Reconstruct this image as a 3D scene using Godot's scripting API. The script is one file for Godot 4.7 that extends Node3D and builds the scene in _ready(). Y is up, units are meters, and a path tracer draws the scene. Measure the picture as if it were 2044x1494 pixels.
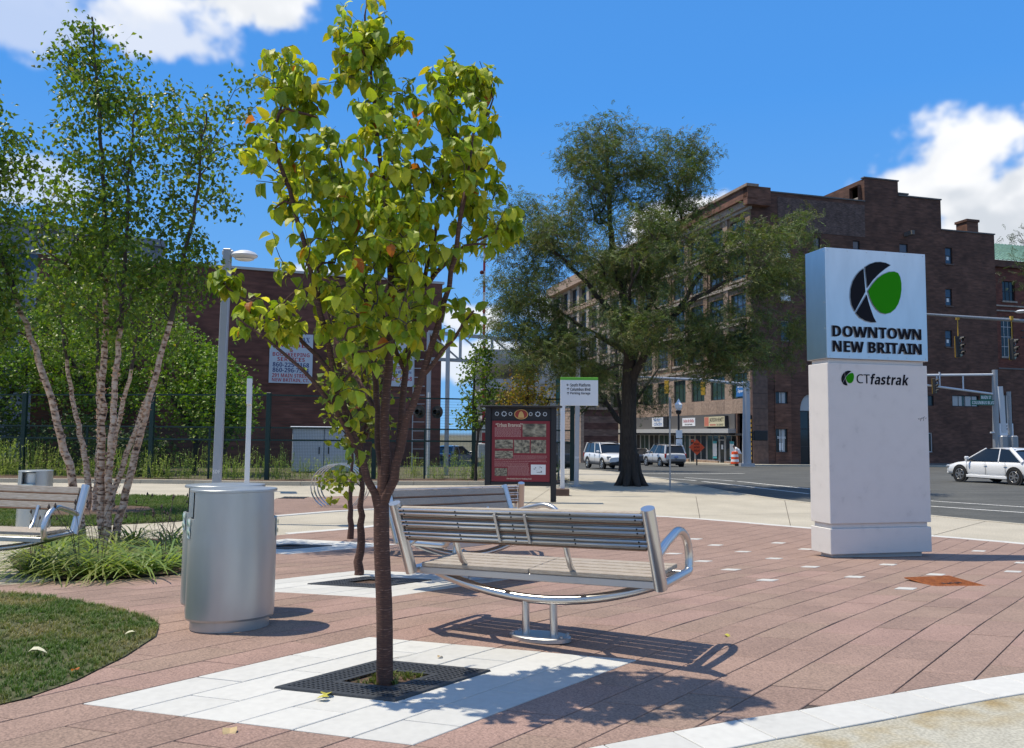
extends Node3D
# A paved plaza with benches, young trees and a tall sign, a street corner behind it.
# Metres, y up. Plaza level falls gently away from the camera, the street beyond falls on.

var M := {}
var taken := {}
var rng := RandomNumberGenerator.new()
const AZ := 0.2740   # the street grid is turned this much (radians)

func _ready():
	rng.seed = 20160819
	setup_camera_and_light()
	make_materials()
	build_ground()
	build_paving()
	build_buildings()
	build_fence()
	build_trees()
	build_plants()
	build_furniture()
	build_signs()
	build_street_things()
	build_vehicles()
	build_litter()

func setup_camera_and_light():
	var cam := Camera3D.new()
	cam.name = "camera"
	cam.fov = 48.72
	cam.near = 0.05
	cam.far = 1500.0
	add_child(cam)
	cam.position = Vector3(0, 1.45, 0)
	cam.basis = Basis(Vector3.RIGHT, 0.0732) * Basis(Vector3.BACK, 0.009)
	cam.current = true
	var sun := DirectionalLight3D.new()
	sun.name = "sun"
	sun.light_energy = 1.6
	sun.light_color = Color(1.0, 0.955, 0.875)
	sun.light_angular_distance = 0.53
	sun.shadow_enabled = true
	sun.sky_mode = DirectionalLight3D.SKY_MODE_LIGHT_ONLY
	add_child(sun)
	var d := Vector3(0.398, -0.927, 0.042).normalized()
	sun.look_at_from_position(Vector3.ZERO, d, Vector3(0, 0, 1))
	var env := Environment.new()
	env.background_mode = Environment.BG_SKY
	env.tonemap_mode = Environment.TONE_MAPPER_LINEAR
	env.tonemap_exposure = 1.0
	env.sdfgi_enabled = true
	env.ssao_enabled = true
	env.ssil_enabled = true
	var sky := Sky.new()
	var pano := PanoramaSkyMaterial.new()
	pano.panorama = ImageTexture.create_from_image(sky_picture())
	pano.energy_multiplier = 1.0
	sky.sky_material = pano
	env.sky = sky
	var we := WorldEnvironment.new()
	we.name = "world"
	we.environment = env
	add_child(we)

# Blue air that pales towards the horizon, and fair-weather cumulus all round.
func sky_picture() -> Image:
	var w := 2560
	var h := 1280
	var im := Image.create(w, h, false, Image.FORMAT_RGBF)
	var na := FastNoiseLite.new()
	na.seed = 11
	na.noise_type = FastNoiseLite.TYPE_SIMPLEX_SMOOTH
	na.frequency = 1.0
	na.fractal_type = FastNoiseLite.FRACTAL_FBM
	na.fractal_octaves = 6
	na.fractal_gain = 0.55
	var nb := FastNoiseLite.new()
	nb.seed = 5
	nb.frequency = 1.0
	nb.fractal_octaves = 4
	# clouds: [bearing in degrees right of straight ahead, height in degrees, half width, half height, thickness, grey]
	var cl := [
		[-21.5, 28.6, 8.0, 5.0, 1.2, 0.25], [-28.5, 30.5, 9.0, 5.0, 1.0, 0.6], [-17.5, 30.5, 5.0, 4.2, 1.1, 0.2], [-23.0, 24.8, 5.0, 2.6, 0.75, 0.1], [-34, 24.5, 6.0, 4.5, 0.5, 0.1],
		[28.2, 16.4, 4.6, 3.6, 1.5, 0.15], [32.5, 12.6, 9.0, 5.8, 1.35, 0.5], [37.5, 14.5, 6.5, 4.8, 1.3, 0.4], [24.6, 11.8, 5.5, 3.0, 1.0, 0.25],
		[12.5, 14.0, 5.0, 2.4, 1.2, 0.15], [9.5, 12.2, 3.6, 1.7, 0.9, 0.15], [2.6, 8.6, 3.0, 1.4, 0.9, 0.1], [-3.2, 8.1, 2.6, 1.3, 0.9, 0.1], [-1.2, 4.6, 6.0, 1.8, 0.8, 0.1], [-12.0, 10.0, 5.0, 1.6, 0.7, 0.1], [-32, 14.6, 6.0, 1.6, 0.5, 0.0],
		[60, 20, 13, 7, 1.2, 0.35], [85, 12, 12, 5, 1.1, 0.3], [104, 34, 15, 9, 1.1, 0.4], [128, 16, 13, 6, 1.2, 0.3], [150, 40, 16, 9, 1.0, 0.35], [176, 14, 13, 5, 1.1, 0.3], [-160, 28, 15, 8, 1.1, 0.35], [-132, 15, 14, 6, 1.2, 0.3], [-104, 36, 15, 9, 1.0, 0.4], [-82, 17, 13, 6, 1.1, 0.3], [-58, 26, 11, 6, 1.1, 0.35], [48, 44, 11, 8, 0.9, 0.3], [-20, 62, 13, 8, 0.8, 0.3], [-140, 58, 14, 9, 0.9, 0.3], [108, 14, 9, 4, 1.1, 0.25], [152, 22, 10, 6, 1.1, 0.3], [-178, 46, 13, 8, 1.0, 0.35], [-112, 18, 10, 5, 1.1, 0.3], [90, 58, 13, 8, 0.9, 0.3], [-148, 40, 9, 6, 1.0, 0.3],
	]
	var zen := Vector3(0.055, 0.205, 0.60)
	var mid := Vector3(0.085, 0.335, 0.86)
	var hor := Vector3(0.25, 0.55, 0.93)
	var white := Vector3(1.02, 1.03, 1.05)
	var grey := Vector3(0.56, 0.62, 0.70)
	for j in h:
		var el := 90.0 - (j + 0.5) / h * 180.0
		var c: Vector3
		if el > 0.0:
			c = hor.lerp(mid, pow(clampf(el / 22.0, 0, 1), 0.7)) if el < 22.0 else mid.lerp(zen, pow((el - 22.0) / 68.0, 0.75))
		else:
			c = Vector3(0.22, 0.22, 0.2)
		im.fill_rect(Rect2i(0, j, w, 1), Color(c.x, c.y, c.z))
		if el <= 0.5:
			continue
		var near := []
		for k in cl:
			if absf(el - k[1]) < k[3] * 1.7:
				near.append(k)
		if near.is_empty():
			continue
		for k in near:
			var span: float = k[2] * 1.7 / maxf(cos(deg_to_rad(el)), 0.2)
			var i0 := int((k[0] - span) / 360.0 * w)
			var i1 := int((k[0] + span) / 360.0 * w)
			for ii in range(i0, i1 + 1):
				var i := posmod(ii, w)
				var az := (ii + 0.5) / w * 360.0
				var dx: float = (az - k[0]) * cos(deg_to_rad(el)) / k[2]
				var dy: float = (el - k[1]) / k[3]
				if dy < 0.0:
					dy *= 1.25
				var q := 1.0 - dx * dx - dy * dy
				if q < -1.0:
					continue
				var x := az * cos(deg_to_rad(el)) * 0.16
				var y := el * 0.19
				var n := na.get_noise_2d(x, y)
				var a: float = smoothstep(-0.02, 0.5, q * 0.8 + n * 0.95 - 0.02) * clampf(k[4], 0.0, 1.0)
				if a <= 0.003:
					continue
				# thick middles and undersides are greyer, crests white
				var g := clampf(k[5] * 1.5 * smoothstep(-0.1, 0.9, q - dy * 0.75 + nb.get_noise_2d(x * 1.2 + 40.0, y * 1.5) * 0.9), 0.0, 0.85)
				var cc := white.lerp(grey, g)
				var o := im.get_pixel(i, j)
				im.set_pixel(i, j, Color(lerpf(o.r, cc.x, a), lerpf(o.g, cc.y, a), lerpf(o.b, cc.z, a)))
	return im

# ---------------------------------------------------------------- geometry helpers
class Geo:
	var v := PackedVector3Array()
	var n := PackedVector3Array()
	var t := PackedVector2Array()
	var c := PackedColorArray()

	func tri(a: Vector3, b: Vector3, d: Vector3) -> void:      # seen anticlockwise from outside
		var m := (b - a).cross(d - a).normalized()
		v.append(a); v.append(d); v.append(b)
		n.append(m); n.append(m); n.append(m)

	func quad(a: Vector3, b: Vector3, d: Vector3, e: Vector3) -> void:
		var m := (d - a).cross(e - b).normalized()
		v.append(a); v.append(d); v.append(b); v.append(a); v.append(e); v.append(d)
		for i in 6:
			n.append(m)

	func quadn(a: Vector3, b: Vector3, d: Vector3, e: Vector3, na: Vector3, nb: Vector3, nd: Vector3, ne: Vector3) -> void:
		v.append(a); v.append(d); v.append(b); v.append(a); v.append(e); v.append(d)
		n.append(na); n.append(nd); n.append(nb); n.append(na); n.append(ne); n.append(nd)

	func quad_uv(a: Vector3, b: Vector3, d: Vector3, e: Vector3, r := Rect2(0, 0, 1, 1)) -> void:   # a is the picture's lower left
		quad(a, b, d, e)
		var p := r.position
		var s := r.end
		for q in [Vector2(p.x, s.y), Vector2(s.x, p.y), Vector2(s.x, s.y), Vector2(p.x, s.y), Vector2(p.x, p.y), Vector2(s.x, p.y)]:
			t.append(q)

	func box(o: Vector3, s: Vector3, b := Basis.IDENTITY) -> void:
		var x := b.x * s.x * 0.5
		var y := b.y * s.y * 0.5
		var z := b.z * s.z * 0.5
		quad(o - x - y + z, o + x - y + z, o + x + y + z, o - x + y + z)
		quad(o + x - y - z, o - x - y - z, o - x + y - z, o + x + y - z)
		quad(o + x - y + z, o + x - y - z, o + x + y - z, o + x + y + z)
		quad(o - x - y - z, o - x - y + z, o - x + y + z, o - x + y - z)
		quad(o - x + y + z, o + x + y + z, o + x + y - z, o - x + y - z)
		quad(o - x - y - z, o + x - y - z, o + x - y + z, o - x - y + z)

	func cbox(o: Vector3, s: Vector3, r: float, b := Basis.IDENTITY) -> void:   # box with chamfered edges
		var h := s * 0.5
		r = minf(r, minf(h.x, minf(h.y, h.z)) * 0.9)
		var f := func(sx, sy, sz, ax): 
			var p := Vector3(sx * (h.x - r), sy * (h.y - r), sz * (h.z - r))
			p[ax] = signf([sx, sy, sz][ax]) * h[ax]
			return o + b * p
		for ax in 3:
			var u := (ax + 1) % 3
			var w := (ax + 2) % 3
			for sg in [-1, 1]:
				var q := []
				for e in [[-1, -1], [1, -1], [1, 1], [-1, 1]]:
					var sv := [0, 0, 0]
					sv[ax] = sg; sv[u] = e[0]; sv[w] = e[1]
					q.append(f.call(sv[0], sv[1], sv[2], ax))
				if sg > 0: quad(q[0], q[1], q[2], q[3])
				else: quad(q[3], q[2], q[1], q[0])
			# edges along axis ax
			for e in [[-1, -1], [1, -1], [1, 1], [-1, 1]]:
				var lo := [0, 0, 0]
				lo[ax] = -1; lo[u] = e[0]; lo[w] = e[1]
				var hi := lo.duplicate()
				hi[ax] = 1
				var a0: Vector3 = f.call(lo[0], lo[1], lo[2], u)
				var a1: Vector3 = f.call(hi[0], hi[1], hi[2], u)
				var b0: Vector3 = f.call(lo[0], lo[1], lo[2], w)
				var b1: Vector3 = f.call(hi[0], hi[1], hi[2], w)
				if e[0] * e[1] > 0: quad(a0, b0, b1, a1)
				else: quad(a0, a1, b1, b0)
		for sx in [-1, 1]:
			for sy in [-1, 1]:
				for sz in [-1, 1]:
					var px: Vector3 = f.call(sx, sy, sz, 0)
					var py: Vector3 = f.call(sx, sy, sz, 1)
					var pz: Vector3 = f.call(sx, sy, sz, 2)
					if sx * sy * sz > 0: tri(px, py, pz)
					else: tri(px, pz, py)

	func tube(p: PackedVector3Array, rad, sides := 10, cap := true) -> void:
		var k := p.size()
		if k < 2:
			return
		var up := Vector3.UP
		var d0 := (p[1] - p[0]).normalized()
		if absf(d0.dot(up)) > 0.9:
			up = Vector3.RIGHT
		var x := d0.cross(up).normalized()
		var rings := []
		var nrm := []
		for i in k:
			var d: Vector3
			if i == 0: d = d0
			elif i == k - 1: d = (p[i] - p[i - 1]).normalized()
			else: d = ((p[i + 1] - p[i]).normalized() + (p[i] - p[i - 1]).normalized()).normalized()
			x = (x - d * x.dot(d)).normalized()
			var y := d.cross(x)
			var r: float = rad[i] if rad is Array or rad is PackedFloat32Array else rad
			var ring := PackedVector3Array()
			var rn := PackedVector3Array()
			for s in sides:
				var a := TAU * s / sides
				var q := x * cos(a) + y * sin(a)
				ring.append(p[i] + q * r)
				rn.append(q)
			rings.append(ring)
			nrm.append(rn)
		for i in k - 1:
			for s in sides:
				var e := (s + 1) % sides
				quadn(rings[i][s], rings[i][e], rings[i + 1][e], rings[i + 1][s], nrm[i][s], nrm[i][e], nrm[i + 1][e], nrm[i + 1][s])
		if cap:
			for s in sides:
				var e := (s + 1) % sides
				tri(p[0], rings[0][e], rings[0][s])
				tri(p[k - 1], rings[k - 1][s], rings[k - 1][e])

	func bar(a: Vector3, b: Vector3, r: float, sides := 8) -> void:
		tube(PackedVector3Array([a, b]), r, sides, true)

	func beam(a: Vector3, b: Vector3, w: float, h: float) -> void:   # rectangular bar
		var z := (b - a).normalized()
		var up := Vector3.UP if absf(z.y) < 0.95 else Vector3.RIGHT
		var x := up.cross(z).normalized()
		var y := z.cross(x)
		box((a + b) * 0.5, Vector3(w, h, a.distance_to(b)), Basis(x, y, z))

	func lathe(prof: PackedVector2Array, sides := 24, o := Vector3.ZERO, b := Basis.IDENTITY, sx := 1.0, sz := 1.0) -> void:   # prof runs upwards: (radius, height)
		for i in prof.size() - 1:
			var p := prof[i]
			var q := prof[i + 1]
			var dn := Vector2(q.y - p.y, p.x - q.x).normalized()
			for s in sides:
				var a := TAU * s / sides
				var e := TAU * (s + 1) / sides
				var ca := Vector3(cos(a) * sx, 0, sin(a) * sz)
				var ce := Vector3(cos(e) * sx, 0, sin(e) * sz)
				var na := b * (Vector3(cos(a) / sx, 0, sin(a) / sz).normalized() * dn.x + Vector3.UP * dn.y)
				var ne := b * (Vector3(cos(e) / sx, 0, sin(e) / sz).normalized() * dn.x + Vector3.UP * dn.y)
				var A := o + b * (ca * p.x + Vector3.UP * p.y)
				var B := o + b * (ce * p.x + Vector3.UP * p.y)
				var C := o + b * (ce * q.x + Vector3.UP * q.y)
				var D := o + b * (ca * q.x + Vector3.UP * q.y)
				if p.x < 0.0001:
					v.append(A); v.append(C); v.append(D)
					n.append(na); n.append(ne); n.append(na)
				elif q.x < 0.0001:
					v.append(B); v.append(D); v.append(A)
					n.append(ne); n.append(na); n.append(na)
				else:
					quadn(B, A, D, C, ne, na, na, ne)

	func prism(poly: PackedVector2Array, z0: float, z1: float, o := Vector3.ZERO, b := Basis.IDENTITY, back := true) -> void:   # outline in x, y; extruded in z
		if Geometry2D.is_polygon_clockwise(poly):
			poly = poly.duplicate()
			poly.reverse()
		var ix := Geometry2D.triangulate_polygon(poly)
		for i in range(0, ix.size(), 3):
			var p := poly[ix[i]]
			var q := poly[ix[i + 1]]
			var r := poly[ix[i + 2]]
			if (q - p).cross(r - p) < 0.0:
				var w := q
				q = r
				r = w
			tri(o + b * Vector3(p.x, p.y, z1), o + b * Vector3(q.x, q.y, z1), o + b * Vector3(r.x, r.y, z1))
			if back:
				tri(o + b * Vector3(p.x, p.y, z0), o + b * Vector3(r.x, r.y, z0), o + b * Vector3(q.x, q.y, z0))
		for i in poly.size():
			var p := poly[i]
			var q := poly[(i + 1) % poly.size()]
			quad(o + b * Vector3(p.x, p.y, z0), o + b * Vector3(q.x, q.y, z0), o + b * Vector3(q.x, q.y, z1), o + b * Vector3(p.x, p.y, z1))

	func mesh() -> ArrayMesh:
		var a := []
		a.resize(Mesh.ARRAY_MAX)
		a[Mesh.ARRAY_VERTEX] = v
		a[Mesh.ARRAY_NORMAL] = n
		if t.size() == v.size() and t.size() > 0:
			a[Mesh.ARRAY_TEX_UV] = t
		if c.size() == v.size() and c.size() > 0:
			a[Mesh.ARRAY_COLOR] = c
		var m := ArrayMesh.new()
		m.add_surface_from_arrays(Mesh.PRIMITIVE_TRIANGLES, a)
		return m

func numbered(called: String) -> String:
	var k: int = taken.get(called, 0)
	taken[called] = k + 1
	return called if k == 0 else "%s_%03d" % [called, k]

func part(parent: Node3D, called: String, g, m: Material, at := Vector3.ZERO, b := Basis.IDENTITY) -> MeshInstance3D:
	var o := MeshInstance3D.new()
	o.name = numbered(called) if parent == self else called
	o.mesh = g.mesh() if g is Geo else g
	o.material_override = m
	parent.add_child(o, true)
	o.transform = Transform3D(b, at)
	return o

func tag(o: Node, label: String, category: String, group := "") -> void:
	o.set_meta("label", label)
	o.set_meta("category", category)
	if group:
		o.set_meta("group", group)

func thing(called: String, label: String, category: String, at := Vector3.ZERO, turn := 0.0, group := "") -> Node3D:
	var o := Node3D.new()
	o.name = numbered(called)
	add_child(o)
	o.position = at
	o.rotation.y = turn
	tag(o, label, category, group)
	return o

func setting(called: String, g = null, m: Material = null) -> Node3D:
	var o: Node3D
	if g == null:
		o = Node3D.new()
		o.name = called
		add_child(o)
	else:
		o = part(self, called, g, m)
	o.set_meta("kind", "structure")
	return o

func copy_of(o: Node3D, at: Vector3, turn: float, label := "") -> Node3D:
	var c: Node3D = o.duplicate()
	c.name = numbered(String(o.name).rstrip("0123456789").trim_suffix("_"))
	add_child(c)
	c.position = at
	c.rotation.y = turn
	if label:
		c.set_meta("label", label)
	return c

# lettering as a solid of real depth, fitted to a width and a height
func words(parent: Node3D, called: String, text: String, w: float, h: float, m: Material, at: Vector3, b := Basis.IDENTITY, face := "Droid Sans", bold := true, depth := 0.004) -> MeshInstance3D:
	var f := SystemFont.new()
	f.font_names = PackedStringArray([face])
	f.font_weight = 700 if bold else 400
	var t := TextMesh.new()
	t.font = f
	t.text = text
	t.font_size = 48
	t.pixel_size = 0.01
	t.depth = 0.02
	t.curve_step = 2.0
	var box := t.get_aabb()
	var o := MeshInstance3D.new()
	o.name = called
	o.mesh = t
	o.material_override = m
	parent.add_child(o, true)
	var s := Vector3(w / maxf(box.size.x, 0.001), h / maxf(box.size.y, 0.001), depth / 0.02)
	var mid := box.get_center()
	o.transform = Transform3D(b * Basis.from_scale(s), at - b * Vector3(mid.x * s.x, mid.y * s.y, 0))
	return o

func gy(z: float) -> float:      # level of the plaza
	var d := -z
	if d < 6.5: return 0.0
	if d < 12.5: return -0.04 * (d - 6.5)
	return -0.24

func ry(z: float) -> float:      # level of the street
	return -0.37 - 0.019 * maxf(0.0, -z - 34.0)

func rot(a: float) -> Basis:
	return Basis(Vector3.UP, a)

func grid(o: Vector3, along: float, away: float, y: float) -> Vector3:   # a point measured along and away in the street grid
	return o + Vector3(cos(AZ), 0, -sin(AZ)) * along + Vector3(-sin(AZ), 0, -cos(AZ)) * away + Vector3(0, y, 0)

# ---------------------------------------------------------------- materials
func lin(r: float, g: float, b: float) -> Color:
	return Color(r, g, b).linear_to_srgb()

func noise_picture(freq: float, octaves: int, lo: Color, hi: Color, sd := 1, kind := FastNoiseLite.TYPE_SIMPLEX_SMOOTH, size := 512, mids = null) -> NoiseTexture2D:
	var n := FastNoiseLite.new()
	n.seed = sd
	n.noise_type = kind
	n.frequency = freq
	n.fractal_octaves = octaves
	var t := NoiseTexture2D.new()
	t.width = size
	t.height = size
	t.seamless = true
	t.noise = n
	var g := Gradient.new()
	g.set_color(0, lo)
	g.set_color(1, hi)
	if mids != null:
		for q in mids:
			g.add_point(q[0], q[1])
	t.color_ramp = g
	return t

func mat(key: String, col: Color, rough := 0.8, metal := 0.0, tex: Texture2D = null, scale := Vector3.ONE, bump: Texture2D = null, bump_cm := 0.0) -> StandardMaterial3D:
	var m := StandardMaterial3D.new()
	m.resource_name = key
	m.albedo_color = col
	m.roughness = rough
	m.metallic = metal
	if tex:
		m.albedo_texture = tex
	if bump:
		m.heightmap_enabled = true
		m.heightmap_texture = bump
		m.heightmap_scale = bump_cm
	if tex or bump:
		m.uv1_triplanar = true
		m.uv1_world_triplanar = true
		m.uv1_scale = scale
	M[key] = m
	return m

func detail(m: StandardMaterial3D, tex: Texture2D, scale: Vector3) -> void:
	m.detail_enabled = true
	m.detail_albedo = tex
	m.detail_blend_mode = BaseMaterial3D.BLEND_MODE_MUL
	m.detail_uv_layer = BaseMaterial3D.DETAIL_UV_2
	m.uv2_triplanar = true
	m.uv2_world_triplanar = true
	m.uv2_scale = scale

func grey(x: float) -> Color:
	return Color(x, x, x)

# run-off stains on the concrete by the border: five metres a side, streaked along the slabs
func rust_picture() -> ImageTexture:
	var n := 512
	var im := Image.create(n, n, false, Image.FORMAT_RGB8)
	var f := FastNoiseLite.new()
	f.seed = 77
	f.frequency = 1.0
	f.fractal_octaves = 5
	for j in n:
		for i in n:
			var x := i / float(n) * 5.0
			var z := (j / float(n) - 1.0) * 5.0
			var d := x * 0.419 + z * 0.908     # across the streaks
			var w := f.get_noise_2d(x * 0.9, z * 0.9) * 0.16
			var k := 0.0
			for q in [[-3.02, 0.10, 0.75], [-2.86, 0.05, 0.35], [-3.25, 0.07, 0.3]]:
				k = maxf(k, q[2] * exp(-pow((d - q[0] + w) / q[1], 2.0)))
			k *= clampf(0.55 + f.get_noise_2d(x * 2.0 + 9.0, z * 2.0) * 1.5, 0, 1)
			var c := Color(1, 1, 1).lerp(Color(0.84, 0.72, 0.5), clampf(k, 0, 1))
			var v := 0.96 + 0.04 * f.get_noise_2d(x * 6.0, z * 6.0)
			im.set_pixel(i, j, c * v)
	return ImageTexture.create_from_image(im)

func make_materials():
	var speck := noise_picture(0.09, 3, grey(0.62), grey(1.0), 3, FastNoiseLite.TYPE_VALUE, 512, [[0.35, grey(0.80)], [0.6, grey(0.88)], [0.78, grey(0.94)]])
	var fine := noise_picture(0.05, 5, grey(0.74), grey(1.0), 4)
	var coarse := noise_picture(0.012, 5, grey(0.70), grey(1.0), 7)
	var soft := noise_picture(0.012, 5, grey(0.90), grey(1.0), 8)
	var blotch := noise_picture(0.018, 6, grey(0.62), grey(1.0), 9, FastNoiseLite.TYPE_SIMPLEX_SMOOTH, 512, [[0.4, grey(0.93)]])
	var bumps := noise_picture(0.11, 4, grey(0.0), grey(1.0), 21, FastNoiseLite.TYPE_VALUE)
	var course := noise_picture(0.04, 4, grey(0.58), grey(1.0), 13, FastNoiseLite.TYPE_VALUE)
	M.fine = fine; M.coarse = coarse; M.speck = speck; M.blotch = blotch; M.bumps = bumps
	for k in 5:
		var f: float = [1.0, 0.90, 1.07, 0.95, 1.03][k]
		var m := mat("paver%d" % k, lin(0.44 * f, 0.298 * f * [1, 1, 0.97, 1.03, 1][k], 0.236 * f), 0.86, 0, speck, Vector3.ONE * [2.6, 2.3, 2.9, 2.45, 2.7][k])
		detail(m, soft, Vector3.ONE * 0.23)
	for k in 3:
		var m := mat("white_paver%d" % k, lin(0.585, 0.585, 0.55) * [1.0, 0.98, 0.96][k], 0.8, 0, noise_picture(0.03, 5, grey(0.95), grey(1.0), 30 + k), Vector3.ONE * 0.8)
		detail(m, blotch, Vector3.ONE * 0.31)
		m.detail_albedo = noise_picture(0.02, 6, grey(0.93), grey(1.0), 40 + k, FastNoiseLite.TYPE_SIMPLEX_SMOOTH, 512, [[0.25, grey(0.99)]])
	mat("joint", lin(0.10, 0.082, 0.07), 0.95, 0, fine, Vector3.ONE * 3.0)
	detail(mat("concrete", lin(0.64, 0.585, 0.465), 0.9, 0, fine, Vector3.ONE * 1.3), noise_picture(0.01, 5, grey(0.9), grey(1.0), 51), Vector3.ONE * 0.13)
	detail(mat("apron", lin(0.58, 0.56, 0.46), 0.9, 0, rust_picture(), Vector3(0.2, 0.2, 0.2)), fine, Vector3.ONE * 1.7)
	detail(mat("asphalt", lin(0.165, 0.168, 0.152), 0.92, 0, speck, Vector3.ONE * 0.7), noise_picture(0.01, 5, grey(0.72), grey(1.0), 61), Vector3(0.05, 0.05, 0.16))
	mat("road_paint", lin(0.72, 0.72, 0.68), 0.8, 0, noise_picture(0.05, 5, grey(0.55), grey(1.0), 64, FastNoiseLite.TYPE_SIMPLEX_SMOOTH, 256, [[0.4, grey(0.95)]]), Vector3.ONE * 0.9)
	detail(mat("soil", lin(0.20, 0.145, 0.10), 0.95, 0, speck, Vector3.ONE * 0.9), coarse, Vector3.ONE * 0.2)
	mat("mulch", lin(0.14, 0.085, 0.055), 0.95, 0, speck, Vector3.ONE * 1.2)
	mat("turf_soil", lin(0.10, 0.11, 0.045), 0.95, 0, speck, Vector3.ONE * 1.4)
	mat("verge", lin(0.17, 0.16, 0.09), 0.95, 0, coarse, Vector3.ONE * 0.3)
	mat("steel", lin(0.62, 0.62, 0.61), 0.30, 1.0)
	mat("steel_dull", lin(0.52, 0.52, 0.52), 0.42, 1.0)
	mat("silver_paint", lin(0.50, 0.53, 0.53), 0.36, 0.75, noise_picture(0.006, 4, grey(0.93), grey(1.0), 71), Vector3(1.2, 0.4, 1.2))
	mat("silver_pale", lin(0.62, 0.64, 0.64), 0.4, 0.6)
	mat("grate_iron", lin(0.085, 0.09, 0.095), 0.55, 0.5, fine, Vector3.ONE * 2.0)
	mat("bin_liner", lin(0.16, 0.16, 0.165), 0.7)
	mat("bolt", lin(0.03, 0.03, 0.03), 0.5, 0.6)
	var grain := noise_picture(0.03, 5, Color(0.72, 0.66, 0.60), Color(1, 1, 1), 80)
	mat("wood_grey", lin(0.50, 0.47, 0.42), 0.85, 0, grain, Vector3(0.5, 6.0, 6.0))
	mat("wood_brown", lin(0.33, 0.20, 0.13), 0.8, 0, grain, Vector3(0.6, 7.0, 7.0))
	mat("sticker", lin(0.62, 0.72, 0.68), 0.5)
	mat("sticker_ink", lin(0.10, 0.28, 0.20), 0.5)
	mat("pylon_stone", lin(0.66, 0.64, 0.61), 0.82, 0, noise_picture(0.012, 6, grey(0.90), grey(1.0), 91, FastNoiseLite.TYPE_SIMPLEX_SMOOTH, 512, [[0.16, grey(0.975)], [0.4, grey(0.99)]]), Vector3.ONE * 0.55)
	mat("pylon_metal", lin(0.66, 0.67, 0.68), 0.28, 1.0, noise_picture(0.01, 5, grey(0.94), grey(1.0), 93), Vector3(0.8, 0.25, 0.8))
	mat("ink_black", lin(0.012, 0.013, 0.018), 0.8).metallic_specular = 0.2
	mat("letter_edge", lin(0.35, 0.36, 0.37), 0.4, 0.9)
	mat("leaf_sign_green", lin(0.02, 0.235, 0.004), 0.8).metallic_specular = 0.2
	mat("stem_green", lin(0.13, 0.42, 0.03), 0.5)
	mat("sign_white", lin(0.74, 0.75, 0.76), 0.5)
	mat("board_black", lin(0.012, 0.012, 0.014), 0.5)
	mat("board_red", lin(0.21, 0.017, 0.025), 0.55)
	mat("board_text", lin(0.60, 0.40, 0.36), 0.6)
	mat("board_cream", lin(0.66, 0.58, 0.44), 0.6)
	mat("gold", lin(0.62, 0.40, 0.14), 0.5, 0.2)
	mat("emblem_red", lin(0.30, 0.035, 0.02), 0.5)
	mat("pole_grey", lin(0.40, 0.42, 0.45), 0.45, 0.35)
	mat("pole_white", lin(0.60, 0.62, 0.64), 0.5, 0.1)
	mat("galvanised", lin(0.42, 0.43, 0.44), 0.5, 0.6, noise_picture(0.03, 4, grey(0.82), grey(1.0), 95, FastNoiseLite.TYPE_CELLULAR), Vector3.ONE * 1.2)
	mat("fence_green", lin(0.006, 0.030, 0.026), 0.45, 0.2)
	mat("lamp_glass", lin(0.75, 0.77, 0.78), 0.25)
	# walls
	var bricks := func(key: String, c: Color, sx := 0.9): 
		detail(mat(key, c, 0.9, 0, course, Vector3(sx * 0.11, 0.36, sx * 0.11)), coarse, Vector3.ONE * 0.07)
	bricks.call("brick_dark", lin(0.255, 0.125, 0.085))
	bricks.call("brick_plum", lin(0.32, 0.13, 0.095))
	bricks.call("brick_red", lin(0.34, 0.115, 0.075))
	bricks.call("brick_orange", lin(0.36, 0.17, 0.11))
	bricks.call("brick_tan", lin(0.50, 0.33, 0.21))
	bricks.call("brick_band_light", lin(0.42, 0.27, 0.21))
	bricks.call("brick_band_dark", lin(0.24, 0.115, 0.09))
	detail(mat("brick_old", lin(0.30, 0.20, 0.17), 0.92, 0, noise_picture(0.03, 5, grey(0.5), grey(1.0), 99), Vector3(0.15, 0.6, 0.15)), coarse, Vector3.ONE * 0.15)
	for k in 4:
		mat("stone_tan%d" % k, lin(0.47, 0.335, 0.245) * [1.0, 0.95, 1.04, 0.98][k], 0.8, 0, coarse, Vector3.ONE * [0.5, 0.4, 0.6, 0.45][k])
	mat("stone_pale", lin(0.50, 0.42, 0.34), 0.85, 0, coarse, Vector3.ONE * 0.3)
	mat("stone_brown", lin(0.17, 0.10, 0.072), 0.6, 0, coarse, Vector3.ONE * 0.25)
	mat("trim_grey", lin(0.11, 0.105, 0.10), 0.7)
	mat("canopy_grey", lin(0.42, 0.42, 0.41), 0.6)
	mat("white_wall", lin(0.62, 0.60, 0.56), 0.85, 0, coarse, Vector3.ONE * 0.1)
	mat("grey_wall", lin(0.30, 0.33, 0.37), 0.85, 0, coarse, Vector3.ONE * 0.1)
	mat("roof_dark", lin(0.05, 0.05, 0.05), 0.9)
	mat("copper_green", lin(0.24, 0.42, 0.34), 0.6, 0, coarse, Vector3.ONE * 0.3)
	mat("frame_dark", lin(0.02, 0.02, 0.022), 0.5)
	mat("frame_pale", lin(0.45, 0.45, 0.44), 0.5)
	mat("glass_dark", lin(0.02, 0.026, 0.03), 0.06, 0.0)
	mat("glass_blue", lin(0.045, 0.075, 0.12), 0.08)
	mat("glass_green", lin(0.03, 0.06, 0.05), 0.08)
	mat("curtain", lin(0.42, 0.44, 0.44), 0.9)
	mat("paper", lin(0.72, 0.74, 0.74), 0.8)
	mat("blue_print", lin(0.03, 0.15, 0.40), 0.5)
	mat("teal_print", lin(0.05, 0.35, 0.40), 0.5)
	mat("red_print", lin(0.40, 0.03, 0.04), 0.6)
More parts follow.
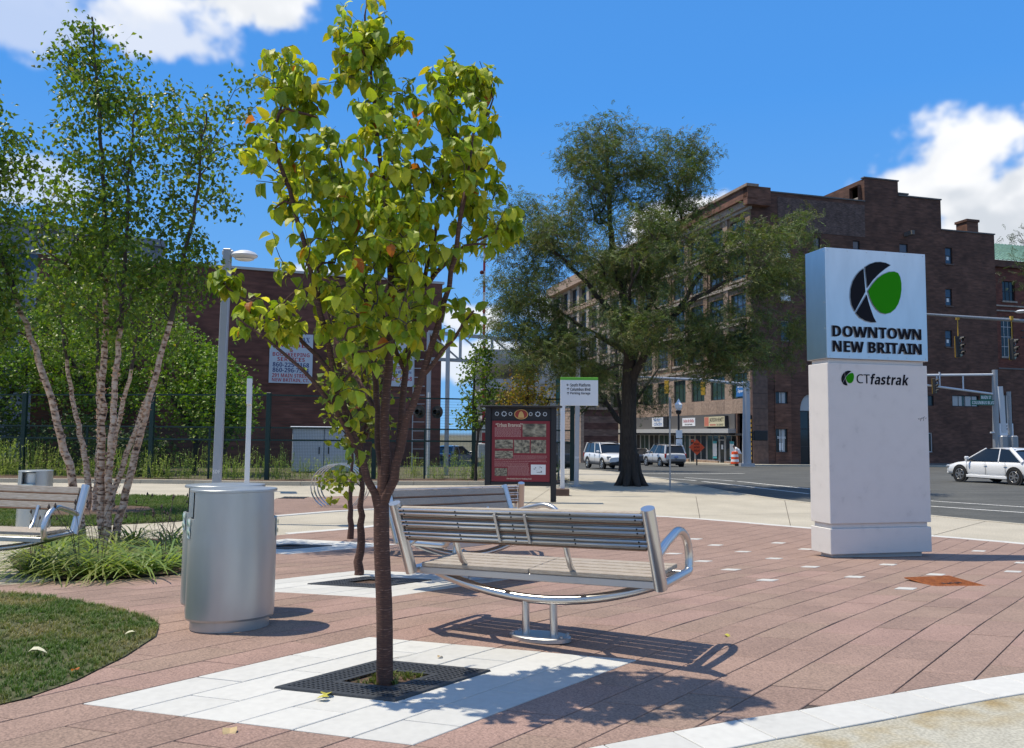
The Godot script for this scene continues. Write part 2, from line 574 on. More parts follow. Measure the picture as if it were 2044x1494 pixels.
	mat("navy_print", lin(0.02, 0.04, 0.16), 0.6)
	mat("banner", lin(0.52, 0.56, 0.62), 0.6)
	mat("cream_sign", lin(0.62, 0.56, 0.36), 0.5)
	mat("salmon", lin(0.55, 0.18, 0.12), 0.6)
	mat("yellow_paint", lin(0.52, 0.30, 0.02), 0.5)
	mat("sign_green", lin(0.01, 0.13, 0.085), 0.5)
	mat("orange", lin(0.80, 0.085, 0.012), 0.55)
	mat("lamp_red_dead", lin(0.10, 0.012, 0.012), 0.25)
	mat("lamp_amber_dead", lin(0.16, 0.08, 0.02), 0.25)
	mat("lamp_green_dead", lin(0.22, 0.30, 0.27), 0.25)
	var glow := mat("lamp_red_lit", lin(0.5, 0.02, 0.01), 0.3)
	glow.emission_enabled = true
	glow.emission = Color(1.0, 0.08, 0.05)
	glow.emission_energy_multiplier = 1.0
	# cars
	for q in [["car_white", lin(0.78, 0.79, 0.79)], ["car_silver", lin(0.48, 0.49, 0.50)], ["car_dark", lin(0.03, 0.032, 0.036)], ["car_blue", lin(0.06, 0.10, 0.16)]]:
		var m := mat(q[0], q[1], 0.35)
		m.clearcoat_enabled = true
		m.clearcoat = 1.0
		m.clearcoat_roughness = 0.05
	mat("car_glass", lin(0.012, 0.016, 0.02), 0.04)
	mat("tyre", lin(0.012, 0.012, 0.012), 0.85)
	mat("rim", lin(0.55, 0.55, 0.55), 0.3, 0.9)
	mat("plastic_black", lin(0.02, 0.02, 0.02), 0.6)
	mat("tail_lamp", lin(0.32, 0.015, 0.015), 0.15)
	mat("head_lamp", lin(0.45, 0.48, 0.5), 0.1, 0.3)
	mat("plate_blue", lin(0.16, 0.22, 0.42), 0.5)
	mat("skin", lin(0.42, 0.24, 0.17), 0.6)
	# bark
	mat("bark_dogwood", lin(0.23, 0.145, 0.115), 0.85, 0, noise_picture(0.02, 5, Color(0.45, 0.42, 0.42), Color(1, 1, 1), 110, FastNoiseLite.TYPE_SIMPLEX_SMOOTH, 512, [[0.55, Color(0.62, 0.55, 0.52)], [0.74, Color(0.75, 0.62, 0.55)], [0.8, Color(1.0, 1.0, 1.0)]]), Vector3(1.6, 9.0, 1.6))
	mat("bark_birch", lin(0.66, 0.55, 0.46), 0.85, 0, noise_picture(0.014, 5, Color(0.24, 0.19, 0.17), Color(1, 1, 1), 114, FastNoiseLite.TYPE_SIMPLEX_SMOOTH, 512, [[0.27, Color(0.34, 0.26, 0.23)], [0.36, Color(0.82, 0.68, 0.58)], [0.55, Color(1, 0.93, 0.86)]]), Vector3(1.1, 2.0, 1.1))
	mat("bark_peel", lin(0.60, 0.38, 0.26), 0.9)
	mat("bark_dark", lin(0.075, 0.060, 0.050), 0.95, 0, course, Vector3(2.2, 0.35, 2.2), bumps, 2.0)
	mat("twig", lin(0.075, 0.055, 0.045), 0.9)
	# leaves: the colour comes with each leaf
	var leaf := func(key: String, through: Color, rough := 0.5):
		var m := mat(key, Color.WHITE, rough)
		m.vertex_color_use_as_albedo = true
		m.backlight_enabled = true
		m.backlight = through
		m.cull_mode = BaseMaterial3D.CULL_DISABLED
	leaf.call("leaf_dogwood", Color(0.95, 0.95, 0.62), 0.5)
	leaf.call("leaf_birch", Color(0.95, 1.0, 0.55), 0.4)
	leaf.call("leaf_locust", Color(0.8, 0.85, 0.5), 0.6)
	leaf.call("leaf_bush", Color(0.8, 0.9, 0.4), 0.5)
	leaf.call("blade", Color(0.8, 0.85, 0.4), 0.55)

# ---------------------------------------------------------------- ground
const BANDS := [[-12.5, -1000.0], [-6.5, -12.5], [1000.0, -6.5]]

func band_pieces(poly: PackedVector2Array) -> Array:    # cut where the plaza changes slope
	var out := []
	for b in BANDS:
		var r := PackedVector2Array([Vector2(-1000, b[1]), Vector2(1000, b[1]), Vector2(1000, b[0]), Vector2(-1000, b[0])])
		for q in Geometry2D.intersect_polygons(poly, r):
			if not Geometry2D.is_polygon_clockwise(q) or true:
				out.append(q)
	return out

func sheet(g: Geo, poly: PackedVector2Array, lift: float, skirt := 0.0, street := false) -> void:   # a level piece of ground, outline in x and z
	for q in ([poly] if street else band_pieces(poly)):
		var ix := Geometry2D.triangulate_polygon(q)
		var y := func(p: Vector2) -> Vector3: return Vector3(p.x, (ry(p.y) if street else gy(p.y)) + lift, p.y)
		for i in range(0, ix.size(), 3):
			var a: Vector3 = y.call(q[ix[i]])
			var b: Vector3 = y.call(q[ix[i + 1]])
			var d: Vector3 = y.call(q[ix[i + 2]])
			if (b - a).cross(d - a).y < 0.0: g.tri(a, d, b)
			else: g.tri(a, b, d)
	if skirt > 0.0:
		var cw := Geometry2D.is_polygon_clockwise(poly)
		for i in poly.size():
			var p := poly[i]
			var q := poly[(i + 1) % poly.size()]
			if cw:
				var w := p
				p = q
				q = w
			var a := Vector3(p.x, gy(p.y) + lift, p.y)
			var b := Vector3(q.x, gy(q.y) + lift, q.y)
			g.quad(a, b, b - Vector3(0, skirt, 0), a - Vector3(0, skirt, 0))

func P2(a: Array) -> PackedVector2Array:
	var o := PackedVector2Array()
	for i in range(0, a.size(), 2):
		o.append(Vector2(a[i], a[i + 1]))
	return o

func strip_pieces(line: PackedVector2Array, width: float, step: float, gap: float) -> Array:   # slabs laid along a line
	var c := Curve2D.new()
	for i in line.size():
		var t := Vector2.ZERO
		if i > 0 and i < line.size() - 1:
			t = (line[i + 1] - line[i - 1]) / 6.0
		c.add_point(line[i], -t, t)
	var total := c.get_baked_length()
	var k := int(total / step)
	var out := []
	for i in k:
		var a := c.sample_baked_with_rotation(i * step + gap * 0.5)
		var b := c.sample_baked_with_rotation((i + 1) * step - gap * 0.5)
		out.append(PackedVector2Array([a.origin, b.origin, b.origin + b.y * width, a.origin + a.y * width]))
	return out

func slab(g: Geo, poly: PackedVector2Array, top: float, thick: float) -> void:    # a paving piece: worn top edge, real sides
	var cw := Geometry2D.is_polygon_clockwise(poly)
	var q := poly.duplicate()
	if cw:
		q.reverse()
	var mid := Vector2.ZERO
	for p in q:
		mid += p
	mid /= q.size()
	var hi := PackedVector3Array()
	var sh := PackedVector3Array()
	var lo := PackedVector3Array()
	for p in q:
		var e := p + (mid - p).normalized() * 0.005
		hi.append(Vector3(e.x, gy(p.y) + top, e.y))
		sh.append(Vector3(p.x, gy(p.y) + top - 0.003, p.y))
		lo.append(Vector3(p.x, gy(p.y) + top - thick, p.y))
	for i in range(1, q.size() - 1):
		g.tri(hi[0], hi[i + 1], hi[i])
	for i in q.size():
		var j := (i + 1) % q.size()
		g.quad(hi[i], hi[j], sh[j], sh[i])
		g.quad(sh[i], sh[j], lo[j], lo[i])

var white_patches := []
var grate_outlines := []
var U := Vector2(cos(0.8674), -sin(0.8674))     # the two directions of the diamond paving
var V := Vector2(cos(-0.2897), -sin(-0.2897))
const MU := 0.326
const MV := 0.316
const U0 := 3.99
const V0 := -3.155

func uv_at(i: float, j: float) -> Vector2:
	return U * (U0 + i * MU) + V * (V0 + j * MV)

func build_ground():
	# the street: one sheet to the horizon
	var g := Geo.new()
	var zs := [80.0, 0.0, -34.0, -60.0, -90.0, -140.0]
	for i in zs.size() - 1:
		for x in range(-160, 160, 20):
			g.quad(Vector3(x, ry(zs[i]), zs[i]), Vector3(x + 20, ry(zs[i]), zs[i]), Vector3(x + 20, ry(zs[i + 1]), zs[i + 1]), Vector3(x, ry(zs[i + 1]), zs[i + 1]))
	setting("road", g, M.asphalt)
	g = Geo.new()
	var e := ry(-140.0) - 0.02
	g.quad(Vector3(-900, e, -130), Vector3(900, e, -130), Vector3(900, e, -1200), Vector3(-900, e, -1200))
	for s in [-1.0, 1.0]:
		g.quad(Vector3(minf(s * 158, s * 900), e, 80), Vector3(maxf(s * 158, s * 900), e, 80), Vector3(maxf(s * 158, s * 900), e, -131), Vector3(minf(s * 158, s * 900), e, -131))
	setting("ground", g, M.verge)
	# plaza slab of concrete with its kerb
	var plaza := P2([40, 12, 26, 2, 18.5, -5.5, 13.6, -11.5, 10.17, -16.54, 9.16, -18.27, 8.3, -20.0, 7.6, -21.6, 7.0, -23.4, 6.6, -25.6, 6.3, -28.4, 5.9, -32.0, 5.3, -36.0, 4.4, -40.0, 2.6, -42.0, 1.9, -36.0, 2.4, -30.5, -1.4, -31.2, -5.0, -30.4, -8.6, -29.2, -13.0, -29.6, -18.2, -30.8, -45, -34, -45, 12])
	g = Geo.new()
	sheet(g, plaza, 0.0, 0.9)
	var pl := setting("plaza_slab", g, M.concrete)
	# sawn joints in the concrete walk: dark lines of real width
	g = Geo.new()
	for q in [[3.3, -17.6, 9.0, -19.2], [5.3, -15.8, 7.3, -22.2], [7.3, -14.5, 10.0, -17.4], [-4.1, -13.9, -5.0, -16.6], [-4.4, -15.3, -2.5, -15.9], [-2.5, -15.9, 0.5, -16.8], [-7.6, -23.6, -6.6, -26.6], [0.2, -18.9, 1.2, -26.0], [3.9, -17.2, 5.2, -23.4]]:
		var a := Vector2(q[0], q[1])
		var b := Vector2(q[2], q[3])
		var n := (b - a).normalized().orthogonal() * 0.006
		sheet(g, PackedVector2Array([a - n, b - n, b + n, a + n]), 0.003)
	var jo := part(pl, "control_joint", g, M.joint)
	jo.set_meta("kind", "stuff")
	# kerb stones along the street
	var kerb := Node3D.new()
	kerb.name = "kerb"
	add_child(kerb)
	kerb.set_meta("kind", "structure")
	for q in strip_pieces(P2([2.9, -41.4, 4.55, -39.6, 5.4, -36.0, 6.02, -32.0, 6.42, -28.4, 6.72, -25.6, 7.12, -23.4, 7.72, -21.6, 8.42, -20.0, 9.28, -18.2, 10.29, -16.48, 13.72, -11.44, 18.62, -5.44]), 0.16, 1.5, 0.01):
		g = Geo.new()
		var s: PackedVector2Array = q
		slab(g, s, 0.012, 0.5)
		part(kerb, "kerb_stone", g, M.concrete)
	# paint on the street
	var paint := [
		["crosswalk_line", [11.33, -22.3, 14.3, -18.8], 0.14], ["crosswalk_line", [9.6, -24.4, 11.33, -22.3], 0.14], ["crosswalk_line", [10.6, -26.2, 15.6, -20.2], 0.14],
		["crosswalk_line", [6.4, -38.6, 9.6, -26.8], 0.16], ["crosswalk_line", [8.0, -38.2, 10.8, -28.4], 0.16], ["stop_line", [6.6, -44.5, 13.0, -46.3], 0.35],
		["lane_line", [17.0, -26.6, 18.4, -26.3], 0.12], ["lane_line", [19.4, -26.0, 20.8, -25.7], 0.12], ["lane_line", [8.2, -54.0, 7.6, -58.0], 0.12],
	]
	for p in paint:
		g = Geo.new()
		var a := Vector2(p[1][0], p[1][1])
		var b := Vector2(p[1][2], p[1][3])
		var n: Vector2 = (b - a).normalized().orthogonal() * p[2] * 0.5
		var steps := 6
		for i in steps:
			var c := a.lerp(b, i / float(steps))
			var d := a.lerp(b, (i + 1) / float(steps))
			sheet(g, PackedVector2Array([c - n, d - n, d + n, c + n]), 0.006, 0.0, true)
		setting(numbered(p[0]), g, M.road_paint)
	# pavement on the far side of the street, along the shops and the brick block
	var K := Vector3(21.9, 0, -75.0)
	g = Geo.new()
	for s in [[-3.0, 60.0, -3.2, 0.6], [-3.0, 0.6, 0.0, 70.0]]:
		var steps := 12
		for i in steps:
			for j in 4:
				var u0: float = lerpf(s[0], s[1], i / float(steps))
				var u1: float = lerpf(s[0], s[1], (i + 1) / float(steps))
				var w0: float = lerpf(s[2], s[3], j / 4.0)
				var w1: float = lerpf(s[2], s[3], (j + 1) / 4.0)
				var c := [grid(K, u0, w0, 0), grid(K, u1, w0, 0), grid(K, u1, w1, 0), grid(K, u0, w1, 0)]
				for x in 4:
					c[x].y = ry(c[x].z) + (0.14 if s[2] < 0.0 else 0.145)
				g.quad(c[0], c[1], c[2], c[3])
	for i in 20:
		var a := grid(K, lerpf(-3.0, 60.0, i / 20.0), -3.2, 0)
		var b := grid(K, lerpf(-3.0, 60.0, (i + 1) / 20.0), -3.2, 0)
		a.y = ry(a.z) + 0.14
		b.y = ry(b.z) + 0.14
		g.quad(a - Vector3(0, 0.3, 0), b - Vector3(0, 0.3, 0), b, a)
		a = grid(K, -3.0, lerpf(-3.2, 70.0, i / 20.0), 0)
		b = grid(K, -3.0, lerpf(-3.2, 70.0, (i + 1) / 20.0), 0)
		a.y = ry(a.z) + 0.14
		b.y = ry(b.z) + 0.14
		g.quad(b - Vector3(0, 0.3, 0), a - Vector3(0, 0.3, 0), a, b)
	setting("pavement", g, M.concrete)
	# rough ground behind the fence, beside the railway
	g = Geo.new()
	sheet(g, P2([2.0, -36.0, 2.4, -30.3, -1.4, -31.0, -5.0, -30.2, -8.6, -29.0, -13.0, -29.4, -18.2, -30.6, -45, -34, -60, -40, -60, -70, -4, -62, 1.0, -44]), -0.05, 0.9)
	setting("railway_verge", g, M.verge)
	# planted strip in front of the fence with its low kerb
	g = Geo.new()
	sheet(g, P2([-45, -33.9, -45, -28.6, -16.6, -27.25, -11.0, -27.45, -7.6, -26.7, -5.2, -27.45, -1.0, -28.1, 1.6, -28.6, 2.2, -30.4, -1.4, -31.0, -5.0, -30.2, -8.6, -29.0, -13.0, -29.4, -18.2, -30.6]), 0.05)
	setting("planting_strip", g, M.mulch)
	var low := Node3D.new()
	low.name = "planting_kerb"
	add_child(low)
	low.set_meta("kind", "structure")
	for q in strip_pieces(P2([-30, -27.6, -16.6, -27.0, -11.0, -27.25, -7.6, -26.5, -5.2, -27.25, -1.0, -27.9, 1.6, -28.4]), 0.2, 1.8, 0.012):
		g = Geo.new()
		slab(g, q, 0.13, 0.3)
		part(low, "kerb_stone", g, M.concrete)
	# lawns
	g = Geo.new()
	sheet(g, LAWN_NEAR, 0.016)
	setting("lawn", g, M.turf_soil)
	g = Geo.new()
	sheet(g, LAWN_FAR, 0.012)
	setting("back_lawn", g, M.turf_soil)
	g = Geo.new()
	sheet(g, BED, 0.03)
	setting("flower_bed", g, M.mulch)
	# ring of mulch round the birches on the back lawn
	g = Geo.new()
	var ring := PackedVector2Array()
	for i in 20:
		ring.append(Vector2(-8.75 + 1.15 * cos(TAU * i / 20) * (1.0 + 0.08 * sin(i * 2.3)), -17.5 + 1.15 * sin(TAU * i / 20)))
	sheet(g, ring, 0.03)
	setting("mulch_ring", g, M.mulch)

var LAWN_NEAR := P2([-9, -8.4, -5.6, -8.0, -4.66, -7.68, -4.09, -7.48, -3.42, -7.03, -2.89, -6.60, -2.62, -6.30, -2.49, -5.93, -2.46, -5.41, -2.50, -4.87, -2.60, -4.55, -2.67, -4.45, -3.0, -3.9, -3.5, -3.2, -9, -2.5])
var LAWN_FAR := P2([-16, -14.3, -8.94, -14.64, -7.55, -14.75, -6.21, -15.70, -6.4, -17.4, -7.3, -20.0, -8.5, -21.6, -10.5, -21.9, -16, -21.9])
var BED := P2([-5.35, -9.15, -4.61, -8.51, -4.06, -8.63, -3.61, -9.05, -3.8, -10.4, -4.5, -11.9, -5.2, -12.9, -6.1, -13.1, -6.9, -12.6, -6.6, -11.4, -6.1, -10.2])

# ---------------------------------------------------------------- diamond paving
func build_paving():
	var region := P2([-5.2, -8.05, -4.66, -7.70, -4.09, -7.50, -3.42, -7.05, -2.89, -6.62, -2.62, -6.31, -2.48, -5.93, -2.45, -5.41, -2.49, -4.87, -2.59, -4.55, -2.66, -4.45, -3.0, -3.9, -3.5, -3.2, -4.6, -2.4, -2.0, -2.6, -0.6, -3.42, 0.43, -3.96, 1.04, -4.27, 1.75, -4.58, 2.46, -4.92, 3.17, -5.22, 4.6, -5.83, 7.0, -6.75, 10.0, -7.6, 9.7, -10.6, 8.24, -13.42, 7.21, -14.39, 5.51, -15.39, 4.03, -16.77, 3.14, -17.40, 1.6, -17.75, 0.0, -17.2, -1.4, -16.0, -2.40, -15.16, -2.57, -14.83, -3.88, -13.65, -4.6, -12.2, -3.8, -10.4, -3.55, -9.05, -4.06, -8.58, -4.61, -8.46, -4.9, -8.2])
	var base := Geo.new()
	sheet(base, region, 0.003)
	var paving := setting("paving")
	part(paving, "bedding", base, M.joint)
	# white diamonds round the trees, six by six modules
	var corners := [Vector2(0, 0), Vector2(11, -10), Vector2(21, -23)]
	for c in corners:
		white_patches.append(c)
	var list := []
	for j in range(-60, 60):
		for i in range(-60, 70):
			if posmod(i + j, 2) == 1:
				continue
			var lo := Vector2(i, j)
			var p := PackedVector2Array([uv_at(i, j), uv_at(i + 2, j), uv_at(i + 2, j + 1), uv_at(i, j + 1)])
			var mid := (p[0] + p[2]) * 0.5
			if mid.y > -2.6 or mid.y < -18.5 or mid.x < -6 or mid.x > 10.5:
				continue
			list.append([p, i, j, mid])
	list.sort_custom(func(a, b): return a[3].length_squared() * (1.0 + 0.0) < b[3].length_squared())
	var seen := 0
	var far := Geo.new()
	var far_white := Geo.new()
	var gap := 0.0045
	for k in list:
		var cells := []
		# a paver may be cut in two where it meets a white diamond
		for half in 2:
			var i: int = k[1] + half
			var j: int = k[2]
			var w := -1
			for q in white_patches.size():
				var c: Vector2 = white_patches[q]
				if i >= c.x and i < c.x + 6 and j < c.y and j >= c.y - 6:
					w = q
			cells.append(w)
		var spans := [[0, 2, cells[0]]] if cells[0] == cells[1] else [[0, 1, cells[0]], [1, 2, cells[1]]]
		for s in spans:
			var i0: float = k[1] + s[0] + gap / MU
			var i1: float = k[1] + s[1] - gap / MU
			var j0: float = k[2] + gap / MV
			var j1: float = k[2] + 1 - gap / MV
			var pieces: Array = Geometry2D.intersect_polygons(PackedVector2Array([uv_at(i0, j0), uv_at(i1, j0), uv_at(i1, j1), uv_at(i0, j1)]), region)
			if s[2] >= 0:
				var c: Vector2 = white_patches[s[2]]
				var hole := grate_outline(c, 0.004)
				var cut := []
				for q in pieces:
					cut.append_array(Geometry2D.clip_polygons(q, hole))
				pieces = cut
			for q in pieces:
				if q.size() < 3:
					continue
				var area := 0.0
				for x in q.size():
					area += q[x].cross(q[(x + 1) % q.size()])
				if absf(area) * 0.5 < 0.004:
					continue
				var lift := 0.012 + rng.randf_range(-0.0012, 0.0012)
				var mid: Vector2 = k[3]
				var in_view: bool = mid.y < -3.7 and absf(mid.x) < -mid.y * 0.66
				if in_view and seen < 296:
					var g := Geo.new()
					slab(g, q, lift, 0.02)
					part(paving, "paver", g, M["white_paver%d" % rng.randi_range(0, 2)] if s[2] >= 0 else M["paver%d" % rng.randi_range(0, 4)])
					seen += 1
				else:
					slab(far_white if s[2] >= 0 else far, q, lift, 0.02)
	part(paving, "paver_field", far, M.paver0).set_meta("kind", "stuff")
	part(paving, "white_paver_field", far_white, M.white_paver0).set_meta("kind", "stuff")
	# small pale inlays
	for q in [[3.17, -12.93], [3.02, -13.67], [2.29, -11.75], [2.49, -10.82], [3.37, -12.12], [2.62, -9.94], [4.25, -13.26], [3.54, -11.23], [2.77, -9.03], [3.69, -10.30], [4.43, -12.55], [3.85, -9.37], [4.79, -10.62], [4.00, -8.48], [4.90, -9.65], [7.01, -12.52], [6.71, -10.97], [6.0, -10.0]]:
		var c := Vector2(q[0], q[1])
		var g := Geo.new()
		var a := U * 0.085
		var b := V * 0.085
		slab(g, PackedVector2Array([c - a - b, c + a - b, c + a + b, c - a + b]), 0.017, 0.02)
		part(paving, "inlay_tile", g, M.stone_pale if false else M.white_paver2)
	# white slab bands that edge the paving
	var front := setting("border_band")
	for q in strip_pieces(P2([-2.0, -2.6, -0.6, -3.42, 0.43, -3.955, 1.04, -4.265, 1.75, -4.575, 2.46, -4.915, 3.17, -5.215, 4.6, -5.825, 7.0, -6.745, 10.0, -7.595]), 0.28, 0.40, 0.006):
		var g := Geo.new()
		slab(g, q, 0.014, 0.02)
		part(front, "border_slab", g, M["white_paver%d" % rng.randi_range(0, 2)])
	var back := setting("far_border_band")
	for q in strip_pieces(P2([9.7, -10.5, 8.24, -13.40, 7.21, -14.37, 5.51, -15.37, 4.03, -16.75, 3.14, -17.38, 1.6, -17.74, 0.0, -17.2, -1.4, -16.0, -2.40, -15.16, -2.57, -14.83, -3.88, -13.65]), 0.2, 0.6, 0.006):
		var g := Geo.new()
		slab(g, q, 0.014, 0.02)
		part(back, "border_slab", g, M.white_paver0)
	# second field of red paving beyond the walk
	var field := P2([-4.9, -16.8, -3.7, -18.3, -2.2, -19.4, -0.2, -20.2, 0.2, -22.6, -2.4, -22.4, -4.4, -22.3, -6.0, -21.3, -5.6, -18.8])
	var g2 := Geo.new()
	sheet(g2, field, 0.003)
	var second := setting("back_paving")
	part(second, "bedding", g2, M.joint)
	var f := Geo.new()
	for j in range(-60, 30):
		for i in range(0, 80):
			if posmod(i + j, 2) == 1:
				continue
			var p := PackedVector2Array([uv_at(i + 0.01, j + 0.01), uv_at(i + 1.99, j + 0.01), uv_at(i + 1.99, j + 0.99), uv_at(i + 0.01, j + 0.99)])
			if p[0].y > -16 or p[0].y < -24 or p[0].x < -8 or p[0].x > 2:
				continue
			for q in Geometry2D.intersect_polygons(p, field):
				slab(f, q, 0.012, 0.02)
	part(second, "paver_field", f, M.paver1).set_meta("kind", "stuff")
	for q in strip_pieces(P2([-5.0, -16.7, -3.75, -18.2, -2.2, -19.3, -0.2, -20.1]), 0.2, 0.6, 0.006):
		var g := Geo.new()
		slab(g, q, 0.014, 0.02)
		part(second, "border_slab", g, M.white_paver1)
	# concrete apron in front of the border, with rusty run-off
	var ap := Geo.new()
	sheet(ap, P2([-1.86, -2.36, -0.46, -3.18, 0.56, -3.70, 1.16, -4.01, 1.87, -4.32, 2.58, -4.66, 3.29, -4.96, 4.71, -5.56, 7.1, -6.48, 10.1, -7.33, 12, -4, 10, 4, -2, 4]), 0.006)
	setting("walk", ap, M.apron)

func grate_outline(c: Vector2, grow: float) -> PackedVector2Array:
	var o := uv_at(c.x + 3, c.y - 3)
	var a := U * (0.385 + grow)
	var b := V * (0.37 + grow)
	return PackedVector2Array([o - a - b, o + a - b, o + a + b, o - a + b])

# ---------------------------------------------------------------- buildings
func wall(parent: Node3D, called: String, fr: Transform3D, s0: float, s1: float, y0: float, y1: float, holes: Array, m: Material, deep := 0.2, thick := 0.0) -> MeshInstance3D:
	var g := Geo.new()
	var xs := [s0, s1]
	var ys := [y0, y1]
	for h in holes:
		for k in [h[0], h[2]]:
			if k > s0 and k < s1 and not xs.has(k): xs.append(k)
		for k in [h[1], h[3]]:
			if k > y0 and k < y1 and not ys.has(k): ys.append(k)
	xs.sort()
	ys.sort()
	for i in xs.size() - 1:
		for j in ys.size() - 1:
			var cx: float = (xs[i] + xs[i + 1]) * 0.5
			var cy: float = (ys[j] + ys[j + 1]) * 0.5
			var open := false
			for h in holes:
				if cx > h[0] and cx < h[2] and cy > h[1] and cy < h[3]:
					open = true
			if not open:
				g.quad(fr * Vector3(xs[i], ys[j], 0), fr * Vector3(xs[i + 1], ys[j], 0), fr * Vector3(xs[i + 1], ys[j + 1], 0), fr * Vector3(xs[i], ys[j + 1], 0))
	for h in holes:
		var a := fr * Vector3(h[0], h[1], 0)
		var b := fr * Vector3(h[2], h[1], 0)
		var c := fr * Vector3(h[2], h[3], 0)
		var d := fr * Vector3(h[0], h[3], 0)
		var n := fr.basis.z * deep
		g.quad(a, a - n, d - n, d)
		g.quad(b - n, b, c, c - n)
		g.quad(b, a, a - n, b - n) if false else g.quad(a, b, b - n, a - n)
		g.quad(c, d, d - n, c - n)
	if thick > 0.0:
		var n := fr.basis.z * -thick
		var a := fr * Vector3(s0, y0, 0)
		var b := fr * Vector3(s1, y0, 0)
		var c := fr * Vector3(s1, y1, 0)
		var d := fr * Vector3(s0, y1, 0)
		g.quad(d, c, c + n, d + n)
		g.quad(b, b + n, c + n, c)
		g.quad(a + n, a, d, d + n)
		g.quad(b + n, a + n, d + n, c + n)
	return part(parent, called, g, m)

func window(parent: Node3D, fr: Transform3D, h: Array, frame_m: Material, pane_m: Material, deep := 0.17, across := 1, up := 1, bar := 0.06, called := "window") -> MeshInstance3D:
	var g := Geo.new()
	var w: float = h[2] - h[0]
	var t: float = h[3] - h[1]
	var cz := -deep + 0.03
	for k in across + 1:
		var x: float = h[0] + bar * 0.5 + (w - bar) * k / across
		g.box(fr * Vector3(x, h[1] + t * 0.5, cz), Vector3(bar, t, 0.06), fr.basis)
	for k in up + 1:
		var y: float = h[1] + bar * 0.5 + (t - bar) * k / up
		g.box(fr * Vector3(h[0] + w * 0.5, y, cz + 0.003), Vector3(w - 0.01, bar, 0.06), fr.basis)
	var f := part(parent, called, g, frame_m)
	var p := Geo.new()
	p.quad(fr * Vector3(h[0], h[1], cz - 0.01), fr * Vector3(h[2], h[1], cz - 0.01), fr * Vector3(h[2], h[3], cz - 0.01), fr * Vector3(h[0], h[3], cz - 0.01))
	part(f, "pane", p, pane_m)
	return f

func block(parent: Node3D, called: String, fr: Transform3D, a: Vector3, b: Vector3, m: Material) -> MeshInstance3D:   # a box between two corners in a face's own axes
	var g := Geo.new()
	g.box(fr * ((a + b) * 0.5), (b - a).abs(), fr.basis)
	return part(parent, called, g, m)

func build_buildings():
	build_corner_block()
	build_far_blocks()
	build_left_brick()

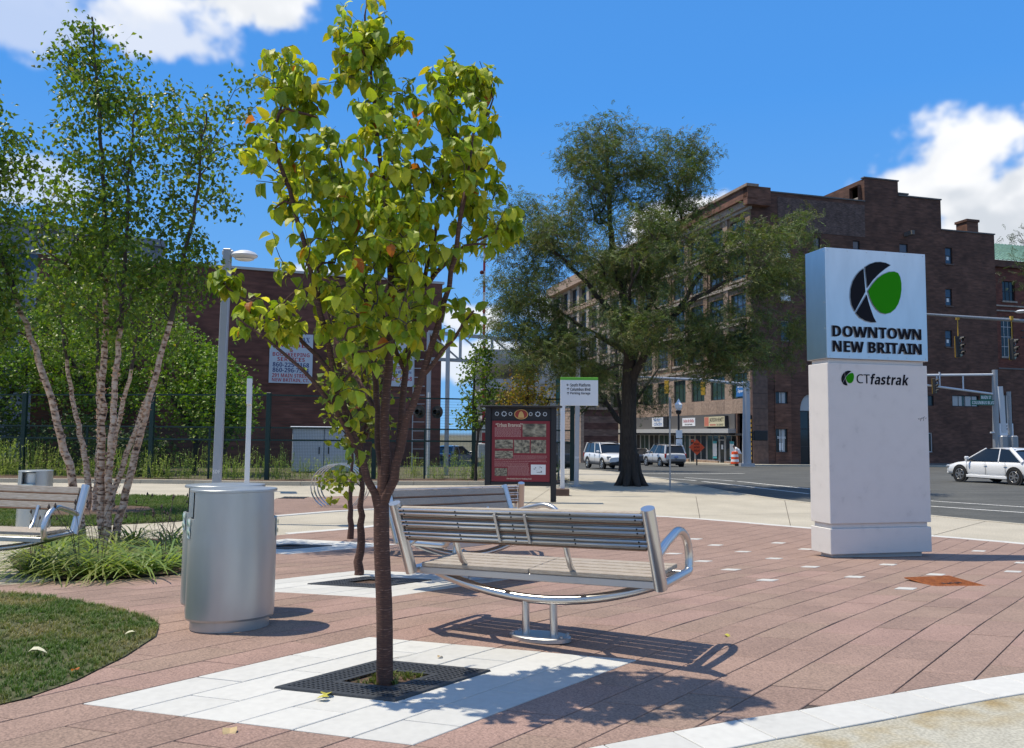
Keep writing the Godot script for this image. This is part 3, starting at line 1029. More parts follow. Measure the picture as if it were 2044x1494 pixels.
func build_corner_block():
	var K := Vector3(21.9, 0, -75.0)
	var b := thing("corner_building", "large brown brick corner block with shops below and a stepped roofline", "building", K, AZ)
	var R := Transform3D.IDENTITY
	var L := Transform3D(Basis(Vector3(0, 0, 1), Vector3.UP, Vector3(-1, 0, 0)), Vector3.ZERO)
	var foot := -1.9
	# shaded side wall, four heights of parapet
	var sash := [[6.68, 18.7, 7.43, 20.3], [11.07, 18.7, 11.83, 20.3], [16.41, 18.7, 17.4, 20.4], [3.05, 14.0, 3.91, 16.1], [3.1, 17.9, 3.95, 19.7], [6.7, 14.2, 7.5, 16.1], [11.1, 14.2, 11.9, 16.1], [3.05, 10.3, 3.9, 12.2], [6.7, 10.3, 7.5, 12.2]]
	var sash2 := [[21.83, 18.75, 22.68, 20.4], [21.7, 14.55, 22.52, 16.25], [21.55, 10.45, 22.38, 12.1]]
	var low := [[22.14, 4.6, 25.4, 5.7], [19.0, 4.6, 19.95, 5.6], [18.6, 0.1, 19.7, 2.0]]
	var bay := [[2.34, 4.5, 3.64, 5.6], [2.3, 0.05, 3.56, 2.2]]
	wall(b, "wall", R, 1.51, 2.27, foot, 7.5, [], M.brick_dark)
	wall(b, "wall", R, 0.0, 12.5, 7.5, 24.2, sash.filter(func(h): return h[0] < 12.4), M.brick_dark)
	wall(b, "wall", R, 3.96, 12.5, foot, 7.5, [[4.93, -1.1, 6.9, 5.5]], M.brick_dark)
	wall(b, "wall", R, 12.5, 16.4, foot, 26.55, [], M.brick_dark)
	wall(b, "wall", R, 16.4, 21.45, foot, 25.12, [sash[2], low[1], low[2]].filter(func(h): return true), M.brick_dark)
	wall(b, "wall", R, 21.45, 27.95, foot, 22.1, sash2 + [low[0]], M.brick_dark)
	# faded patch of old painted wall, and roof edges
	block(b, "painted_wall_patch", R, Vector3(2.85, 20.7, 0.0), Vector3(12.46, 23.85, 0.03), M.brick_old)
	for q in [[-0.4, 12.5, 24.2], [12.42, 16.48, 26.55], [16.4, 21.53, 25.12], [21.45, 28.03, 22.1]]:
		block(b, "coping", R, Vector3(q[0], q[2], -0.4), Vector3(q[1], q[2] + 0.12, 0.08), M.trim_grey)
	# roof and hidden sides
	var g := Geo.new()
	for q in [[0.0, 12.5, 24.0, -58.0], [16.4, 21.45, 24.9, -20.0], [21.45, 27.95, 21.9, -20.0]]:
		g.quad(Vector3(q[0], q[2], 0), Vector3(q[1], q[2], 0), Vector3(q[1], q[2], q[3]), Vector3(q[0], q[2], q[3]))
	g.quad(Vector3(27.95, foot, 0), Vector3(27.95, foot, -20), Vector3(27.95, 22.1, -20), Vector3(27.95, 22.1, 0))
	g.quad(Vector3(21.45, 21.9, 0), Vector3(21.45, 21.9, -20), Vector3(21.45, 25.12, -20), Vector3(21.45, 25.12, 0))
	g.quad(Vector3(27.95, foot, -20), Vector3(12.5, foot, -20), Vector3(12.5, 22, -20), Vector3(27.95, 22, -20))
	g.quad(Vector3(12.5, foot, -58), Vector3(0, foot, -58), Vector3(0, 24, -58), Vector3(12.5, 24, -58))
	g.quad(Vector3(12.5, foot, -20), Vector3(12.5, foot, -58), Vector3(12.5, 24, -58), Vector3(12.5, 24, -20))
	part(b, "roof", g, M.roof_dark)
	# stair tower behind the highest parapet, with louvred openings on its sunny side
	g = Geo.new()
	var T := Transform3D(Basis(Vector3(0, 0, 1), Vector3.UP, Vector3(-1, 0, 0)), Vector3(12.5, 0, 0))
	wall(b, "tower_wall", T, -7.5, 0.0, 24.0, 26.5, [[-5.6, 24.3, -3.6, 25.6], [-2.2, 24.3, -0.9, 26.1]], M.brick_dark, 0.4)
	window(b, T, [-5.6, 24.3, -3.6, 25.6], M.frame_dark, M.glass_dark, 0.35, 2, 2, 0.08)
	block(b, "shutter", T, Vector3(-2.2, 24.3, -0.5), Vector3(-0.9, 25.0, -0.2), M.stone_pale)
	g.quad(Vector3(12.5, 26.5, 0), Vector3(16.4, 26.5, 0), Vector3(16.4, 26.5, -7.5), Vector3(12.5, 26.5, -7.5))
	g.quad(Vector3(16.4, 24, 0), Vector3(16.4, 24, -7.5), Vector3(16.4, 26.5, -7.5), Vector3(16.4, 26.5, 0))
	g.quad(Vector3(16.4, 24, -7.5), Vector3(12.5, 24, -7.5), Vector3(12.5, 26.5, -7.5), Vector3(16.4, 26.5, -7.5))
	g.quad(Vector3(13, 24, -0.45), Vector3(12.1, 24, -0.45), Vector3(12.1, 26, -0.45), Vector3(13, 26, -0.45))
	part(b, "tower_roof", g, M.brick_dark)
	block(b, "chimney", R, Vector3(25.1, 22.0, -1.9), Vector3(26.5, 23.4, -0.5), M.brick_orange)
	block(b, "chimney_cap", R, Vector3(25.0, 23.4, -2.0), Vector3(26.6, 23.65, -0.4), M.brick_dark)
	block(b, "roof_vent", R, Vector3(17.0, 25.2, -1.6), Vector3(18.1, 25.55, -0.7), M.trim_grey)
	block(b, "roof_vent_hood", R, Vector3(16.9, 25.55, -1.7), Vector3(18.2, 25.7, -0.6), M.trim_grey)
	block(b, "hoist_beam", R, Vector3(16.95, 21.1, 0.0), Vector3(17.25, 21.5, 1.1), M.trim_grey)
	for h in sash + sash2:
		var w := window(b, R, h, M.frame_pale if h[0] < 5.0 else M.frame_dark, M.glass_blue, 0.17, 1, 2, 0.07)
		block(w, "sill", R, Vector3(h[0] - 0.08, h[1] - 0.12, 0.0), Vector3(h[2] + 0.08, h[1], 0.1), M.stone_brown)
		if h[0] > 15.0 and h[0] < 23.0:
			block(w, "notice", R, Vector3(h[0] + 0.25, h[1] + 0.4, -0.135), Vector3(h[0] + 0.52, h[1] + 0.75, -0.13), M.paper)
	for h in [sash[3], sash[4]]:
		block(b, "air_conditioner", R, Vector3(h[0] + 0.08, h[1] + 0.02, -0.1), Vector3(h[2] - 0.08, h[1] + 0.55, 0.38), M.paper)
	var wide := window(b, R, low[0], M.frame_dark, M.glass_green, 0.17, 4, 1, 0.07)
	block(wide, "curtain", R, Vector3(22.3, 4.66, -0.135), Vector3(23.4, 5.64, -0.13), M.curtain)
	block(wide, "curtain", R, Vector3(23.7, 4.66, -0.135), Vector3(25.2, 5.64, -0.13), M.curtain)
	window(b, R, low[1], M.frame_dark, M.glass_dark)
	window(b, R, low[2], M.frame_pale, M.glass_dark, 0.17, 2, 1, 0.1)
	# stone pier at the corner, orange bay, arched window
	for k in 5:
		var y: float = foot + [0.0, 2.6, 4.35, 5.9, 7.3][k]
		var y2: float = foot + [2.6, 4.35, 5.9, 7.3, 9.4][k]
		block(b, "stone_panel", R, Vector3(-0.06, y + 0.01, -0.3), Vector3(1.51, y2 - 0.01, 0.06), M.stone_brown)
	wall(b, "bay_wall", Transform3D(Basis.IDENTITY, Vector3(0, 0, 0.04)), 2.27, 3.96, foot, 7.5, bay, M.brick_orange)
	for h in bay:
		var w := window(b, Transform3D(Basis.IDENTITY, Vector3(0, 0, 0.04)), h, M.frame_dark, M.glass_dark, 0.17, 2, 1, 0.06)
		block(w, "lintel", R, Vector3(h[0] - 0.12, h[3], 0.0), Vector3(h[2] + 0.12, h[3] + 0.3, 0.1), M.brick_orange)
		block(w, "curtain", R, Vector3(h[0] + 0.45, h[1] + 0.05, -0.095), Vector3(h[2] - 0.25, h[3] - 0.05, -0.09), M.curtain)
	words(b, "window_lettering", "Bankers", 0.85, 0.26, M.paper, Vector3(2.98, 1.42, -0.075))
	block(b, "window_notice", R, Vector3(2.72, 0.25, -0.085), Vector3(3.1, 0.9, -0.08), M.paper)
	# arched opening: a half disc of glass above tall panes
	window(b, R, [4.93, -1.1, 6.9, 3.9], M.frame_dark, M.glass_dark, 0.2, 2, 3, 0.08)
	g = Geo.new()
	var arch := PackedVector2Array([Vector2(4.93, 3.9), Vector2(6.9, 3.9)])
	for k in range(1, 12):
		arch.append(Vector2(5.915 + 0.985 * cos(PI * k / 12), 3.9 + 1.5 * sin(PI * k / 12)))
	g.prism(arch, -0.16, -0.14)
	part(b, "arched_pane", g, M.curtain)
	g = Geo.new()
	for side in [-1, 1]:
		var sp := PackedVector2Array([Vector2(5.915 + side * 0.985, 5.5), Vector2(5.915, 5.5)])
		for k in range(6, -1, -1):
			sp.append(Vector2(5.915 + side * 0.985 * cos(PI * k / 12), 3.9 + 1.5 * sin(PI * k / 12)))
		g.prism(sp, -0.2, 0.004)
	part(b, "arch_spandrel", g, M.brick_dark)
	# low wing to the right
	wall(b, "wing_wall", R, 27.95, 60.0, foot, 8.45, [[27.75 + 0.4, 2.9, 29.5, 5.9], [33, 2.0, 36, 5.0]], M.brick_dark)
	window(b, R, [28.15, 2.9, 29.5, 5.9], M.frame_dark, M.curtain, 0.17, 2, 1, 0.08)
	window(b, R, [33, 2.0, 36, 5.0], M.frame_dark, M.glass_dark, 0.17, 3, 1, 0.08)
	block(b, "wing_coping", R, Vector3(27.95, 8.45, -0.4), Vector3(60, 8.6, 0.06), M.trim_grey)
	g = Geo.new()
	g.quad(Vector3(27.95, 8.4, 0), Vector3(60, 8.4, 0), Vector3(60, 8.4, -14), Vector3(27.95, 8.4, -14))
	part(b, "wing_roof", g, M.roof_dark)
	var bd := block(b, "notice_board", R, Vector3(27.7, 1.8, 0.03), Vector3(29.4, 3.0, 0.12), M.sign_white)
	words(bd, "lettering", "EXIT\nDOWNTOWN", 1.0, 0.5, M.ink_black, Vector3(28.5, 2.6, 0.125))
	block(b, "plinth", R, Vector3(6.95, foot, 0.0), Vector3(60, -0.95, 0.1), M.trim_grey)
	# sunny street front: brick and stone storeys above shops
	var holes := []
	var floors := [[5.0, 7.4], [9.0, 11.3], [12.6, 14.9], [16.2, 18.5], [19.8, 21.9]]
	for f in floors.size():
		for k in 7:
			var w0: float = 0.9 + k * 4.0
			holes.append([-w0 - 2.7, floors[f][0], -w0, floors[f][1]])
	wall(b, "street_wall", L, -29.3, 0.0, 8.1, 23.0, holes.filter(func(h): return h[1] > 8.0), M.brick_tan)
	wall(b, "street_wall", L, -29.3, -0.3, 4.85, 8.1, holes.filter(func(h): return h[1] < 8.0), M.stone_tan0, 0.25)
	for h in holes:
		var upper: bool = h[1] > 8.0
		var w := window(b, L, h, M.frame_dark, M.glass_green if not upper else M.glass_blue, 0.22, 3, 1 if not upper else 2, 0.08)
		if upper:
			block(w, "sill", L, Vector3(h[0] - 0.15, h[1] - 0.2, 0.0), Vector3(h[2] + 0.15, h[1], 0.12), M.stone_pale)
	for k in 8:     # stone pilasters between the windows
		block(b, "pilaster", L, Vector3(-0.35 - k * 4.0 - 0.42, 8.1, 0.0), Vector3(-0.35 - k * 4.0 + 0.42, 22.6, 0.14), M.stone_tan1 if k % 2 else M.brick_tan)
	for y in [8.0, 11.9, 15.5, 19.1, 22.4]:
		block(b, "string_course", L, Vector3(-29.3, y, 0.0), Vector3(0.25, y + 0.28, 0.22), M.stone_pale)
	# heavy cornice in terracotta
	block(b, "cornice", L, Vector3(-29.3, 22.7, 0.0), Vector3(0.45, 23.3, 0.45), M.stone_tan2)
	block(b, "cornice", L, Vector3(-29.3, 23.3, -0.3), Vector3(0.75, 24.3, 0.75), M.brick_orange)
	block(b, "cornice", L, Vector3(-29.3, 24.3, -0.3), Vector3(0.95, 24.55, 0.95), M.stone_tan1)
	block(b, "cornice_return", R, Vector3(-0.75, 22.7, 0.02), Vector3(1.7, 24.4, 0.7), M.brick_orange)
	# tan stone panels over the shops
	for k in 19:
		block(b, "stone_panel", L, Vector3(-0.32 - (k + 1) * 1.52 + 0.012, 3.62, -0.2), Vector3(-0.32 - k * 1.52 - 0.012, 4.87, 0.05), M["stone_tan%d" % (k * 7 % 4)])
	# pier stones beside the portal
	for k in 3:
		block(b, "stone_panel", L, Vector3(-0.33, foot + k * 1.85, -0.2), Vector3(0.0, foot + k * 1.85 + 1.83, 0.05), M.stone_tan3)
	block(b, "stone_panel", L, Vector3(-2.88, foot, -0.2), Vector3(-2.6, 3.6, 0.05), M.stone_brown)
	# recessed entrance
	var portal := block(b, "entrance", L, Vector3(-2.6, foot, -1.4), Vector3(-0.33, 3.6, -1.3), M.glass_dark)
	block(portal, "canopy", L, Vector3(-2.6, 1.55, -0.9), Vector3(-0.33, 1.75, 0.3), M.frame_dark)
	block(portal, "door", L, Vector3(-1.9, foot, -1.3), Vector3(-0.9, 1.2, -1.22), M.frame_dark)
	var bs := block(b, "upright_sign", L, Vector3(-0.28, -0.9, 0.05), Vector3(-0.04, 3.4, 0.12), M.ink_black)
	for k in 9:
		block(bs, "sign_letter", L, Vector3(-0.23, -0.6 + k * 0.42, 0.12), Vector3(-0.09, -0.34 + k * 0.42, 0.128), M.yellow_paint)
	# shop fascia, awning and windows
	block(b, "fascia", L, Vector3(-29.3, 2.2, -0.1), Vector3(-2.88, 3.6, 0.16), M.trim_grey)
	for k in 8:
		block(b, "awning_panel", L, Vector3(-2.9 - (k + 1) * 3.29 + 0.01, 1.78, -0.1), Vector3(-2.9 - k * 3.29 - 0.01, 2.2, 0.85), M.canopy_grey)
	block(b, "awning_edge", L, Vector3(-29.3, 1.58, -0.1), Vector3(-2.9, 1.77, 0.75), M.frame_dark)
	var shops := [[-5.3, -3.1], [-6.45, -5.4], [-8.9, -6.55], [-11.3, -9.0], [-12.5, -11.4], [-14.6, -12.6], [-17.2, -14.7], [-19.8, -17.3], [-22.4, -19.9], [-24.8, -22.5], [-27.0, -24.9], [-29.3, -27.1]]
	var kind := 0
	for s in shops:
		var door: bool = s[1] - s[0] < 1.2
		if door:
			var d := window(b, L, [s[0], foot, s[1], 1.6], M.frame_pale, M.glass_dark, 0.3, 1, 1, 0.12, "door")
			block(d, "transom", L, Vector3(s[0], 1.05, -0.27), Vector3(s[1], 1.16, -0.2), M.frame_pale)
			block(d, "notice", L, Vector3(s[0] + 0.35, 0.2, -0.27), Vector3(s[1] - 0.35, 0.65, -0.26), M.paper)
		else:
			var w := window(b, L, [s[0], -0.95, s[1], 1.6], M.frame_pale, M.glass_green if kind % 2 else M.glass_dark, 0.3, 2, 1, 0.07, "shop_window")
			block(w, "stall_riser", L, Vector3(s[0], foot, -0.3), Vector3(s[1], -0.95, -0.1), M.stone_tan3)
			kind += 1
	for q in [[-6.7, "teal"], [-3.5, "teal"]]:
		var po := block(b, "poster", L, Vector3(q[0] - 0.75, -0.7, -0.12), Vector3(q[0], 1.0, -0.1), M.paper)
		block(po, "poster_band", L, Vector3(q[0] - 0.75, 0.75, -0.1), Vector3(q[0], 1.0, -0.095), M.teal_print)
		block(po, "poster_band", L, Vector3(q[0] - 0.75, -0.7, -0.1), Vector3(q[0], -0.5, -0.095), M.teal_print)
	block(b, "window_banner", L, Vector3(-3.0, 5.2, -0.12), Vector3(-1.1, 6.6, -0.1), M.blue_print)
	words(b, "banner_lettering", "Office\nSpace", 1.4, 0.8, M.paper, L * Vector3(-2.05, 5.9, -0.095), L.basis)
	# fascia signs
	var s1 := block(b, "shop_sign", L, Vector3(-8.1, 2.35, 0.16), Vector3(-4.0, 3.45, 0.5), M.frame_dark)
	block(s1, "sign_face", L, Vector3(-8.0, 2.42, 0.5), Vector3(-4.1, 3.38, 0.53), M.cream_sign)
	block(s1, "sign_logo", L, Vector3(-7.95, 2.46, 0.53), Vector3(-7.1, 3.34, 0.535), M.salmon)
	words(s1, "lettering", "JACKSON HEWITT", 2.75, 0.48, M.ink_black, L * Vector3(-5.6, 3.02, 0.532), L.basis)
	words(s1, "lettering", "TAX SERVICE", 1.3, 0.18, M.ink_black, L * Vector3(-4.95, 2.58, 0.532), L.basis)
	block(s1, "sign_stripe", L, Vector3(-6.9, 2.52, 0.53), Vector3(-5.75, 2.62, 0.535), M.red_print)
	var s2 := block(b, "shop_sign", L, Vector3(-13.3, 2.5, 0.16), Vector3(-10.5, 3.35, 0.2), M.sign_white)
	words(s2, "lettering", "Salon de Bella", 2.3, 0.32, M.red_print, L * Vector3(-11.9, 3.05, 0.205), L.basis, "Droid Serif")
	words(s2, "lettering", "hair and nails", 1.6, 0.16, M.ink_black, L * Vector3(-11.9, 2.68, 0.205), L.basis)
	var s3 := block(b, "shop_sign", L, Vector3(-20.1, 2.4, 0.16), Vector3(-16.2, 3.6, 0.5), M.frame_dark)
	block(s3, "sign_face", L, Vector3(-20.0, 2.47, 0.5), Vector3(-17.2, 3.5, 0.53), M.sign_white)
	words(s3, "lettering", "MONEY\nCENTER", 2.0, 0.8, M.blue_print, L * Vector3(-18.5, 2.98, 0.532), L.basis)
	# --- the next block up the side street, pale stone
	var c := thing("stone_office_block", "pale tan stone office block up the side street behind the big tree", "building", grid(K, 0, 29.5, 0), AZ)
	holes = []
	for f in 5:
		for k in 7:
			holes.append([-1.2 - k * 3.9 - 2.2, 4.2 + f * 4.0, -1.2 - k * 3.9, 6.9 + f * 4.0])
	wall(c, "wall", L, -28.5, 0.0, -3.2, 24.2, holes, M.stone_pale, 0.3)
	for h in holes:
		var w := window(c, L, h, M.frame_dark, M.glass_dark, 0.26, 2, 2, 0.1)
		block(w, "sill", L, Vector3(h[0] - 0.2, h[1] - 0.25, 0.0), Vector3(h[2] + 0.2, h[1], 0.2), M.stone_tan0)
	for k in 8:
		block(c, "pilaster", L, Vector3(-0.05 - k * 3.9 - 0.5, 3.4, 0.0), Vector3(-0.05 - k * 3.9 + 0.45, 23.0, 0.25), M.stone_pale)
	block(c, "cornice", L, Vector3(-28.6, 23.2, 0.0), Vector3(0.1, 24.6, 0.9), M.stone_tan2)
	block(c, "string_course", L, Vector3(-28.5, 19.4, 0.0), Vector3(0, 19.8, 0.4), M.stone_tan2)
	wall(c, "front_wall", Transform3D(Basis.IDENTITY, Vector3(0, 0, 0)), 0.0, 12.0, 20.0, 24.6, [], M.brick_dark)
	g = Geo.new()
	g.quad(Vector3(0, 24.2, 0), Vector3(12, 24.2, 0), Vector3(12, 24.2, -28.5), Vector3(0, 24.2, -28.5))
	g.quad(Vector3(12, -3, -28.5), Vector3(0, -3, -28.5), Vector3(0, 24.2, -28.5), Vector3(12, 24.2, -28.5))
	part(c, "roof", g, M.roof_dark)
	# --- low banded wall at the foot of that block
	var d := thing("banded_brick_building", "low brick building with dark and light horizontal bands behind white suv", "building", Vector3(7.3, 0, -83.6), AZ)
	for k in 9:
		block(d, "brick_band", R, Vector3(0.0, -1.9 + k * 0.66, -6.0), Vector3(3.75, -1.24 + k * 0.66, 0.0 if k % 2 else 0.012), M.brick_band_light if k % 2 else M.brick_band_dark)
	block(d, "stone_end", R, Vector3(-0.35, -1.9, -6.0), Vector3(0.0, 4.0, 0.05), M.stone_tan2)
	block(d, "roof_slab", R, Vector3(-0.4, 4.04, -6.0), Vector3(3.85, 4.3, 0.15), M.stone_tan1)

func build_far_blocks():
	# red brick hall with a green metal roof, right
	var r := thing("red_brick_hall", "red brick hall with green standing seam metal roof", "building", Vector3(56.5, 0, -97.0), AZ)
	var I := Transform3D.IDENTITY
	var holes := [[1.6, 11.2, 3.4, 16.0], [2.0, 17.9, 3.9, 20.3], [6.6, 11.2, 8.4, 16.0], [7.0, 17.9, 8.9, 20.3]]
	wall(r, "wall", I, 0.0, 16.0, -2.0, 21.9, holes, M.brick_red, 0.3)
	for h in holes:
		var w := window(r, I, h, M.frame_pale if h[1] < 15 else M.frame_dark, M.glass_dark, 0.25, 3, 4 if h[1] < 15 else 2, 0.07)
		block(w, "sill", I, Vector3(h[0] - 0.15, h[1] - 0.2, 0), Vector3(h[2] + 0.15, h[1], 0.15), M.stone_pale)
	for y in [16.6, 17.2]:
		block(r, "string_course", I, Vector3(0, y, 0), Vector3(16, y + 0.16, 0.12), M.stone_pale)
	block(r, "cornice", I, Vector3(-0.3, 21.9, -0.3), Vector3(16.3, 22.7, 0.4), M.brick_dark)
	for x in [0.35, 5.0]:
		var g := Geo.new()
		g.box(Vector3(x, 14.4, 0.06), Vector3(0.9, 0.12, 0.06)); 
		part(r, "wall_anchor", g, M.frame_dark)
		g = Geo.new()
		g.box(Vector3(x, 13.6, 0.06), Vector3(0.9, 0.12, 0.06))
		part(r, "wall_anchor", g, M.frame_dark)
	var roof := Geo.new()
	roof.quad(Vector3(-0.4, 22.7, 0.5), Vector3(16.4, 22.7, 0.5), Vector3(14, 26.5, -6), Vector3(1.5, 26.5, -6))
	roof.quad(Vector3(-0.4, 22.7, -12), Vector3(-0.4, 22.7, 0.5), Vector3(1.5, 26.5, -6), Vector3(1.5, 26.5, -7))
	roof.quad(Vector3(16.4, 22.7, 0.5), Vector3(16.4, 22.7, -12), Vector3(14, 26.5, -7), Vector3(14, 26.5, -6))
	var rf := part(r, "roof", roof, M.copper_green)
	for k in 26:
		var f := k / 25.0
		var a := Vector3(lerpf(-0.3, 16.3, f), 22.75, 0.5)
		var e := Vector3(lerpf(1.5, 14.0, f), 26.55, -6.0)
		var g := Geo.new()
		g.beam(a, e, 0.09, 0.12)
		part(rf, "roof_seam", g, M.copper_green)
	wall(r, "side_wall", Transform3D(Basis(Vector3(0, 0, 1), Vector3.UP, Vector3(-1, 0, 0)), Vector3.ZERO), -12.0, 0.0, -2.0, 21.9, [], M.brick_red)
	# concrete parking garage behind the gantry
	var p := thing("parking_garage", "pale concrete parking garage far behind the signal gantry", "building", Vector3(-3.5, 0, -100), 0.1)
	for k in 4:
		block(p, "deck", I, Vector3(0, -0.15 + k * 3.5, -20), Vector3(10.5, 0.2 + k * 3.5, -0.2), M.white_wall)
		block(p, "parapet", I, Vector3(0, -0.9 + k * 3.5 + 0.75, -0.2), Vector3(10.5, 1.2 + k * 3.5, 0), M.white_wall)
		block(p, "back_wall", I, Vector3(0, 0.2 + k * 3.5, -20), Vector3(10.5, 3.35 + k * 3.5, -19.8), M.white_wall)
		for c in 4:
			block(p, "column", I, Vector3(0.1 + c * 3.3, 0.2 + k * 3.5, -0.6), Vector3(0.5 + c * 3.3, 1.5 + k * 3.5, -0.1), M.white_wall)
	block(p, "stair_tower", I, Vector3(6.5, -2, -10), Vector3(10.6, 12.6, 0.4), M.white_wall)
	# long grey slab behind the trees, left
	var s := thing("grey_office_slab", "grey office slab with a dark window band behind the trees", "building", Vector3(-42, 0, -47.7), 0.70)
	holes = [[1.0, 12.2, 19.0, 13.6], [1.0, 8.2, 19.0, 9.8], [1.0, 4.4, 19.0, 6.0]]
	wall(s, "wall", I, 0.0, 20.6, -2.0, 15.2, holes, M.grey_wall, 0.4)
	for h in holes:
		window(s, I, h, M.frame_pale, M.glass_blue, 0.3, 9, 1, 0.12)
	block(s, "parapet", I, Vector3(-0.2, 15.2, -12), Vector3(20.8, 15.7, 0.2), M.grey_wall)
	block(s, "end_wall", I, Vector3(20.6, -2, -12), Vector3(20.8, 15.2, 0), M.white_wall)

func build_left_brick():
	var KL := Vector3(-3.96, 0, -46.0)
	var b := thing("windowless_brick_building", "dark plum brick building with blank wall carrying a white tax office banner", "building", KL, 0.36)
	var I := Transform3D.IDENTITY
	wall(b, "wall", I, -20.0, 0.0, -1.4, 9.85, [], M.brick_plum)
	wall(b, "side_wall", Transform3D(Basis(Vector3(0, 0, -1), Vector3.UP, Vector3(1, 0, 0)), Vector3.ZERO), 0.0, 14.0, -1.4, 9.85, [], M.brick_plum)
	var g := Geo.new()
	g.quad(Vector3(-20, 9.7, 0), Vector3(0, 9.7, 0), Vector3(0, 9.7, -14), Vector3(-20, 9.7, -14))
	g.quad(Vector3(-20, -1.4, -14), Vector3(-20, -1.4, 0), Vector3(-20, 9.85, 0), Vector3(-20, 9.85, -14))
	part(b, "roof", g, M.roof_dark)
	block(b, "coping", I, Vector3(-20.1, 9.85, -0.35), Vector3(0.1, 9.98, 0.08), M.frame_pale)
	block(b, "roof_unit", I, Vector3(-12.5, 9.7, -6.5), Vector3(-10.9, 10.9, -5.0), M.white_wall)
	# banner on the wall
	var s := thing("tax_office_banner", "white wall banner with red and blue lettering for tax and payroll services", "sign", KL, 0.36)
	block(s, "board", I, Vector3(-9.25, 4.02, 0.02), Vector3(-7.05, 6.62, 0.07), M.banner)
	var lines := [["LiBERTY TAX", 6.33, 1.85, 0.27, "navy_print", "Droid Serif"], ["PAYROLL", 6.0, 1.9, 0.19, "red_print", "Droid Sans"], ["&", 5.76, 0.18, 0.19, "red_print", "Droid Sans"], ["BOOKKEEPING", 5.52, 1.88, 0.2, "red_print", "Droid Sans"], ["SERVICES", 5.27, 1.4, 0.2, "red_print", "Droid Sans"], ["860-225-9168", 4.98, 1.85, 0.24, "navy_print", "Droid Sans"], ["860-296-7544", 4.7, 1.85, 0.24, "navy_print", "Droid Sans"], ["291 MAIN STREET", 4.42, 1.88, 0.2, "red_print", "Droid Sans"], ["NEW BRITAIN, CT.", 4.17, 1.88, 0.2, "red_print", "Droid Sans"]]
	for q in lines:
		words(s, "lettering", q[0], q[2], q[3], M[q[4]], Vector3(-8.15, q[1], 0.071), Basis.IDENTITY, q[5])
	var s2 := thing("insurance_banner", "white wall banner with a red number half hidden behind tree branches", "sign", KL, 0.36)
	block(s2, "board", I, Vector3(-3.1, 4.02, 0.02), Vector3(-1.55, 6.5, 0.07), M.banner)
	for q in [["INSURANCE", 5.05, 1.2, 0.17, "red_print"], ["NEW BRITAIN", 4.8, 1.2, 0.13, "navy_print"], ["225-6068", 4.45, 1.3, 0.24, "red_print"]]:
		words(s2, "lettering", q[0], q[2], q[3], M[q[4]], Vector3(-2.32, q[1], 0.071))

# ---------------------------------------------------------------- green mesh fence
func build_fence():
	var f := thing("mesh_fence", "tall dark green wire mesh fence with posts behind the planted strip", "fence", Vector3.ZERO)
	var posts := P2([-31.5, -32.6, -24.6, -31.5, -17.9, -30.4, -12.75, -29.35, -8.45, -28.75, -4.95, -29.9, -1.4, -30.8, 2.2, -30.0])
	var top := 2.78
	var b := -0.2
	for i in posts.size():
		var p := posts[i]
		var g := Geo.new()
		g.cbox(Vector3(p.x, b + (top + 0.05 - b) * 0.5, p.y), Vector3(0.15, top + 0.05 - b, 0.15), 0.01)
		part(f, "post", g, M.fence_green)
	for i in posts.size() - 1:
		var a := Vector3(posts[i].x, 0, posts[i].y)
		var c := Vector3(posts[i + 1].x, 0, posts[i + 1].y)
		for y in [top - 0.03, 1.62, 1.18]:
			var g := Geo.new()
			g.beam(a + Vector3(0, y, 0), c + Vector3(0, y, 0), 0.04, 0.05 if y > 1.5 else 0.06)
			part(f, "rail", g, M.fence_green)
		# woven wires, joined: too fine to pick apart
		var w := Geo.new()
		var n := int(a.distance_to(c) / 0.055)
		var d := (c - a).normalized()
		var s := d.cross(Vector3.UP) * 0.0028
		for k in n:
			var q := a + d * (k * 0.055 + 0.03)
			w.quad(q - d * 0.0026 + Vector3(0, b + 0.05, 0), q + d * 0.0026 + Vector3(0, b + 0.05, 0), q + d * 0.0026 + Vector3(0, 1.62, 0), q - d * 0.0026 + Vector3(0, 1.62, 0))
		var y := b + 0.06
		while y < top:
			w.quad(a + Vector3(0, y, 0) - s, c + Vector3(0, y, 0) - s, c + Vector3(0, y + 0.006, 0) - s, a + Vector3(0, y + 0.006, 0) - s)
			y += 0.052 if y < 1.6 else 0.1
		part(f, "wire_mesh", w, M.fence_green).set_meta("kind", "stuff")
	# inner posts of the low panels
	for x in [0.5, 1.5, 3.5, 4.5]:
		var t: float = x - floorf(x)
		var i := int(x) + 2
		var p := posts[i].lerp(posts[i + 1], t)
		var g := Geo.new()
		g.box(Vector3(p.x, 0.7, p.y - 0.05), Vector3(0.06, 1.85, 0.06))
		part(f, "inner_post", g, M.fence_green)

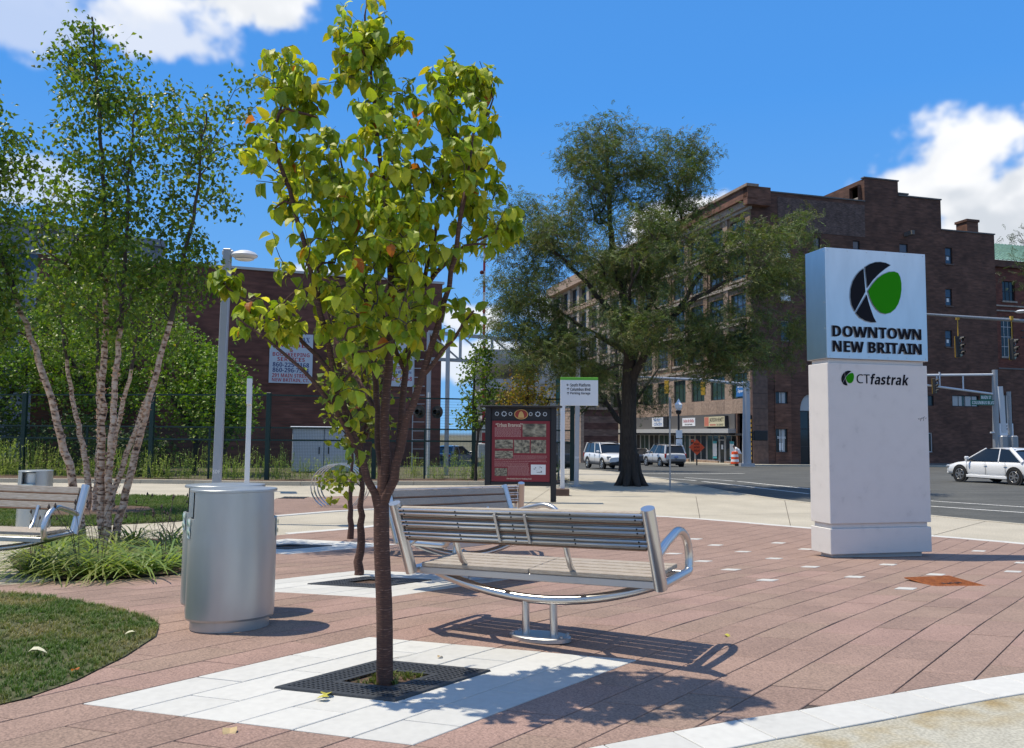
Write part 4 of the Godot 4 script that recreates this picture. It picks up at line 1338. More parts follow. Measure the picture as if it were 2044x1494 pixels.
# ---------------------------------------------------------------- trees
class Skeleton:
	var pos := PackedVector3Array()
	var par := PackedInt32Array()
	var dir := PackedVector3Array()
	var rad := PackedFloat32Array()
	var fixed := PackedFloat32Array()
	var tips := PackedInt32Array()
	var rng: RandomNumberGenerator

	func add(p: Vector3, parent: int, r := 0.0) -> int:
		pos.append(p)
		par.append(parent)
		dir.append((p - pos[parent]).normalized() if parent >= 0 else Vector3.UP)
		fixed.append(r)
		return pos.size() - 1

	func stem(pts: Array, r0: float, r1: float, step: float, from := -1, wob := 0.0) -> int:    # a limb along given points
		var c := Curve3D.new()
		for i in pts.size():
			var t := Vector3.ZERO
			if i > 0 and i < pts.size() - 1:
				t = (pts[i + 1] - pts[i - 1]) / 6.0
			c.add_point(pts[i], -t, t)
		var total := c.get_baked_length()
		var k := maxi(2, int(total / step))
		var last := from
		for i in k + 1:
			if i == 0 and from >= 0:
				continue
			var f := i / float(k)
			var p := c.sample_baked(total * f)
			if wob > 0.0 and i > 0 and i < k:
				p += Vector3(rng.randfn(0, wob), 0, rng.randfn(0, wob))
			last = add(p, last, lerpf(r0, r1, f))
		return last

	func nearest(p: Vector3, min_y := -1000.0) -> int:
		var best := 1e9
		var at := 0
		for i in pos.size():
			if pos[i].y < min_y:
				continue
			var v := p - pos[i]
			var l := v.length()
			if l > best:
				continue
			var cost := l * (1.45 - 0.45 * dir[i].dot(v / maxf(l, 0.001)))
			if cost < best:
				best = cost
				at = i
		return at

	func reach(p: Vector3, step: float, wob: float, min_y := -1000.0, sag := 0.0) -> void:   # grow a twig to a point in the crown
		var i := nearest(p, min_y)
		var a := pos[i]
		var l := a.distance_to(p)
		if l < step * 0.5:
			tips.append(i)
			return
		var ctl := a + dir[i] * l * 0.35 + Vector3(0, l * 0.12 - sag * l, 0) + (p - a) * 0.2
		var k := maxi(1, int(ceil(l / step)))
		var last := i
		for s in range(1, k + 1):
			var t := s / float(k)
			var q := a.lerp(ctl, t).lerp(ctl.lerp(p, t), t)
			if s < k:
				q += Vector3(rng.randfn(0, wob), rng.randfn(0, wob), rng.randfn(0, wob))
			last = add(q, last)
		tips.append(last)

	func wood(twig: float, power: float, sides := 6, split := 0.0) -> Array:   # [thick limbs, thin twigs]
		var w := PackedFloat32Array()
		w.resize(pos.size())
		for i in tips:
			w[i] += 1.0
		for i in range(pos.size() - 1, -1, -1):
			if par[i] >= 0:
				w[par[i]] += w[i]
		rad.resize(pos.size())
		var child := {}
		for i in pos.size():
			rad[i] = maxf(fixed[i], twig * pow(maxf(w[i], 1.0), power))
			if par[i] >= 0:
				if not child.has(par[i]): child[par[i]] = []
				child[par[i]].append(i)
		for i in pos.size():
			if par[i] >= 0 and fixed[i] == 0.0:
				rad[i] = minf(rad[i], rad[par[i]] * 0.92)
		var thick := Geo.new()
		var thin := Geo.new()
		for i in pos.size():
			var lead := -1
			if par[i] < 0:
				lead = i
			elif _main(child[par[i]], w) != i:
				lead = i
			if lead < 0:
				continue
			var pts := PackedVector3Array()
			var rr := PackedFloat32Array()
			if par[i] >= 0:
				pts.append(pos[par[i]])
				rr.append(minf(rad[par[i]] * 0.8, rad[i] * 1.25))
			var k := i
			while k >= 0:
				pts.append(pos[k])
				rr.append(rad[k])
				k = _main(child[k], w) if child.has(k) else -1
			var lim := split if split > 0.0 else twig * 2.6
			var cut := 0
			while cut < rr.size() and rr[cut] > lim:
				cut += 1
			if cut >= 2:
				thick.tube(pts.slice(0, cut), rr.slice(0, cut), sides + (4 if rr[0] > 0.03 else 0), true)
			if cut < rr.size():
				var from := maxi(cut - 1, 0)
				thin.tube(pts.slice(from), rr.slice(from), 6 if rr[from] > twig * 3.0 else 4, true)
		return [thick, thin]

	func _main(kids: Array, w: PackedFloat32Array) -> int:
		var best := -1.0
		var at := -1
		for k in kids:
			var q: float = w[k] + (1000.0 * fixed[k] if fixed[k] > 0.0 else 0.0)
			if q > best:
				best = q
				at = k
		return at

func in_blobs(blobs: Array, share := 1.0) -> Vector3:   # a random point in one of several ellipsoids [centre, radii, weight], more of them near the skin
	var total := 0.0
	for b in blobs:
		total += b[2]
	var pick := rng.randf() * total
	for b in blobs:
		pick -= b[2]
		if pick <= 0.0:
			var v := Vector3(rng.randfn(), rng.randfn(), rng.randfn()).normalized() * pow(rng.randf(), 0.42)
			return b[0] + v * b[1]
	return blobs[0][0]

func leaf_mesh(l: float, w: float, droop: float, fold: float, rows := 4) -> ArrayMesh:    # an ovate leaf that folds along its rib and droops; grows along -z, face up
	var g := Geo.new()
	var mid := []
	var lf := []
	var rt := []
	for i in rows + 1:
		var t := i / float(rows)
		var half := w * 0.5 * pow(sin(PI * pow(t, 0.72)), 0.85) if i > 0 and i < rows else 0.0
		var ang := droop * t
		var z := -l * (sin(ang) / maxf(droop, 0.001))
		var y := -l * ((1.0 - cos(ang)) / maxf(droop, 0.001))
		mid.append(Vector3(0, y, z))
		lf.append(Vector3(-half, y + half * fold, z))
		rt.append(Vector3(half, y + half * fold, z))
	for i in rows:
		if i == 0:
			g.tri(mid[0], mid[1], lf[1])
			g.tri(mid[0], rt[1], mid[1])
		elif i == rows - 1:
			g.tri(mid[i], mid[i + 1], lf[i])
			g.tri(mid[i], rt[i], mid[i + 1])
		else:
			g.quad(mid[i], mid[i + 1], lf[i + 1], lf[i])
			g.quad(rt[i], rt[i + 1], mid[i + 1], mid[i])
	return g.mesh()

func aim(d: Vector3, roll := 0.0) -> Basis:      # -z along d, y as far up as it goes
	var up := Vector3.UP if absf(d.normalized().y) < 0.97 else Vector3.RIGHT
	return Basis.looking_at(d.normalized(), up) * Basis(Vector3.BACK, roll)

func scatter(parent: Node3D, called: String, m: Mesh, mt: Material, where: Array, tint: Array, stuff := true) -> MultiMeshInstance3D:
	var mm := MultiMesh.new()
	mm.transform_format = MultiMesh.TRANSFORM_3D
	mm.use_colors = true
	mm.mesh = m
	mm.instance_count = where.size()
	for i in where.size():
		mm.set_instance_transform(i, where[i])
		mm.set_instance_color(i, tint[i])
	var o := MultiMeshInstance3D.new()
	o.name = numbered(called) if parent == self else called
	o.multimesh = mm
	o.material_override = mt
	parent.add_child(o, true)
	if stuff:
		o.set_meta("kind", "stuff")
	return o

func vary(c: Color, by: float, hue := 0.0) -> Color:
	var f := 1.0 + rng.randf_range(-by, by)
	var h := rng.randf_range(-hue, hue)
	return Color(clampf(c.r * f * (1.0 + h), 0, 1), clampf(c.g * f, 0, 1), clampf(c.b * f * (1.0 - h), 0, 1))

func build_trees():
	build_front_dogwood()
	build_other_dogwoods()
	build_birches()
	build_locusts()
	build_back_trees()

# the young tree in the near grate: a vase of limbs, big drooping leaves in whorls
func build_front_dogwood():
	var base := Vector3(-0.72, 0.0, -4.90)
	var t := thing("young_dogwood_tree", "young tree with yellow green drooping leaves in the near tree grate", "tree", base)
	var T := Skeleton.new()
	T.rng = rng
	var fork := T.stem([Vector3(0, -0.05, 0), Vector3(-0.01, 0.4, 0.0), Vector3(-0.035, 0.8, 0.0), Vector3(-0.04, 1.02, 0.0)], 0.049, 0.046, 0.08)
	var limbs := [
		[[Vector3(-0.04, 1.02, 0), Vector3(-0.10, 1.15, 0.03), Vector3(-0.19, 1.40, 0.06), Vector3(-0.30, 1.75, 0.1), Vector3(-0.42, 2.25, 0.16), Vector3(-0.55, 2.75, 0.2), Vector3(-0.70, 3.2, 0.22)], 0.024, 0.006],
		[[Vector3(-0.04, 1.02, 0), Vector3(-0.06, 1.2, -0.06), Vector3(-0.10, 1.6, -0.14), Vector3(-0.16, 2.1, -0.22), Vector3(-0.3, 2.7, -0.3), Vector3(-0.4, 3.2, -0.34)], 0.025, 0.006],
		[[Vector3(-0.04, 1.02, 0), Vector3(-0.02, 1.25, 0.02), Vector3(-0.02, 1.65, 0.04), Vector3(0.0, 2.2, 0.03), Vector3(-0.06, 2.9, 0.0), Vector3(-0.14, 3.5, 0.0), Vector3(-0.2, 4.0, 0.02)], 0.032, 0.006],
		[[Vector3(-0.04, 1.02, 0), Vector3(0.04, 1.2, 0.05), Vector3(0.10, 1.5, 0.09), Vector3(0.20, 1.78, 0.12), Vector3(0.32, 2.2, 0.16), Vector3(0.42, 2.7, 0.2), Vector3(0.48, 3.2, 0.2)], 0.030, 0.006],
		[[Vector3(-0.04, 1.02, 0), Vector3(0.01, 1.22, -0.05), Vector3(0.06, 1.55, -0.1), Vector3(0.07, 1.85, -0.12), Vector3(0.16, 2.4, -0.24), Vector3(0.26, 3.0, -0.3), Vector3(0.30, 3.6, -0.3)], 0.025, 0.006],
	]
	var ends := []
	for l in limbs:
		ends.append(T.stem(l[0], l[1], l[2], 0.09, fork, 0.004))
	# side limbs
	var sides := [
		[Vector3(-0.19, 1.40, 0.06), Vector3(-0.38, 1.72, 0.25), Vector3(-0.62, 1.95, 0.35), Vector3(-0.80, 2.08, 0.38)],
		[Vector3(-0.30, 1.75, 0.10), Vector3(-0.62, 2.1, 0.12), Vector3(-0.9, 2.25, 0.05), Vector3(-1.04, 2.36, 0.0)],
		[Vector3(-0.10, 1.6, -0.14), Vector3(-0.4, 2.0, -0.4), Vector3(-0.6, 2.6, -0.5)],
		[Vector3(0.20, 1.78, 0.12), Vector3(0.38, 2.0, 0.2), Vector3(0.5, 2.15, 0.25)],
		[Vector3(0.16, 2.4, -0.24), Vector3(0.45, 2.65, -0.25), Vector3(0.72, 2.78, -0.2)],
		[Vector3(0.07, 1.85, -0.12), Vector3(-0.05, 2.1, -0.1), Vector3(-0.12, 2.4, -0.15)],
	]
	for s in sides:
		T.stem(s, 0.016, 0.006, 0.09, T.nearest(s[0]), 0.006)
	# where leaf whorls sit: [centre, radii, weight], measured from the foot of the trunk
	var blobs := [
		[Vector3(-0.05, 3.05, 0), Vector3(0.62, 0.55, 0.55), 7.0], [Vector3(-0.18, 3.85, 0), Vector3(0.23, 0.36, 0.26), 2.2], [Vector3(-0.62, 3.55, 0.1), Vector3(0.22, 0.22, 0.3), 1.2],
		[Vector3(-0.62, 3.1, 0.1), Vector3(0.26, 0.4, 0.4), 2.2], [Vector3(0.3, 3.62, 0.05), Vector3(0.12, 0.26, 0.2), 0.8], [Vector3(0.45, 3.2, 0.1), Vector3(0.22, 0.42, 0.4), 2.2], [Vector3(0.53, 3.6, 0.1), Vector3(0.10, 0.08, 0.1), 0.3],
		[Vector3(-0.15, 2.5, 0.1), Vector3(0.6, 0.42, 0.55), 5.5], [Vector3(0.52, 2.75, 0.0), Vector3(0.30, 0.22, 0.3), 1.3], [Vector3(0.72, 2.78, -0.1), Vector3(0.10, 0.1, 0.1), 0.35], [Vector3(-0.66, 2.12, 0.25), Vector3(0.22, 0.13, 0.2), 1.0],
		[Vector3(-1.0, 2.36, 0.0), Vector3(0.10, 0.09, 0.1), 0.45], [Vector3(0.0, 2.15, 0.05), Vector3(0.48, 0.3, 0.42), 2.0], [Vector3(0.5, 2.14, 0.2), Vector3(0.08, 0.05, 0.08), 0.22], [Vector3(-0.2, 1.78, 0.2), Vector3(0.16, 0.18, 0.14), 0.3],
	]
	var pts := []
	for i in 800:
		pts.append(in_blobs(blobs))
	pts.sort_custom(func(a, b): return a.y < b.y)
	for p in pts:
		T.reach(p, 0.08, 0.005, 1.2)
	T.reach(Vector3(-0.17, 1.36, 0.14), 0.06, 0.003, 1.2)
	T.reach(Vector3(-0.18, 1.55, 0.16), 0.06, 0.003, 1.2)
	T.reach(Vector3(-0.12, 1.62, 0.12), 0.06, 0.003, 1.2)
	var w := T.wood(0.0021, 0.40, 6)
	part(t, "trunk", w[0], M.bark_dogwood)
	part(t, "twigs", w[1], M.twig).set_meta("kind", "stuff")
	# leaves
	var kinds := [leaf_mesh(0.100, 0.066, 1.1, 0.30), leaf_mesh(0.088, 0.058, 0.7, 0.25), leaf_mesh(0.106, 0.064, 1.5, 0.35), leaf_mesh(0.080, 0.055, 0.9, 0.45)]
	var where := []
	for k in T.tips:
		var p: Vector3 = T.pos[k]
		var d: Vector3 = T.dir[k]
		var n := rng.randi_range(4, 7)
		var a0 := rng.randf() * TAU
		for i in n:
			var a := a0 + TAU * i / n + rng.randfn(0, 0.3)
			var side := d.cross(Vector3.FORWARD if absf(d.z) < 0.8 else Vector3.RIGHT).normalized().rotated(d, a)
			var go := (side * 0.9 + d * rng.randf_range(-0.1, 0.5) + Vector3(0, -rng.randf_range(0.25, 1.1), 0)).normalized()
			var back := -d * rng.randf_range(0.0, 0.07)
			where.append(Transform3D(aim(go, rng.randfn(0, 0.4)) * Basis.from_scale(Vector3.ONE * rng.randf_range(0.6, 1.15)), p + back + go * 0.012))
	var tones := [Color(0.38, 0.44, 0.03), Color(0.30, 0.39, 0.03), Color(0.46, 0.48, 0.035), Color(0.22, 0.32, 0.025), Color(0.54, 0.50, 0.035)]
	var single := []
	for q in tones.size():
		var m := StandardMaterial3D.new()
		m.resource_name = "leaf_tone%d" % q
		m.albedo_color = tones[q].linear_to_srgb()
		m.roughness = 0.5
		m.backlight_enabled = true
		m.backlight = (tones[q] * 1.9).linear_to_srgb()
		m.backlight.a = 1.0
		single.append(m)
	var fall := StandardMaterial3D.new()
	fall.albedo_color = lin(0.42, 0.11, 0.015)
	fall.roughness = 0.6
	fall.backlight_enabled = true
	fall.backlight = lin(0.6, 0.2, 0.03)
	M.leaf_fall = fall
	M.leaf_single = single
	M.dogwood_leaf = kinds
	# the leaves nearest the front are pieces of their own, the rest one mass
	var order := range(where.size())
	order.sort_custom(func(a, b): return where[a].origin.z > where[b].origin.z)
	var rest := [[], [], [], []]
	var tint := [[], [], [], []]
	for q in order.size():
		var i: int = order[q]
		var kind := i % 4
		if q % 7 == 0 and q < 2080:
			var orange := rng.randf() < 0.02
			part(t, "leaf", kinds[kind], fall if orange else single[[0, 0, 1, 1, 2, 2, 3, 4][rng.randi() % 8]], where[i].origin, where[i].basis)
		else:
			rest[kind].append(where[i])
			var c: Color = tones[[0, 0, 1, 1, 2, 3, 3, 4][rng.randi() % 8]]
			tint[kind].append(vary(c if rng.randf() > 0.012 else Color(0.42, 0.13, 0.015), 0.18, 0.1))
	for kind in 4:
		scatter(t, "foliage", kinds[kind], M.leaf_dogwood, rest[kind], tint[kind])
	print("dogwood leaves ", where.size())

func small_tree(called: String, label: String, base: Vector3, hgt: float, trunk_r: float, stems: Array, blobs: Array, n_tips: int, per_tip: int, leaf: Mesh, mt: Material, tones: Array, bark: Material, twig := 0.004, spread := 0.16, step := 0.16, min_y := 0.5, group := "", hang := 0.5) -> Node3D:
	var t := thing(called, label, "tree", base, 0.0, group)
	var T := Skeleton.new()
	T.rng = rng
	var fork := -1
	for s in stems:
		fork = T.stem(s, trunk_r, trunk_r * 0.25, step, -1 if T.pos.is_empty() else T.nearest(s[0]), 0.01)
	var pts := []
	for i in n_tips:
		pts.append(in_blobs(blobs))
	pts.sort_custom(func(a, b): return a.y < b.y)
	for p in pts:
		T.reach(p, step, step * 0.1, min_y)
	var w := T.wood(twig, 0.42, 6)
	part(t, "trunk", w[0], bark)
	if w[1].v.size() > 0:
		part(t, "twigs", w[1], M.twig).set_meta("kind", "stuff")
	var where := []
	var tint := []
	for k in T.tips:
		for i in per_tip:
			var p: Vector3 = T.pos[k] + Vector3(rng.randfn(0, spread), rng.randfn(0, spread * 0.8), rng.randfn(0, spread))
			var go := Vector3(rng.randfn(), rng.randfn() * 0.6 - hang, rng.randfn()).normalized()
			where.append(Transform3D(aim(go, rng.randf() * TAU) * Basis.from_scale(Vector3.ONE * rng.randf_range(0.7, 1.3)), p))
			tint.append(vary(tones[rng.randi() % tones.size()], 0.22, 0.08))
	scatter(t, "foliage", leaf, mt, where, tint)
	return t

func build_other_dogwoods():
	var leaf := leaf_mesh(0.10, 0.062, 1.0, 0.3, 3)
	var yg := [Color(0.17, 0.23, 0.012), Color(0.24, 0.27, 0.014), Color(0.12, 0.18, 0.012), Color(0.30, 0.29, 0.02)]
	# second and third grate
	small_tree("young_dogwood_tree", "slim young tree in the second tree grate behind the near one", Vector3(-1.66, gy(-9.19), -9.19), 4.2, 0.055,
		[[Vector3(0, -0.05, 0), Vector3(0.01, 0.8, 0), Vector3(-0.02, 1.45, 0.0)], [Vector3(-0.02, 1.4, 0), Vector3(0.02, 2.2, 0.05), Vector3(0.08, 3.2, 0.1)], [Vector3(-0.02, 1.3, 0), Vector3(-0.2, 2.0, 0.1), Vector3(-0.36, 3.0, 0.1)], [Vector3(-0.02, 1.42, 0), Vector3(0.2, 2.1, -0.1), Vector3(0.42, 3.0, -0.2)]],
		[[Vector3(0.05, 2.55, 0), Vector3(0.5, 0.75, 0.5), 4.0], [Vector3(0.0, 1.75, 0.1), Vector3(0.42, 0.35, 0.35), 1.4], [Vector3(-0.2, 1.05, 0.15), Vector3(0.15, 0.07, 0.1), 0.3]],
		110, 7, leaf, M.leaf_dogwood, yg, M.bark_dogwood, 0.003, 0.09, 0.1, 0.9)
	small_tree("young_dogwood_tree", "small young tree in the third tree grate beside the bicycle rack", Vector3(-2.55, -0.24, -13.29), 4.0, 0.055,
		[[Vector3(0, -0.05, 0), Vector3(0.0, 0.8, 0), Vector3(0.02, 1.5, 0.0)], [Vector3(0.02, 1.45, 0), Vector3(-0.2, 2.2, 0.05), Vector3(-0.25, 3.1, 0.1)], [Vector3(0.02, 1.4, 0), Vector3(0.25, 2.2, 0.1), Vector3(0.4, 3.0, 0.1)]],
		[[Vector3(0.0, 2.5, 0), Vector3(0.55, 0.8, 0.55), 4.0], [Vector3(-0.3, 0.95, 0.25), Vector3(0.22, 0.08, 0.1), 0.25]],
		80, 7, leaf, M.leaf_dogwood, [Color(0.22, 0.26, 0.02), Color(0.30, 0.27, 0.03), Color(0.14, 0.20, 0.015)], M.bark_dogwood, 0.003, 0.09, 0.12, 0.8)
	# two small trees by the fence
	var leaf2 := leaf_mesh(0.13, 0.085, 1.0, 0.3, 2)
	small_tree("fence_tree", "bright green young tree by the fence left of the notice board", Vector3(-1.25, -0.2, -28.9), 5.0, 0.07,
		[[Vector3(0, -0.05, 0), Vector3(0.05, 1.2, 0), Vector3(0.1, 2.0, 0.0)], [Vector3(0.1, 1.9, 0), Vector3(-0.1, 3.0, 0), Vector3(0.0, 4.4, 0)], [Vector3(0.08, 1.7, 0), Vector3(0.4, 2.4, 0), Vector3(0.5, 3.2, 0)]],
		[[Vector3(0.1, 3.4, 0), Vector3(0.75, 1.25, 0.8), 3.0], [Vector3(-0.1, 2.3, 0), Vector3(0.7, 0.5, 0.6), 1.0], [Vector3(0.3, 4.6, 0), Vector3(0.3, 0.4, 0.3), 0.5]],
		120, 14, leaf2, M.leaf_dogwood, [Color(0.12, 0.21, 0.02), Color(0.17, 0.25, 0.02), Color(0.08, 0.15, 0.015)], M.bark_dark, 0.006, 0.15, 0.25, 1.4)
	small_tree("fence_tree", "yellowing young tree behind the notice board", Vector3(0.5, -0.2, -30.2), 4.6, 0.07,
		[[Vector3(0, -0.05, 0), Vector3(0.0, 1.2, 0), Vector3(0.0, 2.0, 0.0)], [Vector3(0.0, 1.9, 0), Vector3(0.1, 3.0, 0), Vector3(0.0, 4.0, 0)], [Vector3(0.0, 1.8, 0), Vector3(-0.5, 2.6, 0), Vector3(-0.7, 3.3, 0)], [Vector3(0.0, 1.8, 0), Vector3(0.6, 2.5, 0), Vector3(0.9, 3.0, 0)]],
		[[Vector3(0.1, 3.0, 0), Vector3(1.25, 0.95, 0.9), 3.0], [Vector3(0.0, 3.9, 0), Vector3(0.35, 0.45, 0.35), 0.6]],
		120, 14, leaf2, M.leaf_dogwood, [Color(0.30, 0.26, 0.03), Color(0.36, 0.27, 0.03), Color(0.20, 0.22, 0.025), Color(0.34, 0.20, 0.03)], M.bark_dark, 0.006, 0.16, 0.25, 1.3)

# river birches: several leaning stems with peeling pale bark
func build_birches():
	var leaf := leaf_mesh(0.084, 0.062, 0.5, 0.3, 2)
	var tones := [Color(0.125, 0.20, 0.026), Color(0.16, 0.25, 0.03), Color(0.09, 0.155, 0.022), Color(0.22, 0.29, 0.035)]
	var clump := func(called: String, label: String, base: Vector3, stems: Array, blobs: Array, tips: int, per: int, r: float):
		var t := thing(called, label, "tree", base, 0.0)
		var T := Skeleton.new()
		T.rng = rng
		for s in stems:
			T.stem(s[0], r * s[1], r * s[1] * 0.22, 0.2, -1, 0.012)
		var own := Geo.new()
		for s in stems:
			pass
		var pts := []
		for i in tips:
			pts.append(in_blobs(blobs))
		pts.sort_custom(func(a, b): return a.y < b.y)
		for p in pts:
			T.reach(p, 0.2, 0.018, 1.9)
		# bare fine twigs too
		for i in tips / 3:
			T.reach(in_blobs(blobs) * Vector3(1.05, 1.0, 1.05), 0.25, 0.02, 2.2)
		var keep := T.tips.slice(0, tips)
		var w := T.wood(0.0032, 0.38, 7, 0.036)
		part(t, "trunk", w[0], M.bark_birch)
		if w[1].v.size() > 0:
			part(t, "twigs", w[1], M.twig).set_meta("kind", "stuff")
		# curls of peeling bark on the stems
		var peel := Geo.new()
		for s in stems:
			var a: Array = s[0]
			for q in int(70 * s[1]):
				var y := rng.randf_range(0.35, 2.6)
				var p: Vector3 = a[0]
				for i in a.size() - 1:
					if y >= a[i].y and y <= a[i + 1].y:
						p = a[i].lerp(a[i + 1], (y - a[i].y) / (a[i + 1].y - a[i].y))
				var ang := rng.randf() * TAU
				var o := Vector3(cos(ang), 0, sin(ang))
				var e: Vector3 = p + o * r * s[1] * 0.9
				var tip: Vector3 = e + o * rng.randf_range(0.015, 0.045) + Vector3(0, rng.randf_range(-0.02, 0.02), 0)
				var wd := Vector3(-sin(ang), 0, cos(ang)) * rng.randf_range(0.01, 0.03)
				var up := Vector3(0, rng.randf_range(0.01, 0.03), 0)
				peel.quad(e - wd, e + wd, tip + wd * 0.6 + up, tip - wd * 0.6 + up)
		part(t, "peeling_bark", peel, M.bark_peel).set_meta("kind", "stuff")
		var where := []
		var tint := []
		for k in keep:
			for i in per:
				var p: Vector3 = T.pos[k] + Vector3(rng.randfn(0, 0.12), rng.randfn(0, 0.11), rng.randfn(0, 0.12))
				var go := Vector3(rng.randfn(), rng.randfn() * 0.5 - 0.7, rng.randfn()).normalized()
				where.append(Transform3D(aim(go, rng.randfn(0, 0.8)) * Basis.from_scale(Vector3.ONE * rng.randf_range(0.7, 1.25)), p))
				tint.append(vary(tones[rng.randi() % 4] if rng.randf() > 0.02 else Color(0.3, 0.25, 0.03), 0.25, 0.08))
		scatter(t, "foliage", leaf, M.leaf_birch, where, tint)
	var b := Vector3(-5.95, -0.24, -12.3)
	clump.call("birch_tree", "multi stemmed birch with pale peeling bark in the daylily bed", b, [
		[[Vector3(-0.55, 0, -0.4), Vector3(-0.72, 0.9, -0.35), Vector3(-1.12, 2.35, -0.25), Vector3(-1.72, 3.95, -0.2), Vector3(-2.2, 5.4, -0.1), Vector3(-2.4, 6.6, -0.1)], 1.0],
		[[Vector3(0.02, 0, 0.1), Vector3(-0.06, 0.8, 0.1), Vector3(-0.10, 2.35, 0.1), Vector3(-0.12, 3.8, 0.1), Vector3(-0.25, 5.6, 0.1), Vector3(-0.52, 8.0, 0.1)], 0.95],
		[[Vector3(0.08, 0, 0.12), Vector3(0.06, 0.9, 0.12), Vector3(0.10, 2.2, 0.16), Vector3(0.17, 3.4, 0.2), Vector3(0.22, 5.0, 0.25), Vector3(0.28, 6.4, 0.3)], 0.9],
		[[Vector3(0.12, 0, 0.0), Vector3(0.28, 0.8, 0.05), Vector3(0.56, 2.0, 0.1), Vector3(0.88, 3.4, 0.12), Vector3(1.15, 4.8, 0.15), Vector3(1.32, 6.5, 0.2)], 0.92],
	], [
		[Vector3(-0.3, 6.6, 0), Vector3(0.65, 1.5, 0.9), 3.2], [Vector3(-0.25, 4.8, 0.1), Vector3(1.15, 0.95, 1.0), 4.2], [Vector3(1.1, 5.9, 0.1), Vector3(0.9, 1.1, 0.8), 2.4], [Vector3(1.9, 6.6, 0.3), Vector3(0.5, 0.5, 0.5), 0.5], [Vector3(-2.1, 5.4, -0.1), Vector3(0.65, 1.4, 0.8), 3.0],
		[Vector3(0.95, 4.2, 0.1), Vector3(0.6, 0.7, 0.6), 1.4], [Vector3(-1.9, 4.2, -0.1), Vector3(0.5, 0.6, 0.6), 0.9], [Vector3(-0.6, 7.5, 0.1), Vector3(0.45, 0.5, 0.4), 0.6], [Vector3(-0.1, 3.7, 0.3), Vector3(1.0, 0.6, 0.8), 2.0], [Vector3(-1.8, 3.4, 0.1), Vector3(0.5, 0.5, 0.5), 0.8], [Vector3(-2.4, 6.6, 0), Vector3(0.5, 0.8, 0.6), 0.8],
	], 640, 25, 0.066)
	clump.call("birch_tree", "thinner grey stemmed birch on the mulch ring of the back lawn", Vector3(-8.7, -0.24, -17.5), [
		[[Vector3(-0.15, 0, 0), Vector3(-0.3, 1.2, 0), Vector3(-0.75, 3.0, 0), Vector3(-1.1, 5.2, 0)], 1.0], [[Vector3(0.0, 0, 0.1), Vector3(0.0, 1.4, 0), Vector3(-0.12, 3.2, 0), Vector3(-0.2, 5.6, 0)], 0.9],
		[[Vector3(0.1, 0, 0), Vector3(0.28, 1.2, 0), Vector3(0.6, 3.0, 0), Vector3(0.9, 5.0, 0)], 1.0], [[Vector3(0.2, 0, -0.1), Vector3(0.55, 1.2, -0.1), Vector3(1.1, 3.0, -0.1), Vector3(1.5, 4.8, 0)], 0.95],
	], [[Vector3(-0.5, 4.2, 0), Vector3(1.1, 1.5, 1.0), 3.0], [Vector3(0.9, 4.2, 0), Vector3(1.0, 1.3, 1.0), 2.0], [Vector3(0.0, 5.6, 0), Vector3(0.9, 0.8, 0.8), 1.0]], 240, 22, 0.07)

# feathery leaf of a honey locust: a curved stalk with small leaflets
func locust_leaf() -> ArrayMesh:
	var g := Geo.new()
	var n := 6
	for i in n:
		var t := (i + 0.5) / n
		var p := Vector3(0.03 * sin(t * 4.0), -0.07 * t * t, -0.26 * t)
		var l := 0.075 * (1.0 - 0.4 * absf(t - 0.45))
		for s in [-1.0, 1.0]:
			var d := Vector3(s * 0.9, -0.2 + 0.3 * sin(i * 2.1), -0.4).normalized() * l
			var w := Vector3(s * 0.2, 0.3 * s, -1).normalized() * 0.017
			if s > 0: g.quad(p, p + d * 0.5 - w, p + d, p + d * 0.5 + w)
			else: g.quad(p, p + d * 0.5 + w, p + d, p + d * 0.5 - w)
	return g.mesh()

